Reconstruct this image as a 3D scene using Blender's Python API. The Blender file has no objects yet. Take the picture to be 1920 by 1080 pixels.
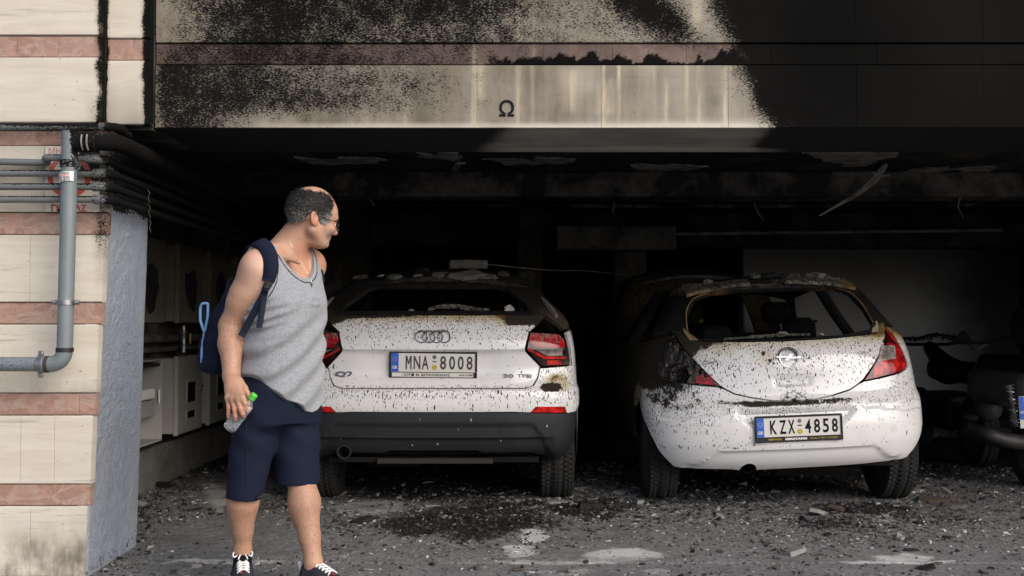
import bpy, bmesh, math, random
import numpy as np
from mathutils import Vector, Matrix, geometry
rng = np.random.default_rng(7); random.seed(7)
SC = bpy.context.scene; COL = SC.collection
# ------------------------------------------------------------------ camera, light, exposure
CAM_H = 1.18; FPX = 2110.0; PITCH = math.atan(65/FPX)
cam = bpy.data.objects.new('camera', bpy.data.cameras.new('camera')); COL.objects.link(cam)
cam.data.sensor_width = 36; cam.data.lens = FPX/1920*36
cam.location = (0, 0, CAM_H); cam.rotation_euler = (math.pi/2+PITCH, 0, 0)
cam.data.clip_start = .05; cam.data.clip_end = 2000
SC.camera = cam
W = bpy.data.worlds.new('World'); SC.world = W; W.use_nodes = True
wn = W.node_tree.nodes; wl = W.node_tree.links
sky = wn.new('ShaderNodeTexSky'); sky.sky_type = 'NISHITA'; sky.sun_disc = False
SUN_EL = math.radians(34); SUN_AZ = math.radians(136)
sky.sun_elevation = SUN_EL; sky.sun_rotation = SUN_AZ
sky.air_density = 0.6; sky.dust_density = 3.0; sky.ozone_density = 0.6
bg = wn['Background']; bg.inputs['Strength'].default_value = 0.12
wl.new(sky.outputs[0], bg.inputs[0])
sl = bpy.data.lights.new('sun', 'SUN'); sl.energy = 1.0; sl.angle = math.radians(60); sl.color = (1, .985, .962)
sun = bpy.data.objects.new('sun', sl); COL.objects.link(sun)
sd = Vector((math.sin(SUN_AZ)*math.cos(SUN_EL), math.cos(SUN_AZ)*math.cos(SUN_EL), math.sin(SUN_EL)))
sun.rotation_euler = sd.to_track_quat('Z', 'Y').to_euler()
vs = SC.view_settings; vs.view_transform = 'Standard'; vs.look = 'None'; vs.gamma = 1; vs.use_curve_mapping = False
vs.exposure = 0.75
try: SC.render.engine = 'CYCLES'
except Exception: pass
SC.cycles.max_bounces = 8; SC.cycles.diffuse_bounces = 4
# ------------------------------------------------------------------ helpers
ct, st = math.cos(PITCH), math.sin(PITCH)
def P(px, py, d):
    u = (px-960)/FPX; v = (540-py)/FPX
    y = ct-v*st; z = st+v*ct; s = d/y
    return np.array([u*s, d, CAM_H+z*s])
def G(px, py):                                 # point of the ground seen at a pixel
    v = (540-py)/FPX; z = st+v*ct; y = ct-v*st
    return P(px, py, -CAM_H/z*y)
def proj(V):
    V = np.asarray(V, float); x = V[..., 0]; y = V[..., 1]; z = V[..., 2]-CAM_H
    dep = y*ct+z*st; up = -y*st+z*ct
    return 960+FPX*x/dep, 540-FPX*up/dep
def ss(a, b, x): 
    t = np.clip((x-a)/(b-a), 0, 1); return t*t*(3-2*t)
def pchip(xs, ys):
    xs = np.array(xs, float); ys = np.array(ys, float); h = np.diff(xs); dl = np.diff(ys)/h; m = np.zeros(len(xs))
    for i in range(1, len(xs)-1):
        if dl[i-1]*dl[i] > 0:
            w1 = 2*h[i]+h[i-1]; w2 = h[i]+2*h[i-1]; m[i] = (w1+w2)/(w1/dl[i-1]+w2/dl[i])
    m[0] = dl[0]; m[-1] = dl[-1]
    def f(x):
        x = np.clip(np.asarray(x, float), xs[0], xs[-1]); i = np.clip(np.searchsorted(xs, x)-1, 0, len(h)-1)
        t = (x-xs[i])/h[i]; t2 = t*t; t3 = t2*t
        return (2*t3-3*t2+1)*ys[i]+(t3-2*t2+t)*h[i]*m[i]+(-2*t3+3*t2)*ys[i+1]+(t3-t2)*h[i]*m[i+1]
    return f
_T = rng.random((64, 64, 64)).astype(np.float32)
def vnoise(p):                                 # value noise 0..1, p (...,3)
    p = np.asarray(p, float); i = np.floor(p).astype(int); f = p-i; f = f*f*(3-2*f); r = 0
    for a in (0, 1):
        for b in (0, 1):
            for c in (0, 1):
                w = (f[..., 0] if a else 1-f[..., 0])*(f[..., 1] if b else 1-f[..., 1])*(f[..., 2] if c else 1-f[..., 2])
                r = r+w*_T[(i[..., 0]+a) & 63, (i[..., 1]+b) & 63, (i[..., 2]+c) & 63]
    return r
def fbm(p, oct=4, s=1.0):
    p = np.asarray(p, float)*s; r = 0; a = .5; t = 0
    for k in range(oct):
        r = r+a*vnoise(p+17.3*k); t += a; a *= .5; p = p*2.03
    return r/t
def link(o, parent=None):
    COL.objects.link(o)
    if parent is not None: o.parent = parent
    return o
def tag(o, label=None, cat=None, group=None, kind=None):
    if label: o['label'] = label
    if cat: o['category'] = cat
    if group: o['group'] = group
    if kind: o['kind'] = kind
    return o
def thing(name, label, cat, loc=(0, 0, 0), group=None, rot=(0, 0, 0)):
    o = bpy.data.objects.new(name, None); COL.objects.link(o); o.location = loc; o.rotation_euler = rot; o.empty_display_size = .1
    return tag(o, label, cat, group)
def mk(name, V, F, mat, parent=None, smooth=False, attr=None, sharp=None):
    me = bpy.data.meshes.new(name)
    V = np.asarray(V, float); me.from_pydata(V.tolist(), [], F.tolist() if isinstance(F, np.ndarray) else F)
    if mat is not None: me.materials.append(mat)
    if smooth:
        me.polygons.foreach_set('use_smooth', np.ones(len(me.polygons), bool))
        if sharp: me.set_sharp_from_angle(angle=math.radians(sharp))
    if attr:
        for k, a in attr.items():
            at = me.attributes.new(k, 'FLOAT', 'POINT'); at.data.foreach_set('value', np.asarray(a, np.float32).ravel())
    me.update()
    return link(bpy.data.objects.new(name, me), parent)
class MB:
    def __init__(s): s.V = []; s.F = []; s.n = 0
    def add(s, V, F):
        V = np.asarray(V, float); s.V.append(V); n = s.n
        s.F += [[i+n for i in f] for f in (F.tolist() if isinstance(F, np.ndarray) else F)]; s.n += len(V); return s
    def box(s, lo, hi, c=0.0, M=None): return s.add(*boxm(lo, hi, c, M))
    def tube(s, path, r, seg=10, caps=True): return s.add(*tubem(path, r, seg, caps))
    def lathe(s, prof, M=None, seg=24): return s.add(*lathem(prof, M, seg))
    def obj(s, name, mat, parent=None, smooth=False, sharp=40, attr=None):
        return mk(name, np.concatenate(s.V), s.F, mat, parent, smooth, attr, sharp)
    def verts(s): return np.concatenate(s.V)
def xf(V, M):
    if M is None: return np.asarray(V, float)
    A = np.array(M); return np.asarray(V, float)@A[:3, :3].T+A[:3, 3]
def boxm(lo, hi, c=0.0, M=None):
    lo = np.array(lo, float); hi = np.array(hi, float)
    lo, hi = np.minimum(lo, hi), np.maximum(lo, hi)
    if c <= 0:
        V = [[(lo, hi)[a][0], (lo, hi)[b][1], (lo, hi)[d][2]] for a in (0, 1) for b in (0, 1) for d in (0, 1)]
        F = [[0, 1, 3, 2], [4, 6, 7, 5], [0, 4, 5, 1], [2, 3, 7, 6], [0, 2, 6, 4], [1, 5, 7, 3]]
        return xf(V, M), F
    c = min(c, .45*float((hi-lo).min()))
    V = []; idx = {}
    for a in (0, 1):
        for b in (0, 1):
            for d in (0, 1):
                s = np.array([a, b, d]); base = np.where(s == 1, hi, lo); sg = np.where(s == 1, -1, 1)
                for ax in range(3):
                    p = base+sg*c; p[ax] = base[ax]; idx[(a, b, d, ax)] = len(V); V.append(p)
    F = []
    def quad(f): F.append(f)
    for ax in range(3):
        o = [i for i in range(3) if i != ax]
        for s in (0, 1):
            f = []
            for (i, j) in ((0, 0), (1, 0), (1, 1), (0, 1)):
                k = [0, 0, 0]; k[ax] = s; k[o[0]] = i; k[o[1]] = j; f.append(idx[(*k, ax)])
            quad(f)
    for ax in range(3):
        o = [i for i in range(3) if i != ax]
        for i in (0, 1):
            for j in (0, 1):
                k0 = [0, 0, 0]; k0[o[0]] = i; k0[o[1]] = j; k1 = list(k0); k1[ax] = 1
                quad([idx[(*k0, o[0])], idx[(*k1, o[0])], idx[(*k1, o[1])], idx[(*k0, o[1])]])
    for a in (0, 1):
        for b in (0, 1):
            for d in (0, 1): quad([idx[(a, b, d, 0)], idx[(a, b, d, 1)], idx[(a, b, d, 2)]])
    V = np.array(V); cen = (lo+hi)/2; G_ = []
    for f in F:
        p = V[f]; n = np.cross(p[1]-p[0], p[2]-p[0])
        G_.append(f if np.dot(n, p.mean(0)-cen) > 0 else f[::-1])
    return xf(V, M), G_
def tubem(path, r, seg=10, caps=True):
    p = np.asarray(path, float); n = len(p); r = np.broadcast_to(np.asarray(r, float), (n,))
    t = np.gradient(p, axis=0); t /= np.linalg.norm(t, axis=1)[:, None]+1e-12
    u = np.cross(t[0], [0, 0, 1.]); 
    if np.linalg.norm(u) < 1e-3: u = np.cross(t[0], [1., 0, 0])
    u /= np.linalg.norm(u); V = []; a = np.linspace(0, 2*math.pi, seg, endpoint=False)
    for i in range(n):
        u = u-t[i]*np.dot(u, t[i]); u /= np.linalg.norm(u)+1e-12; w = np.cross(t[i], u)
        V.append(p[i]+r[i]*(np.cos(a)[:, None]*u+np.sin(a)[:, None]*w))
    F = []
    for i in range(n-1):
        for k in range(seg):
            k2 = (k+1) % seg; F.append([i*seg+k, i*seg+k2, (i+1)*seg+k2, (i+1)*seg+k])
    if caps: F.append(list(range(seg))[::-1]); F.append([(n-1)*seg+k for k in range(seg)])
    return np.concatenate(V), F
def lathem(prof, M=None, seg=24):                 # prof: (r, h) along local z
    prof = np.asarray(prof, float); n = len(prof); a = np.linspace(0, 2*math.pi, seg, endpoint=False)
    V = np.concatenate([np.stack([r*np.cos(a), r*np.sin(a), np.full(seg, h)], 1) for r, h in prof]); F = []
    for i in range(n-1):
        for k in range(seg):
            k2 = (k+1) % seg; F.append([i*seg+k, i*seg+k2, (i+1)*seg+k2, (i+1)*seg+k])
    if prof[0][0] > 1e-5: F.append(list(range(seg))[::-1])
    if prof[-1][0] > 1e-5: F.append([(n-1)*seg+k for k in range(seg)])
    return xf(V, M), F
def axis_M(o, z, x=None):                         # frame with its z axis along z
    z = Vector(z).normalized(); x = Vector(x) if x is not None else (Vector((1, 0, 0)) if abs(z.x) < .9 else Vector((0, 1, 0)))
    x = (x-z*x.dot(z)).normalized(); y = z.cross(x); M = Matrix((x, y, z)).transposed().to_4x4(); M.translation = Vector(o); return M
def smoothpath(pts, n=8):
    p = np.asarray(pts, float); t = np.zeros(len(p)); t[1:] = np.cumsum(np.linalg.norm(np.diff(p, axis=0), axis=1)); 
    fs = [pchip(t, p[:, k]) for k in range(3)]; q = np.linspace(0, t[-1], n*(len(p)-1)+1)
    return np.stack([f(q) for f in fs], 1)
def elbowpath(pts, r, n=6):                       # polyline with filleted corners
    p = [np.asarray(a, float) for a in pts]; out = [p[0]]
    for i in range(1, len(p)-1):
        a = p[i-1]-p[i]; b = p[i+1]-p[i]; a /= np.linalg.norm(a); b /= np.linalg.norm(b)
        q0 = p[i]+a*r; q2 = p[i]+b*r
        for k in range(n+1):
            t = k/n; out.append((1-t)**2*q0+2*t*(1-t)*p[i]+t*t*q2)
    out.append(p[-1]); return np.array(out)
def text_mesh(s, size, M, depth=.001, bold=0.0, sx=1.0, align='CENTER'):
    cu = bpy.data.curves.new('t', 'FONT'); cu.body = s; cu.size = size; cu.extrude = depth; cu.offset = bold; cu.align_x = align; cu.align_y = 'CENTER'; cu.resolution_u = 3
    o = bpy.data.objects.new('t', cu); COL.objects.link(o); dg = bpy.context.evaluated_depsgraph_get(); me = o.evaluated_get(dg).to_mesh()
    V = np.array([v.co[:] for v in me.vertices]).reshape(-1, 3); F = [list(f.vertices) for f in me.polygons]
    o.evaluated_get(dg).to_mesh_clear(); bpy.data.objects.remove(o); bpy.data.curves.remove(cu)
    if len(V) and align == 'CENTER': V[:, 0] -= (V[:, 0].min()+V[:, 0].max())/2; V[:, 1] -= (V[:, 1].min()+V[:, 1].max())/2
    V[:, 0] *= sx
    return xf(V, M), F
# ------------------------------------------------------------------ material helper
class NT:
    def __init__(s, name):
        s.m = bpy.data.materials.new(name); s.m.use_nodes = True; s.t = s.m.node_tree; s.n = s.t.nodes; s.b = s.n['Principled BSDF']
        s.tc = s.n.new('ShaderNodeTexCoord')
    def L(s, a, b): s.t.links.new(a, b)
    def put(s, sock, v):
        if v is None: return
        if hasattr(v, 'is_output') or isinstance(v, bpy.types.NodeSocket): s.L(v, sock)
        else:
            if sock.type == 'RGBA' and not isinstance(v, (int, float)) and len(v) == 3: v = (*v, 1)
            sock.default_value = v
    def obj(s): return s.tc.outputs['Object']
    def map(s, scale=(1, 1, 1), rot=(0, 0, 0), loc=(0, 0, 0), v=None):
        k = s.n.new('ShaderNodeMapping'); s.L(v or s.obj(), k.inputs[0]); k.inputs['Scale'].default_value = scale; k.inputs['Rotation'].default_value = rot; k.inputs['Location'].default_value = loc
        return k.outputs[0]
    def noise(s, scale, detail=4, rough=.55, v=None, dist=0, color=False):
        k = s.n.new('ShaderNodeTexNoise'); s.L(v or s.obj(), k.inputs['Vector']); k.inputs['Scale'].default_value = scale; k.inputs['Detail'].default_value = detail; k.inputs['Roughness'].default_value = rough; k.inputs['Distortion'].default_value = dist
        return k.outputs[1 if color else 0]
    def vor(s, scale, v=None, feature='F1', out='Distance', rand=1.0):
        k = s.n.new('ShaderNodeTexVoronoi'); k.feature = feature; s.L(v or s.obj(), k.inputs['Vector']); k.inputs['Scale'].default_value = scale; k.inputs['Randomness'].default_value = rand
        return k.outputs[out]
    def ma(s, op, a, b=None, c=None, clamp=False):
        k = s.n.new('ShaderNodeMath'); k.operation = op; k.use_clamp = clamp
        for i, v in enumerate((a, b, c)): s.put(k.inputs[i], v)
        return k.outputs[0]
    def mr(s, v, a, b, c=0., d=1., smooth=False):
        k = s.n.new('ShaderNodeMapRange'); k.clamp = True
        if smooth: k.interpolation_type = 'SMOOTHSTEP'
        for i, q in enumerate((v, a, b, c, d)): s.put(k.inputs[i], q)
        return k.outputs[0]
    def mix(s, f, a, b, mode='MIX'):
        k = s.n.new('ShaderNodeMix'); k.data_type = 'RGBA'; k.blend_type = mode
        s.put(k.inputs['Factor'], f); s.put(k.inputs[6], a); s.put(k.inputs[7], b)
        return k.outputs[2]
    def ramp(s, v, stops):
        k = s.n.new('ShaderNodeValToRGB'); s.L(v, k.inputs[0]); e = k.color_ramp.elements
        while len(e) < len(stops): e.new(.5)
        for i, (p, c) in enumerate(stops): e[i].position = p; e[i].color = (*c, 1) if len(c) == 3 else c
        return k.outputs[0]
    def attr(s, name):
        k = s.n.new('ShaderNodeAttribute'); k.attribute_name = name; return k.outputs['Fac']
    def sep(s, v, i):
        k = s.n.new('ShaderNodeSeparateXYZ'); s.L(v, k.inputs[0]); return k.outputs[i]
    def bump(s, h, strength=.3, dist=.01):
        k = s.n.new('ShaderNodeBump'); s.L(h, k.inputs['Height']); k.inputs['Strength'].default_value = strength; k.inputs['Distance'].default_value = dist
        s.L(k.outputs[0], s.b.inputs['Normal']); return k
    def set(s, **kw):
        names = dict(col='Base Color', rough='Roughness', metal='Metallic', spec='Specular IOR Level', coat='Coat Weight', coatr='Coat Roughness', trans='Transmission Weight', ior='IOR', alpha='Alpha', sheen='Sheen Weight', sss='Subsurface Weight', ssr='Subsurface Radius', sss_s='Subsurface Scale')
        for k, v in kw.items(): s.put(s.b.inputs[names[k]], v)
        return s.m
def simple(name, col, rough=.6, metal=0., var=.25, scale=20., bump=0., spec=.5, coat=0.):
    t = NT(name); n = t.noise(scale, 5)
    a = tuple(c*(1-var) for c in col); b = tuple(min(1, c*(1+var)) for c in col)
    t.set(col=t.mix(n, a, b), rough=t.mr(n, .2, .8, max(rough-.1, .02), min(rough+.1, 1)), metal=metal, spec=spec, coat=coat)
    if bump: t.bump(t.noise(scale*4, 4), bump, .004)
    return t.m
# ------------------------------------------------------------------ materials of the building
def stone_mat(name, c1, c2, vein, film=(.165, .140, .098), marble=False):
    t = NT(name)
    if marble:
        n = t.noise(5, 7, .6, t.map((1, 1, 1.6), rot=(0, .35, 0)), 1.6); n2 = t.noise(11, 6, .6, dist=2.2)
        c = t.ramp(n, [(.30, c1), (.45, c2), (.52, vein), (.57, c1), (.75, c2)])
        c = t.mix(t.mr(n2, .5, .62), c, tuple(min(1, k*1.35) for k in c2))
    else:
        n = t.noise(2.2, 6, .6, t.map((1, 1, 9)), .6); n2 = t.noise(1.3, 3, .5)
        c = t.mix(t.mr(n, .3, .7), c1, c2); c = t.mix(t.mr(n2, .35, .75, 0, .6), c, vein)
        line = t.noise(3, 8, .65, t.map((.7, 1, 16)), .8)
        c = t.mix(t.mr(line, .61, .66, 0, .45), c, tuple(k*.45 for k in c1))
        pit = t.noise(38, 3, .6); c = t.mix(t.mr(pit, .70, .75, 0, .7), c, (.12, .10, .08))
    F = t.attr('film'); Wa = t.attr('wash'); S = t.attr('soot'); Gm = t.attr('grime')
    big = t.noise(6, 5, .6, t.map((1, 1, .5)))
    Ff = t.ma('MULTIPLY', F, t.mr(big, .25, .75, .72, 1.1), clamp=True)
    strk = t.noise(11, 5, .62, t.map((1, 1, .045)), .3); strk = t.mr(t.ma('ADD', t.ma('MULTIPLY', strk, .75), t.ma('MULTIPLY', t.noise(5, 4, .6, t.map((1, 1, 2.2))), .25)), .36, .64)
    c = t.mix(Ff, c, t.mix(strk, tuple(k*.62 for k in film), tuple(k*1.32 for k in film)))
    c = t.mix(t.ma('MULTIPLY', Wa, t.mr(t.noise(30, 4, .6, t.map((1, 1, .12))), .3, .6), clamp=True), c, (.60, .52, .37))
    gn = t.noise(9, 6, .65, t.map((1, 1, .45)))
    c = t.mix(t.ma('MULTIPLY', Gm, t.mr(gn, .35, .65), clamp=True), c, (.13, .115, .08))
    c = t.mix(t.ma('MULTIPLY', t.mr(S, .0, .75), t.mr(t.noise(7, 5, .6), .2, .7, .55, .95), clamp=True), c, (.17, .155, .125) if not marble else (.04, .028, .023))
    fine = t.noise(88, 5, .68, t.map((1, 1, 2.1), rot=(0, .42, 0)), .5); mid = t.noise(14, 4, .6)
    f2 = t.ma('ADD', t.ma('MULTIPLY', fine, .75), t.ma('MULTIPLY', mid, .25))
    thr = t.ma('SUBTRACT', .70, t.ma('MULTIPLY', S, .40))
    sp = t.mr(f2, t.ma('SUBTRACT', thr, .065), t.ma('ADD', thr, .045))
    sp = t.ma('MAXIMUM', sp, t.mr(S, .9, 1.0))
    sp = t.ma('MULTIPLY', sp, t.mr(S, 0.0, .06))
    c = t.mix(sp, c, t.mix(t.mr(t.noise(1.1, 5, .6, t.map((1, 1, .45))), .3, .7), (.0032, .0032, .003), (.0085, .0082, .0075)))
    t.set(col=c, rough=t.mr(sp, 0, 1, .5, .9), spec=t.mr(sp, 0, 1, .3, .05))
    t.bump(t.ma('ADD', t.ma('MULTIPLY', f2, .4), t.noise(18, 5)), .25, .003)
    return t.m
M_CREAM = stone_mat('cream_stone', (.56, .50, .40), (.67, .625, .53), (.60, .575, .50))
M_PINK = stone_mat('pink_marble', (.36, .235, .185), (.31, .185, .14), (.43, .32, .26), film=(.10, .07, .058), marble=True)
def sootmat(name, dark, light, thr=(.5, .72), rough=.9, scale=2.2, bump=.4):
    t = NT(name); n = t.noise(scale, 7, .62, dist=.5); n2 = t.noise(scale*9, 5, .6)
    f = t.mr(t.ma('ADD', t.ma('MULTIPLY', n, .8), t.ma('MULTIPLY', n2, .2)), thr[0], thr[1])
    t.set(col=t.mix(f, dark, light), rough=rough, spec=.25); t.bump(t.noise(scale*14, 6, .65), bump, .01); return t.m
M_SOOT = sootmat('sooty_plaster', (.022, .021, .0195), (.13, .122, .108), (.46, .72))
M_SOOT2 = sootmat('sooty_concrete', (.034, .032, .029), (.26, .243, .215), (.48, .68), scale=1.6)
M_PEEL = sootmat('peeled_plaster', (.16, .152, .138), (.42, .40, .37), (.4, .6), scale=6)
def gray_metal(name, col, soot_top=True):
    t = NT(name); n = t.noise(9, 5); fine = t.noise(130, 4, .65)
    c = t.mix(n, tuple(k*.8 for k in col), tuple(k*1.15 for k in col))
    s = t.attr('soot'); thr = t.ma('SUBTRACT', .80, t.ma('MULTIPLY', s, .62))
    sp = t.mr(fine, t.ma('SUBTRACT', thr, .05), t.ma('ADD', thr, .05)); sp = t.ma('MAXIMUM', t.ma('MULTIPLY', sp, t.mr(s, 0, .05)), t.mr(s, .55, .85))
    c = t.mix(sp, c, (.007, .0068, .0065)); t.set(col=c, rough=t.mr(sp, 0, 1, .42, .9), metal=.0, spec=t.mr(sp, 0, 1, .5, .08)); t.bump(t.ma('ADD', n, t.ma('MULTIPLY', sp, .4)), .2, .003); return t.m
M_PIPE = gray_metal('galvanised_pipe', (.135, .143, .142)); M_DOWN = gray_metal('grey_downpipe_paint', (.165, .195, .205))
M_BLACK = simple('black_rubber', (.012, .012, .012), .6, var=.3, scale=30, bump=.1)
M_CHROME = simple('bright_steel', (.55, .55, .55), .25, 1.0, .1, 30)
M_STEEL = simple('dull_steel', (.30, .31, .32), .38, .9, .2, 25)
M_WHITE = simple('white_enamel', (.72, .71, .68), .4, var=.06, scale=6)
M_REDP = simple('red_print', (.55, .045, .03), .5, var=.15, scale=8)
M_INK = simple('black_print', (.012, .012, .013), .7, var=.1, spec=.1)
# ------------------------------------------------------------------ soot maps (wear of the stone, tied to the wall)
def wn3(px, py, s): return fbm(np.stack([px*s, py*s, 0*px+3.3], -1), 4)
def soot_beam(px, py):
    e = (wn3(px, py, .02)-.5)*2; e2 = (wn3(px, py, .006)-.5)*2
    lo = np.interp(px, [285, 310, 450, 560, 700, 800, 890, 1000, 1500], [.34, .68, .72, .62, .46, .32, .15, .05, .03])
    lo = lo*(1-.75*ss(190, 236, py)*ss(330, 520, px))-.1*ss(150, 122, py)*ss(300, 500, px)
    up = np.interp(px, [285, 340, 420, 520, 640, 720, 900, 960, 1010, 1130, 1180, 1290, 1340], [.22, .40, .66, .78, .66, .62, .56, .50, .36, .36, .40, .2, .05])
    up = up+.12*ss(70, 0, py)*ss(400, 800, px)
    pk = np.interp(px, [285, 330, 480, 640, 720, 880, 940, 1400], [.25, .45, .62, .55, .42, .34, .22, .1])
    hg = 121-26*np.clip(wn3(px, 0*py+50, .045)-.33, 0, 1)*2.2-10*np.clip(wn3(px, 0*py+9, .16)-.4, 0, 1)*2; fr = ss(hg-3, hg+3, py)*ss(900, 960, px)
    pk = pk+.75*fr
    D = np.where(py < 81, up, np.where(py < 122, pk, lo))
    dd = np.abs((px-1170)*.55-(py+10)*.83+e*8); D = D+.44*ss(60, 5, dd)*ss(130, 60, py)*ss(1120, 1160, px)
    xb = np.interp(py, [-400, 0, 80, 122, 160, 200, 240], [1180, 1338, 1380, 1392, 1408, 1428, 1462])
    r = px-xb+e*14
    D = np.maximum(D, np.where(r > -70, .06+.87*ss(-70, 42, r), 0)+.1*ss(40, 170, r-(py > 122)*60*ss(120, 240, py)))
    D = np.maximum(D, .85*ss(300, 286, px)*(px > 200)*.6)
    return np.clip(D+.10*e2*(D > .05)*(r < 0), 0, 1.0)
def film_beam(px, py):
    e = (wn3(px, py, .012)-.5)
    f = np.interp(px, [285, 420, 640, 880, 1000, 1130, 1250, 1400], [1.0, 1.0, 1.0, .98, .97, .95, .90, .84])
    f = f*(1-.85*ss(228, 238, py)*ss(420, 640, px))
    f = f-.35*np.exp(-((px-1090)/45.)**2-((py-160)/35.)**2)-.3*ss(216, 234, py)*ss(900, 1250, px)
    return np.clip(f+e*.5, 0, 1)
STREAKS = [(888, 6, 0, 240, .7), (900, 11, 122, 190, .6), (972, 7, 0, 82, .95), (972, 6, 122, 235, .5), (1000, 5, 0, 240, .35), (1072, 12, 135, 210, .55), (1131, 5, 122, 240, .9), (1134, 13, 150, 215, .95), (1160, 2.2, 122, 235, .8),
           (1200, 3, 122, 240, .35), (1225, 2, 122, 238, .5), (1250, 3.2, 122, 240, .85), (1300, 7, 0, 82, 1.), (1308, 12, 0, 82, .5), (1287, 3, 122, 240, .45), (1310, 3, 122, 240, .6), (1361, 5, 122, 240, .9), (1128, 3, 0, 82, .6), (880, 10, 30, 70, .4), (690, 4, 122, 240, .35), (650, 5, 0, 80, .25), (760, 6, 150, 238, .25)]
def wash_beam(px, py):
    w = 0*px; j = (wn3(px*.2, py, .03)-.5)*6
    for x, s, y0, y1, a in STREAKS: w = np.maximum(w, a*(.75*np.exp(-((px-x+j*.5)/(.45*s))**2)+.45*np.exp(-((px-x+j)/(1.5*s))**2))*ss(y0-8, y0+3, py)*ss(y1+6, y1-6, py))
    return np.clip(w, 0, 1)
def soot_left(px, py):
    e = (wn3(px, py, .05)-.5)*2; e3 = (wn3(px, py*.4, .02)-.5)*2
    D = .95*np.maximum(ss(174, 190, px+8*e+5*e3)*(px < 194), 0)
    D = np.maximum(D, (.98*ss(207, 196, px+5*e)+.98*ss(262, 276, px+7*e))*(px >= 194))
    D = np.where(py < 236, D, 0)
    D = np.maximum(D, .5*ss(100, 180, px)*ss(400, 370, py)*(py > 236))
    D = np.maximum(D, .45*ss(170, 186, px+6*e)*ss(600, 420, py)*(py > 236))
    D = np.maximum(D, .42*ss(150, 185, px)*ss(150, 225, py)*(py < 236)*(px < 194))
    D = np.maximum(D, .5*ss(252, 226, py)*0+.30*np.exp(-((py-246)/16.)**2))
    return np.clip(D, 0, 1)
def film_left(px, py):
    return np.clip(.45*ss(120, 234, py)*(px > 194)*(py < 236)+.55*ss(60, 185, px)*ss(410, 300, py)*(py > 236)+.35*np.exp(-((py-252)/22.)**2)+.25*np.exp(-((py-312)/14.)**2), 0, 1)
def grime_left(px, py): return np.clip(1.1*ss(960, 1060, py)*ss(-60, 40, px)+.35*ss(690, 730, py)*ss(760, 735, py)+.05, 0, 1)
zero = lambda a, b: 0*a
def slab(name, x0, x1, z0, z1, yf, yb, mat, parent, maps, res=.014, g=.0016, xtop=None, c=.004):
    """one stone slab: gridded face with chamfered arris and returns; xtop leans the right end"""
    gx = min(g, .0003); x0 += gx; x1 -= gx; z0 += g; z1 -= g; nx = max(2, int((x1-x0)/res)); nz = max(2, int((z1-z0)/res))
    u = np.linspace(0, 1, nx+1); v = np.linspace(0, 1, nz+1); U, Vv = np.meshgrid(u, v, indexing='ij')
    Z = z0+c+(z1-z0-2*c)*Vv; X1 = x1 if xtop is None else x1+(xtop(Z)-xtop(0*Z))
    cx_ = .0006; X = x0+cx_+(X1-x0-2*cx_)*U
    Y = yf+.0012*(fbm(np.stack([X*9, Z*9, 0*X+yf], -1), 3)-.5)
    V = [np.stack([X, Y, Z], -1).reshape(-1, 3)]; I = np.arange((nx+1)*(nz+1)).reshape(nx+1, nz+1)
    F = np.stack([I[:-1, :-1], I[1:, :-1], I[1:, 1:], I[:-1, 1:]], -1).reshape(-1, 4).tolist()
    loop = list(I[:, 0])+list(I[-1, 1:])+list(I[-2::-1, -1])+list(I[0, -2:0:-1]); L = len(loop); n = len(V[0])
    P0 = V[0][loop].copy(); cx = np.array([(x0+x1)/2, 0, (z0+z1)/2]); sgn = P0-cx; 
    R = P0.copy(); R[:, 0] += np.where(U.reshape(-1)[loop] >= 1, cx_, np.where(U.reshape(-1)[loop] <= 0, -cx_, 0)); R[:, 2] += np.where(Vv.reshape(-1)[loop] >= 1, c, np.where(Vv.reshape(-1)[loop] <= 0, -c, 0)); R[:, 1] = yf+c
    Bk = R.copy(); Bk[:, 1] = yb; V += [R, Bk]
    for r in range(2):
        a = loop if r == 0 else [n+k for k in range(L)]; b = [n+r*L+k for k in range(L)]
        for k in range(L): F.append([a[k], b[k], b[(k+1) % L], a[(k+1) % L]][::-1])
    F.append([n+L+k for k in range(L)])
    V = np.concatenate(V); px, py = proj(V)
    at = {k: f(px, py) for k, f in zip(('soot', 'film', 'wash', 'grime'), maps)}
    return mk(name, V, F, mat, parent, True, at, 30)
Y0 = 5.25; YS = 5.32; YB = 5.40; YR = 6.0           # stone wall, narrow strip, lintel face, back of the pillar
zpx = lambda py, d: float(P(0, py, d)[2]); xpx = lambda px, d: float(P(px, 600, d)[0])
LM = (soot_left, film_left, zero, grime_left); BM = (soot_beam, film_beam, wash_beam, zero)
# --- left stone wall with the painted pillar end
WALL = thing('stone_wall', 'cream and pink banded stone wall ending in a blue-grey painted pillar', 'wall', (-2.9, Y0, 0))
def local(o):                                     # keep vertices in world space below a moved root
    return o
WALL.location = (0, 0, 0)
lean = lambda z: -1.98+np.asarray(z)*.026
rows = []
cuts = [1082, 949, 908, 779, 737, 608, 567, 440, 398, 273, 245]
kinds = 'cpcpcpcpcp'
for i, k in enumerate(kinds):
    z0 = max(0.0, zpx(cuts[i], Y0)); z1 = zpx(cuts[i+1], Y0)
    xs = [-4.6, -3.7, -2.75]
    px_j = {0: [62], 2: [42, 105], 4: [], 6: [55], 8: [80], 1: [], 3: [150], 5: [], 7: [], 9: [60]}[i]
    xs += [xpx(q, Y0) for q in px_j]+[float(lean(z0))]
    for a, b in zip(xs[:-1], xs[1:]):
        last = b == xs[-1]
        slab('stone_slab', a, b, z0, z1, Y0+(.008 if k == 'p' else 0)+rng.uniform(-.0015, .0015), Y0+.06, M_CREAM if k == 'c' else M_PINK, WALL, LM, xtop=lean if last else None)
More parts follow.
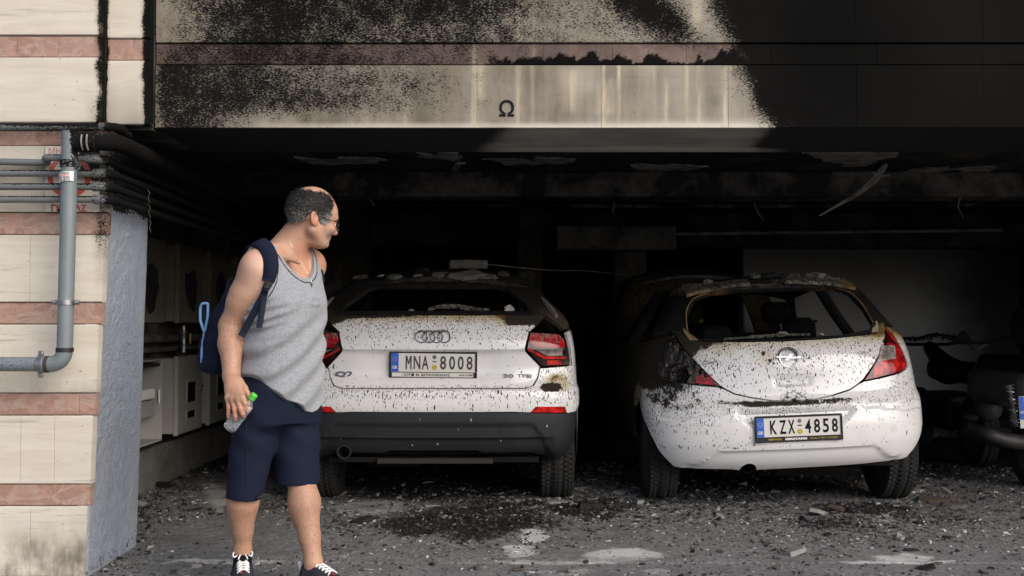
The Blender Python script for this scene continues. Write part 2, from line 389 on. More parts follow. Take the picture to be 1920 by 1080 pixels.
# the upper wall, standing 3 cm proud
up = [(230, 107, 'c'), (107, 66, 'p'), (66, -62, 'c'), (-62, -103, 'p'), (-103, -230, 'c'), (-230, -270, 'p'), (-270, -400, 'c')]
for a, b, k in up:
    for xa, xb in zip([-4.6, -3.4]+([xpx(27, Y0), xpx(105, Y0)] if k == 'p' else []), [-3.4]+([xpx(27, Y0), xpx(105, Y0)] if k == 'p' else [])+[xpx(183, Y0)]):
        slab('stone_slab', xa, xb, zpx(a, Y0-.02), zpx(b, Y0-.02), Y0-.02+(.01 if k == 'p' else 0), Y0+.06, M_CREAM if k == 'c' else M_PINK, WALL, LM)
for a, b, k in [(234, 113, 'c'), (113, 72, 'p'), (72, -58, 'c'), (-58, -98, 'p'), (-98, -226, 'c'), (-226, -266, 'p'), (-266, -390, 'c')]:
    slab('stone_slab', xpx(195, YS), xpx(276, YS), zpx(a, YS), zpx(b, YS), YS+(.008 if k == 'p' else 0), YS+.06, M_CREAM if k == 'c' else M_PINK, WALL, LM)
# masonry core + painted plaster end face
t = NT('blue_grey_plaster_paint'); n = t.noise(7, 5, .6); 
c = t.mix(n, (.385, .445, .54), (.47, .525, .61)); c = t.mix(t.mr(t.noise(4, 5, .6, t.map((1, 1, .3))), .55, .7, 0, .5), c, (.55, .535, .55))
S = t.attr('soot'); f = t.noise(60, 4, .65); th = t.ma('SUBTRACT', .8, t.ma('MULTIPLY', S, .62)); sp = t.ma('MULTIPLY', t.mr(f, t.ma('SUBTRACT', th, .06), t.ma('ADD', th, .05)), t.mr(S, 0, .05))
t.set(col=t.mix(sp, c, (.012, .012, .012)), rough=.75, spec=.3); t.bump(t.ma('ADD', t.noise(75, 5, .75), t.ma('MULTIPLY', t.noise(20, 4), 1.5)), 1.0, .022); M_BLUE = t.m
ny, nz = 34, 110; yy = np.linspace(Y0+.012, YR, ny+1); zz = np.linspace(-.02, 2.12, nz+1); Yg, Zg = np.meshgrid(yy, zz, indexing='ij')
Xg = lean(Zg)+.004+.008*(fbm(np.stack([Yg*14, Zg*9, 0*Yg], -1), 4)-.5)-(.02+.05*fbm(np.stack([Zg*7, 0*Zg, 0*Zg+4], -1), 4))*ss(YR-.05, YR, Yg)**2
V = np.stack([Xg, Yg, Zg], -1).reshape(-1, 3); I = np.arange(len(V)).reshape(ny+1, nz+1)
F = np.stack([I[:-1, :-1], I[1:, :-1], I[1:, 1:], I[:-1, 1:]], -1).reshape(-1, 4).tolist()
Vb = V[I[-1]].copy(); Vb[:, 0] = -2.64; nb = len(V); F += [[int(I[-1, k]), nb+k, nb+k+1, int(I[-1, k+1])] for k in range(nz)]
Vf = V[I[0]].copy(); Vf[:, 0] -= .05; nf = nb+len(Vb); F += [[int(I[0, k]), int(I[0, k+1]), nf+k+1, nf+k] for k in range(nz)]
V = np.concatenate([V, Vb, Vf]); px, py = proj(V)
pe = (wn3(px, py, .04)-.5)*2
sf = np.clip(1.1*ss(398, 372, py+18*pe-.15*(px-185))+.55*ss(196, 186, px+8*pe)*ss(700, 420, py)+.3*ss(258, 268, px)*ss(600, 400, py)+.35*ss(1035, 1065, py+.6*(px-165)), 0, 1)
mk('painted_end', V, F, M_BLUE, WALL, True, {'soot': sf})
CORE = MB(); CORE.box((-4.6, Y0+.055, -.3), (-2.03, YR-.05, 2.10)); CORE.box((-4.6, Y0+.061, 2.105), (xpx(183, Y0)-.004, YR, 6.)); CORE.box((xpx(183, Y0)-.003, YS+.061, 2.105), (xpx(276, YS)-.004, YR, 6.)); CORE.box((-4.6, Y0+.3, -.3), (-2.65, 7.0, 6.))
CORE.obj('masonry_core', M_SOOT, WALL)
# --- lintel
LINTEL = thing('lintel', 'wide soot stained stone lintel over the garage opening with a painted omega letter', 'lintel')
zb = zpx(240, YB); XL0 = xpx(287, YB)
rowz = [(240, 122, 'c', YB), (121.5, 82, 'p', YB+.011), (80, -60, 'c', YB), (-62, -102, 'p', YB+.011), (-104, -240, 'c', YB), (-242, -280, 'p', YB+.011), (-282, -420, 'c', YB)]
cj = [647, 888, 1128, 1368, 1610, 1850, 2090, 2500]; pj = [470, 713, 827, 1020, 1150, 1290, 1450, 1650, 1850, 2100, 2500]
for a, b, k, yf in rowz:
    xs = [XL0]+[xpx(q, YB) for q in (cj if k == 'c' else pj)]
    for xa, xb in zip(xs[:-1], xs[1:]):
        slab('stone_slab', xa, xb, zpx(a, yf), zpx(b, yf), yf+rng.uniform(-.001, .001), YB+.06, M_CREAM if k == 'c' else M_PINK, LINTEL, BM, g=.0008 if k == 'c' else .0012, c=.003)
core = MB(); core.box((XL0-.045, YB+.055, zb+.012), (6.6, 6.16, 4.0)); core.obj('masonry_core', M_SOOT, LINTEL)
# soffit with its own soot map
nx, ny = 260, 24; xx = np.linspace(-2.02, 6.6, nx+1); yy = np.linspace(YB-.0, 6.165, ny+1); Xg, Yg = np.meshgrid(xx, yy, indexing='ij'); V = np.stack([Xg, Yg, 0*Xg+zb+.002*(fbm(np.stack([Xg*6, Yg*6, 0*Xg], -1))-.5)], -1).reshape(-1, 3)
I = np.arange(len(V)).reshape(nx+1, ny+1); F = np.stack([I[:-1, :-1], I[:-1, 1:], I[1:, 1:], I[1:, :-1]], -1).reshape(-1, 4).tolist()
px, py = proj(V); e = (wn3(px, py, .015)-.5)*2; e2 = (wn3(px*.35, py*1.6, .03)-.5)*2
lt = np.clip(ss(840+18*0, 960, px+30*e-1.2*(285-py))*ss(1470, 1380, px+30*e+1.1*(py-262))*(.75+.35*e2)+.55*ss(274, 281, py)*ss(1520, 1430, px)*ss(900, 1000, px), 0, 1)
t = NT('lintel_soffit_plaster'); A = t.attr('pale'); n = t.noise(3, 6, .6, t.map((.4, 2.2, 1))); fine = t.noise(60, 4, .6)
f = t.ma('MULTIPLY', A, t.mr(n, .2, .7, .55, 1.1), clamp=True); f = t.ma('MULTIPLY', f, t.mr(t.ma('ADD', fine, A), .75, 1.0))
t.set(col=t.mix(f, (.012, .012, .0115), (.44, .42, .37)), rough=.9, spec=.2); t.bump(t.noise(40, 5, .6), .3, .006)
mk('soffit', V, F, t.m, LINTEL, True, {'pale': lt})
V2, F2 = text_mesh('\u03a9', .105, Matrix.Translation((xpx(950, YB), YB-.0015, zpx(203, YB))) @ Matrix.Rotation(math.pi/2, 4, 'X'), .001, .0018, 1.0)
mk('letter', V2, F2, M_INK, LINTEL)
# --- interior: ceiling, walls, beams, columns
def st_box(name, lo, hi, mat, kind=None, label=None, cat=None, group=None, c=.012, parent=None):
    V, F = boxm(lo, hi, c); o = mk(name, V, F, mat, parent); 
    if kind: o['kind'] = kind
    return tag(o, label, cat, group)
st_box('ceiling', (-2.7, 6.17, 2.36), (6.6, 17.2, 2.6), M_SOOT, 'structure')
st_box('side_wall', (-3.0, 7.01, -.3), (-2.60, 17.2, 2.355), M_SOOT, None, 'soot blackened side wall behind the meter cabinets', 'wall')
st_box('back_wall', (-2.595, 17.0, -.3), (6.595, 17.4, 2.355), M_SOOT, None, 'black rear wall at the far end of the burnt garage', 'wall')
st_box('outer_wall', (6.2, 6.17, -.3), (6.6, 16.99, 2.355), M_SOOT, None, 'dark side wall behind the scooters', 'wall')
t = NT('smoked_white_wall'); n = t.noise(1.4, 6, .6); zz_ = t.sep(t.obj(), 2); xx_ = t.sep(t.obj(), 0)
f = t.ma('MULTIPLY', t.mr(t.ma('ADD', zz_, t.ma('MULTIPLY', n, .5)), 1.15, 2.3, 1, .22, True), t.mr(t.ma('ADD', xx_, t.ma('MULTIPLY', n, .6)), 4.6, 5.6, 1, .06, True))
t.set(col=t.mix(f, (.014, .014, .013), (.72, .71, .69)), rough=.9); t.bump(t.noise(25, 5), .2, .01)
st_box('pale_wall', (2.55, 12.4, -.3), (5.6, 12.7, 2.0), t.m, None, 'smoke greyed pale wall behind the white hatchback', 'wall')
st_box('concrete_step', (3.0, 11.5, -.1), (5.5, 12.395, .20), M_SOOT2, None, 'low pale concrete step along the foot of the greyed wall', 'step')
BG = 'ceiling beams of the garage'
st_box('ceiling_beam', (-2.595, 8.7, 2.16), (6.19, 9.05, 2.356), M_SOOT2, None, 'sooty concrete ceiling beam nearest the lintel', 'beam', BG)
st_box('ceiling_beam', (-2.595, 12.05, 1.99), (6.19, 12.39, 2.356), M_SOOT, None, 'deep black ceiling beam above the greyed wall', 'beam', BG)
st_box('ceiling_duct', (.47, 11.75, 1.945), (1.72, 12.04, 2.19), sootmat('sooty_duct', (.05, .047, .043), (.26, .25, .225), (.36, .6), scale=2.5), None, 'pale box shaped casing fixed under the ceiling between the two cars', 'casing')
CB = 'cables dangling from the burnt ceiling'
for px0, py0, d, pts, lab in ((700, 300, 8.9, [(0, 0), (4, 22), (-6, 44), (2, 58)], 'short cable dangling above the head side of the walking man'), (1130, 300, 9.6, [(0, 0), (8, 18), (22, 34), (18, 52)], 'hooked cable dangling right of the omega letter'), (1420, 330, 9.8, [(0, 0), (-6, 24), (4, 50), (12, 60)], 'cable dangling over the middle of the hatchback'), (1790, 300, 8.8, [(0, 0), (14, 30), (6, 62), (16, 84)], 'long cable dangling at the far right of the ceiling')):
    q = smoothpath([P(px0+a, py0-25+b_, d) for a, b_ in pts], 5); q[:, 2] += 2.355-q[0, 2]; o = MB().tube(q, .006, 6).obj('dangling_cable', M_PEEL, None, True); tag(o, lab, 'cable', CB)
PG2 = 'ceiling pipes of the garage'
for y, z, r, m, lab in ((9.75, 2.28, .035, M_SOOT2, 'thicker sooty pipe crossing under the garage ceiling'), (10.6, 2.30, .02, M_SOOT2, 'thinner sooty pipe crossing deeper under the garage ceiling')):
    o = MB().tube([(-2.55, y, z), (1.5, y, z-.02), (6.1, y, z)], r, 10).obj('ceiling_pipe', m, None, True); tag(o, lab, 'pipe', PG2)
o = MB().tube([(1.73, 11.9, 2.12), (3.0, 11.9, 2.135), (5.2, 11.9, 2.16)], .018, 8).obj('conduit', M_PEEL, None, True); tag(o, 'thin pale conduit running right from the ceiling casing', 'conduit')
for x0, x1, y, m, l in [(.06, .30, 11.2, M_SOOT2, 'narrow sooty column beyond the left white car'), (1.14, 1.50, 12.5, sootmat('grey_column', (.05, .048, .044), (.22, .21, .19), (.36, .62)), 'greyish square column between the two white cars'), (-1.75, -1.35, 10.5, M_SOOT, 'black column behind the walking man')]:
    st_box('column', (x0, y, -.3), (x1, y+.3, 2.355 if y < 12 else 2.355), m, None, l, 'column', 'columns of the garage')
# loose plaster on the ceiling
def densify_loop(p):
    out = []
    for i in range(len(p)):
        a, b_ = p[i], p[(i+1) % len(p)]; m = max(1, int(np.linalg.norm(b_-a)/.07))
        for k in range(m): out.append(a+(b_-a)*k/m+np.array([rng.normal(0, .018), rng.normal(0, .05), 0])*(k > 0 or m > 1))
    return np.array(out)
def patch_obj(name, pts, th, mat, label, cat, group=None):     # irregular thin plate through 3-D points with thickness downwards
    p = np.asarray(pts, float); p = densify_loop(p); n = len(p); V = np.concatenate([p, p+np.array([0, 0, th])]); F = [list(range(n)), [n+k for k in range(n)][::-1]]+[[k, n+k, n+(k+1) % n, (k+1) % n] for k in range(n)]
    return tag(mk(name, V, F, mat), label, cat, group)
def ceil_pt(px, py, z): 
    v = (540-py)/FPX; zz = st+v*ct; y = ct-v*st; return P(px, py, (z-CAM_H)/zz*y)
PG = 'bare patches where plaster fell from the ceiling'
for pts, z, l in [([(785, 287), (850, 286), (862, 292), (858, 300), (820, 298), (795, 296)], 2.358, 'pale ragged plaster patch on the ceiling above the left white car'),
               ([(852, 292), (863, 291), (862, 330), (856, 346), (850, 345), (855, 318)], 2.356, 'pale drip shaped plaster remnant under the ceiling patch'),
               ([(1500, 288), (1690, 287), (1660, 297), (1625, 312), (1590, 314), (1540, 300)], 2.358, 'grey triangular plaster patch on the ceiling over the hatchback'),
               ([(560, 300), (640, 297), (720, 300), (700, 306), (610, 309)], 2.358, 'dim plaster patch on the ceiling left of the drip shaped remnant'),
               ([(905, 300), (1010, 297), (1090, 299), (1060, 307), (960, 310)], 2.358, 'dim plaster patch on the ceiling under the omega letter'),
               ([(1180, 312), (1260, 309), (1330, 312), (1290, 319), (1210, 320)], 2.358, 'dim plaster patch on the ceiling between the two cars'),
               ([(1690, 325), (1740, 315), (1860, 316), (1850, 322), (1760, 322)], 2.358, 'long thin plaster patch at the right of the ceiling')]:
    patch_obj('plaster_patch', [ceil_pt(a, b, z-.012) for a, b in pts], .011, M_PEEL, l, 'plaster', PG)
o = MB().add(*tubem(smoothpath([P(1662, 308, 8.0), P(1648, 325, 7.98), P(1635, 340, 7.96), P(1600, 368, 7.93), P(1570, 385, 7.9), P(1536, 405, 7.9)], 4), [.012, .02, .024, .026, .03, .03, .027, .025, .022, .02, .02, .018, .016, .015, .012, .012, .010, .009, .008, .006, .004], 6)).add(*tubem(smoothpath([P(1636, 322, 7.96), P(1650, 330, 7.95), P(1668, 329, 7.95)], 4), .006, 5)).obj('hanging_strip', M_PEEL, None, True); tag(o, 'pale ragged strip of plaster and wire dangling from the ceiling', 'strip')
o = MB().tube(smoothpath([P(900, 494, 8.3), P(975, 502, 9.0), P(1040, 507, 9.6), P(1100, 508, 10), P(1150, 513, 10.5), P(1192, 516, 11.0)], 5), .0035, 5).obj('loose_wire', M_PEEL, None, True); tag(o, 'thin pale wire sagging from the roof rubble toward the column', 'wire')
# ------------------------------------------------------------------ ground
xs = np.concatenate([[-900, -90, -12, -5, -3.4], np.arange(-2.75, 4.4, .0135), [4.6, 5, 6.6, 14, 90, 900]])
ys = np.concatenate([[-900, -90, -12, 0, 3.0, 4.2], np.arange(4.7, 8.4, .0125), np.arange(8.45, 12.6, .05), [13.5, 15, 17.4, 30, 100, 900]])
Xg, Yg = np.meshgrid(xs, ys, indexing='ij')
def ell(px, py, L):
    r = 0*px
    for cx, cy, rx, ry, a in L: r = np.maximum(r, a*ss(1.25, .55, np.hypot((px-cx)/rx, (py-cy)/ry)))
    return r
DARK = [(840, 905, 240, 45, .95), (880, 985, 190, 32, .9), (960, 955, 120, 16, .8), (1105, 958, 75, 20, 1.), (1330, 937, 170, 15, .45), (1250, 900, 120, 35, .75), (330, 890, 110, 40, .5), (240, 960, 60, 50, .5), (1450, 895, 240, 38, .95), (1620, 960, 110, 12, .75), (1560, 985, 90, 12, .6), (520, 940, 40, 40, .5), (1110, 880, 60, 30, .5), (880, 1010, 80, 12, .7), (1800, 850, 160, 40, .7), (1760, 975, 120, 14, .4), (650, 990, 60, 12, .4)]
PALE = [(410, 932, 40, 26, .75), (690, 952, 95, 20, .6), (1000, 1012, 18, 22, .85), (970, 1034, 34, 12, .95), (1010, 990, 16, 12, .6), (1170, 1040, 85, 14, .85), (1060, 1052, 150, 6, .75), (400, 1054, 150, 5, .7), (1700, 1046, 65, 9, .95), (1690, 1054, 130, 3, .8), (1050, 1074, 90, 10, .5), (1340, 947, 190, 7, .55), (1655, 975, 24, 14, .6), (1690, 992, 60, 5, .5), (480, 1068, 70, 9, .4), (1240, 1075, 50, 8, .5), (900, 1075, 25, 10, .2), (340, 1070, 30, 8, .5), (1500, 1075, 200, 4, .35)]
inview = (Yg > 4.5) & (Yg < 17.5) & (np.abs(Xg) < 7)
px, py = proj(np.stack([Xg, np.where(Yg > 3, Yg, 3), 0*Xg], -1)); w1 = (fbm(np.stack([Xg*5, Yg*5, 0*Xg], -1), 5)-.5)*2; w2 = (fbm(np.stack([Xg*5+9, Yg*5, 0*Xg+4], -1), 5)-.5)*2
pxw = px+w1*55; pyw = py+w2*16
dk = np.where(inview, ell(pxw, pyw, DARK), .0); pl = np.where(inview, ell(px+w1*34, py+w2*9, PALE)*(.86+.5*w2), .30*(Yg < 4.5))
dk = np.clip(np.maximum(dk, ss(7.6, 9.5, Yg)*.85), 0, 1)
rub = np.clip(.30+.5*w1+.9*dk+.5*ss(320, 240, px)*ss(1040, 1000, py)-.9*pl-.25*ss(1010, 1060, py), 0, 1)*(Yg > 4.5)
hi = fbm(np.stack([Xg*38, Yg*38, 0*Xg], -1), 3); hh = fbm(np.stack([Xg*11, Yg*11, 0*Xg+2], -1), 3)
H = rub*(.020*np.maximum(hi-.42, 0)*2.2+.014*(hh-.3))+.0015*(hi-.5)
edge = ss(5.55, 5.56, Yg); joint = (np.abs(Yg-5.55) < .012)
H = H*(.35+.65*edge)-.006*joint+.004*edge
H = np.where(inview, H, 0)
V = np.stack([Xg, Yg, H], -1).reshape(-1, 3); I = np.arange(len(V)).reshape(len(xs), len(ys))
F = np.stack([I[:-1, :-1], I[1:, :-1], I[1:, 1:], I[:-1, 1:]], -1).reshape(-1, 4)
def ground_h(x, y):
    i = np.clip(np.searchsorted(xs, x), 1, len(xs)-1); j = np.clip(np.searchsorted(ys, y), 1, len(ys)-1); return np.maximum.reduce([H[i, j], H[i-1, j], H[i, j-1], H[i-1, j-1]])
t = NT('ash_covered_concrete'); D_ = t.attr('dark'); Pl = t.attr('pale'); Rb = t.attr('rubble')
n = t.noise(4, 7, .62); n2 = t.noise(45, 5, .65); n3 = t.noise(160, 3, .6)
c = t.mix(t.mr(n, .3, .7), (.125, .125, .124), (.235, .234, .230)); c = t.mix(t.mr(n2, .42, .62, 0, .75), c, (.062, .061, .059))
c = t.mix(t.mr(n3, .58, .68, 0, .6), c, (.36, .36, .35)); c = t.mix(t.ma('MULTIPLY', Rb, t.mr(t.noise(26, 5, .65), .45, .6), clamp=True), c, (.105, .103, .099))
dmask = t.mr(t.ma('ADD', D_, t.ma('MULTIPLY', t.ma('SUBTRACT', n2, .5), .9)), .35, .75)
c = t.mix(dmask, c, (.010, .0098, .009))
pm = t.mr(t.ma('ADD', Pl, t.ma('MULTIPLY', t.ma('SUBTRACT', t.noise(20, 5, .6), .5), .8)), .34, .78)
c = t.mix(t.ma('MULTIPLY', pm, .97), c, t.mix(n2, (.42, .418, .41), (.58, .575, .56)))
t.set(col=c, rough=.88, spec=.25); t.bump(t.ma('ADD', n2, t.ma('MULTIPLY', n3, .5)), .5, .008); M_GROUND = t.m
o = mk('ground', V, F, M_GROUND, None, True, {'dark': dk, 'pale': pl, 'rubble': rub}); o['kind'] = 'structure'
# ------------------------------------------------------------------ pipes, sign, meter cabinets
def psoot(V, extra=0):
    px, py = proj(V); e = (wn3(px, py, .06)-.5)*2
    return px, py, e
YP = 5.16
PGp = 'horizontal gas pipes in front of the stone wall'
def pipe(py, pxe, back, label, ext=(), r=.0165, y=YP, start=-260, bend=.05):
    z = zpx(py, y); xe = xpx(pxe, y); root = thing('gas_pipe', label, 'pipe', (0, 0, 0), PGp)
    pts = [(xpx(start, y), y, z)]+list(ext)+[(xe, y, z), (xe, back, z-.01)]
    path = elbowpath(pts, bend, 6)
    b = MB().tube(path, r, 14); V = b.verts(); px_, py_ = proj(V); e = (wn3(px_, py_, .06)-.5)*2
    path_z = z; up = np.clip((V[:, 2]-z)/r, -1, 1)
    s = .02+.40*ss(.1, 1, up)+.30*ss(60, 200, px_)*ss(-.6, .8, up)+.75*ss(175, 215, px_+20*e)+.6*ss(Y0-.02, Y0+.5, V[:, 1])
    b.obj('pipe_run', M_PIPE, root, True, 40, {'soot': np.clip(s, 0, 1)})
    c = MB()
    c.add(*tubem(elbowpath([(xe-.075, y, z), (xe, y, z), (xe, y+.085, z)], .05, 6), r*1.32, 14)); V = c.verts(); px_, py_ = proj(V)
    c.obj('elbow', M_PIPE, root, True, 40, {'soot': np.clip(.40+.5*ss(185, 215, px_), 0, 1)})
    return root, z, xe
pipe(238, 214, 5.34, 'topmost sooty gas pipe along the foot of the upper stone wall', r=.0155, bend=.03)
r2, z2, _ = pipe(297, 188, 8.2, 'second gas pipe from the top stepping forward around the downpipe', ext=[(xpx(88, YP+.06), YP+.06, zpx(302, YP)), (xpx(84, YP), YP-.03, zpx(297, YP))], y=YP-.03, bend=.03)
pipe(325, 203, 9.0, 'third gas pipe from the top passing behind the paper sticker', y=YP+.03)
pipe(350, 202, 8.6, 'fourth gas pipe from the top crossing the red ring of the sign')
pipe(374, 204, 8.9, 'lowest gas pipe above the red garage lettering')
# burnt large branch pipe + downpipe
DP = thing('downpipe', 'thick grey painted downpipe with an elbow at its foot', 'pipe', (0, 0, 0))
yd = 5.10; xd = xpx(127, yd); rd = .0355; ztop = zpx(246, yd); zel = zpx(683, yd)
b = MB().tube([(xd, yd, ztop), (xd-.004, yd, zpx(420, yd)), (xd-.012, yd, zpx(655, yd))], rd, 24)
V = b.verts(); V = np.concatenate([V]); 
def dens(p, n): 
    p = np.asarray(p, float); t = np.linspace(0, len(p)-1, n); i = np.clip(t.astype(int), 0, len(p)-2); f = (t-i)[:, None]; return p[i]*(1-f)+p[i+1]*f
b = MB().tube(dens([(xd, yd, ztop), (xd-.004, yd, zpx(420, yd)), (xd-.012, yd, zpx(655, yd))], 90), rd, 26); V = b.verts(); px_, py_ = proj(V); e = (wn3(px_, py_, .05)-.5)*2
s = .75*ss(128, 142, px_+10*e)*ss(300, 262, py_+14*e)+.5*ss(345, 305, py_)*ss(120, 142, px_)+.10+.25*ss(252, 246, py_)
b.obj('pipe_run', M_DOWN, DP, True, 40, {'soot': np.clip(s, 0, 1)})
b = MB().tube(elbowpath([(xd-.012, yd, zpx(652, yd)), (xd-.012, yd, zel), (xpx(76, yd), yd, zel)], .075, 12), rd*1.03, 26); b.obj('elbow', M_DOWN, DP, True, 40, {'soot': np.full(b.n, .2)})
b = MB().tube(dens([(xpx(78, yd), yd, zel), (xpx(-300, yd), yd, zel+.004)], 40), rd*.93, 24); b.obj('pipe_run', M_DOWN, DP, True, 40, {'soot': np.clip(.30+0*b.verts()[:, 0], 0, 1)})
b = MB().tube([(xd-.012, yd, zpx(660, yd)), (xd-.012, yd, zpx(652, yd))], rd*1.10, 26); b.obj('seal_ring', M_BLACK, DP, True)
b = MB().tube([(xpx(94, yd), yd, zel), (xpx(87, yd), yd, zel)], rd*1.08, 26); b.obj('seal_ring', simple('rusty_seal', (.05, .03, .02), .8), DP, True)
def clamp(o, ax, name='clamp'):
    M = axis_M(o, ax, (1, 0, 0) if ax[0] == 0 else (0, 0, 1)); b = MB(); w = .011
    b.lathe([(rd*1.02, -w), (rd*1.13, -w), (rd*1.13, w), (rd*1.02, w)], M, 26)
    for sg in (1, -1):
        b.box((sg*rd*1.08, -.008, -w), (sg*(rd*1.08+.022), .008, w), .002, M); b.lathe([(.005, -.015), (.0058, -.014), (.0058, .016), (.004, .017)], M @ Matrix.Translation((sg*(rd*1.08+.012), -.004, 0)) @ Matrix.Rotation(math.pi/2, 4, 'X'), 8)
    return b.obj(name, M_STEEL, DP, True)
clamp((xd-.009, yd, zpx(567, yd)), (0, 0, 1)); clamp((xpx(78, yd), yd, zel), (1, 0, 0))
b = MB().lathe([(rd*1.02, -.02), (rd*1.16, -.018), (rd*1.16, .012), (rd*1.02, .014)], Matrix.Translation((xd-.002, yd, zpx(306, yd))), 26); b.obj('collar', M_DOWN, DP, True, 40, {'soot': np.full(b.n, .6)})
b = MB(); b.tube(elbowpath([(xpx(60, YP), YP+.075, zpx(260, YP)), (xd, YP+.02, zpx(262, YP))], .02), .012, 8)
BP = thing('branch_pipe', 'burnt black branch pipe bending from the downpipe into the garage', 'pipe')
zbp = zpx(266, yd); xb_ = xpx(214, yd)
b = MB().tube(dens(elbowpath([(xpx(140, yd), yd, zbp), (xb_, yd, zbp), (xb_+.01, 8.5, zbp-.02)], .085, 10), 90), .040, 22); V = b.verts(); px_, py_ = proj(V)
s = np.clip(.45+.35*ss(155, 165, px_)+.25*ss(0, -1, (V[:, 2]-zbp)/.04)+.6*ss(205, 235, px_)-.2*ss(.4, 1, (V[:, 2]-zbp)/.04)*ss(230, 215, px_), 0, 1)
b.obj('pipe_run', M_PIPE, BP, True, 40, {'soot': s})
b = MB().lathe([(.040, -.05), (.046, -.045), (.049, .0), (.044, .03), (.046, .045), (.041, .05)], axis_M((xpx(158, yd), yd, zbp), (1, 0, 0)), 22); b.obj('socket', M_PIPE, BP, True, 40, {'soot': np.full(b.n, .72)})
for q, w in ((156, .006), (166, .007)):
    b = MB(); a = np.linspace(2.6, 4.1, 8); p = np.stack([0*a+xpx(q, yd), yd+.0505*np.cos(a), zbp+.0505*np.sin(a)], 1); b.tube(p, w*.6, 6); b.obj('torn_tape', M_PEEL, BP, True)
# thin tie wires on the receding pipes
b = MB()
for q in range(3):
    x = -1.83+.004*q; z = zpx(352, YP)-.075*q+.05
    b.tube(smoothpath([(x, 5.62, z), (x+.012, 5.63, z-.02), (x+.006, 5.625, z-.045), (x+.014, 5.63, z-.07)], 4), .0016, 5)
tag(b.obj('tie_wire', simple('sooty_wire', (.06, .058, .055), .7), None, True), 'thin wire twisted around the gas pipes at the pillar corner', 'wire')
# sign
SG = thing('garage_sign', 'square white no parking sign with red ring behind the downpipe', 'sign', (0, 0, 0))
ysn = Y0-.010; X = lambda q: xpx(q, ysn); Z = lambda q: zpx(q, ysn)
t = NT('sign_enamel'); S = t.attr('soot'); f = t.noise(50, 4, .65); th = t.ma('SUBTRACT', .8, t.ma('MULTIPLY', S, .6)); sp = t.ma('MULTIPLY', t.mr(f, t.ma('SUBTRACT', th, .06), t.ma('ADD', th, .05)), t.mr(S, 0, .05))
c = t.mix(t.noise(5, 5), (.60, .56, .47), (.70, .67, .60)); c = t.mix(t.ma('MULTIPLY', S, .6), c, (.25, .22, .18)); t.set(col=t.mix(sp, c, (.015, .015, .014)), rough=.5)
xs_ = np.linspace(X(81), X(184), 40); zs_ = np.linspace(Z(397), Z(275), 46); A, B = np.meshgrid(xs_, zs_, indexing='ij'); V = np.stack([A, 0*A+ysn, B], -1).reshape(-1, 3); I = np.arange(len(V)).reshape(40, 46); F = np.stack([I[:-1, :-1], I[1:, :-1], I[1:, 1:], I[:-1, 1:]], -1).reshape(-1, 4).tolist()
px_, py_ = proj(V); s = np.clip(.75*ss(120, 180, px_)*ss(372, 300, py_)+.2*ss(120, 180, px_), 0, 1)
mk('board', V, F, t.m, SG, False, {'soot': s})
b = MB().box((X(81), ysn+.0006, Z(397)), (X(184), ysn+.006, Z(275))); b.obj('back_plate', M_STEEL, SG)
t = NT('faded_red_print'); n = t.noise(14, 5); zc = t.sep(t.obj(), 2); t.set(col=t.mix(t.mr(zc, Z(330), Z(285)), t.mix(n, (.50, .06, .035), (.60, .10, .06)), (.50, .22, .20)), rough=.55)
a = np.linspace(0, 2*math.pi, 64, endpoint=False); cx, cz, r1, r0 = X(127), Z(330), (X(168)-X(86))/2, (X(158.5)-X(95.5))/2
V = np.concatenate([np.stack([cx+r*np.cos(a), 0*a+ysn-.0012, cz+r*np.sin(a)], 1) for r in (r0, r1)]); F = [[k, (k+1) % 64, 64+(k+1) % 64, 64+k] for k in range(64)]
mk('red_ring', V, F, t.m, SG)
w = .016; d = r0*.72
V = [(cx-d-w, ysn-.0024, cz+d-w), (cx-d+w, ysn-.0024, cz+d+w), (cx+d+w, ysn-.0024, cz-d+w), (cx+d-w, ysn-.0024, cz-d-w)]
RX = Matrix.Rotation(math.pi/2, 4, 'X')
V_, F_ = text_mesh('\u039c\u0397', .040, Matrix.Translation((X(99), ysn-.001, Z(282.5))) @ RX, .0006, .0004, .95); mk('lettering', V_, F_, t.m, SG)
V_, F_ = text_mesh('\u0393\u039a\u0391\u03a1\u0391\u0396', .042, Matrix.Translation((X(126.5), ysn-.001, Z(390))) @ RX, .0006, .0012, 1.03); mk('lettering', V_, F_, M_REDP, SG)
# sticker on the downpipe
ST = thing('sticker', 'small white paper sticker with printed lines on the downpipe', 'sticker')
rs = rd*1.2; a0 = np.linspace(-2.62, -.70, 16); zz_ = np.array([zpx(341.5, yd), zpx(323.5, yd)])
V = np.concatenate([np.stack([xd-.003+rs*np.cos(a0), yd+rs*np.sin(a0), 0*a0+z+.003*np.cos(a0)], 1) for z in zz_]); V = np.concatenate([V, V*[1, 1, 1]+np.array([0, .0008, 0])])
F = [[k, k+1, 17+k, 16+k] for k in range(15)]; mk('paper', V, F, M_WHITE, ST, True)
for k, (tx, col) in enumerate([('\u03a0\u0391\u03a1\u039a\u0399\u039d\u0393', M_INK), ('24 \u03a9\u03a1\u0395\u03a3', M_REDP), ('6944 787847', M_INK), ('6936 680732', M_INK)]):
    V_, F_ = text_mesh(tx, .0125, None, 0, .0002, 1.0); V_ = np.asarray(V_); V_[:, 0] *= min(1.0, .056/max(1e-6, np.ptp(V_[:, 0]))); an = -1.72+V_[:, 0]/rs; zt = zz_[1]-.0075-.0102*k
    mk('printed_line', np.stack([xd-.003+(rs+.0007)*np.cos(an), yd+(rs+.0007)*np.sin(an), zt+V_[:, 1]], 1), F_, col, ST)
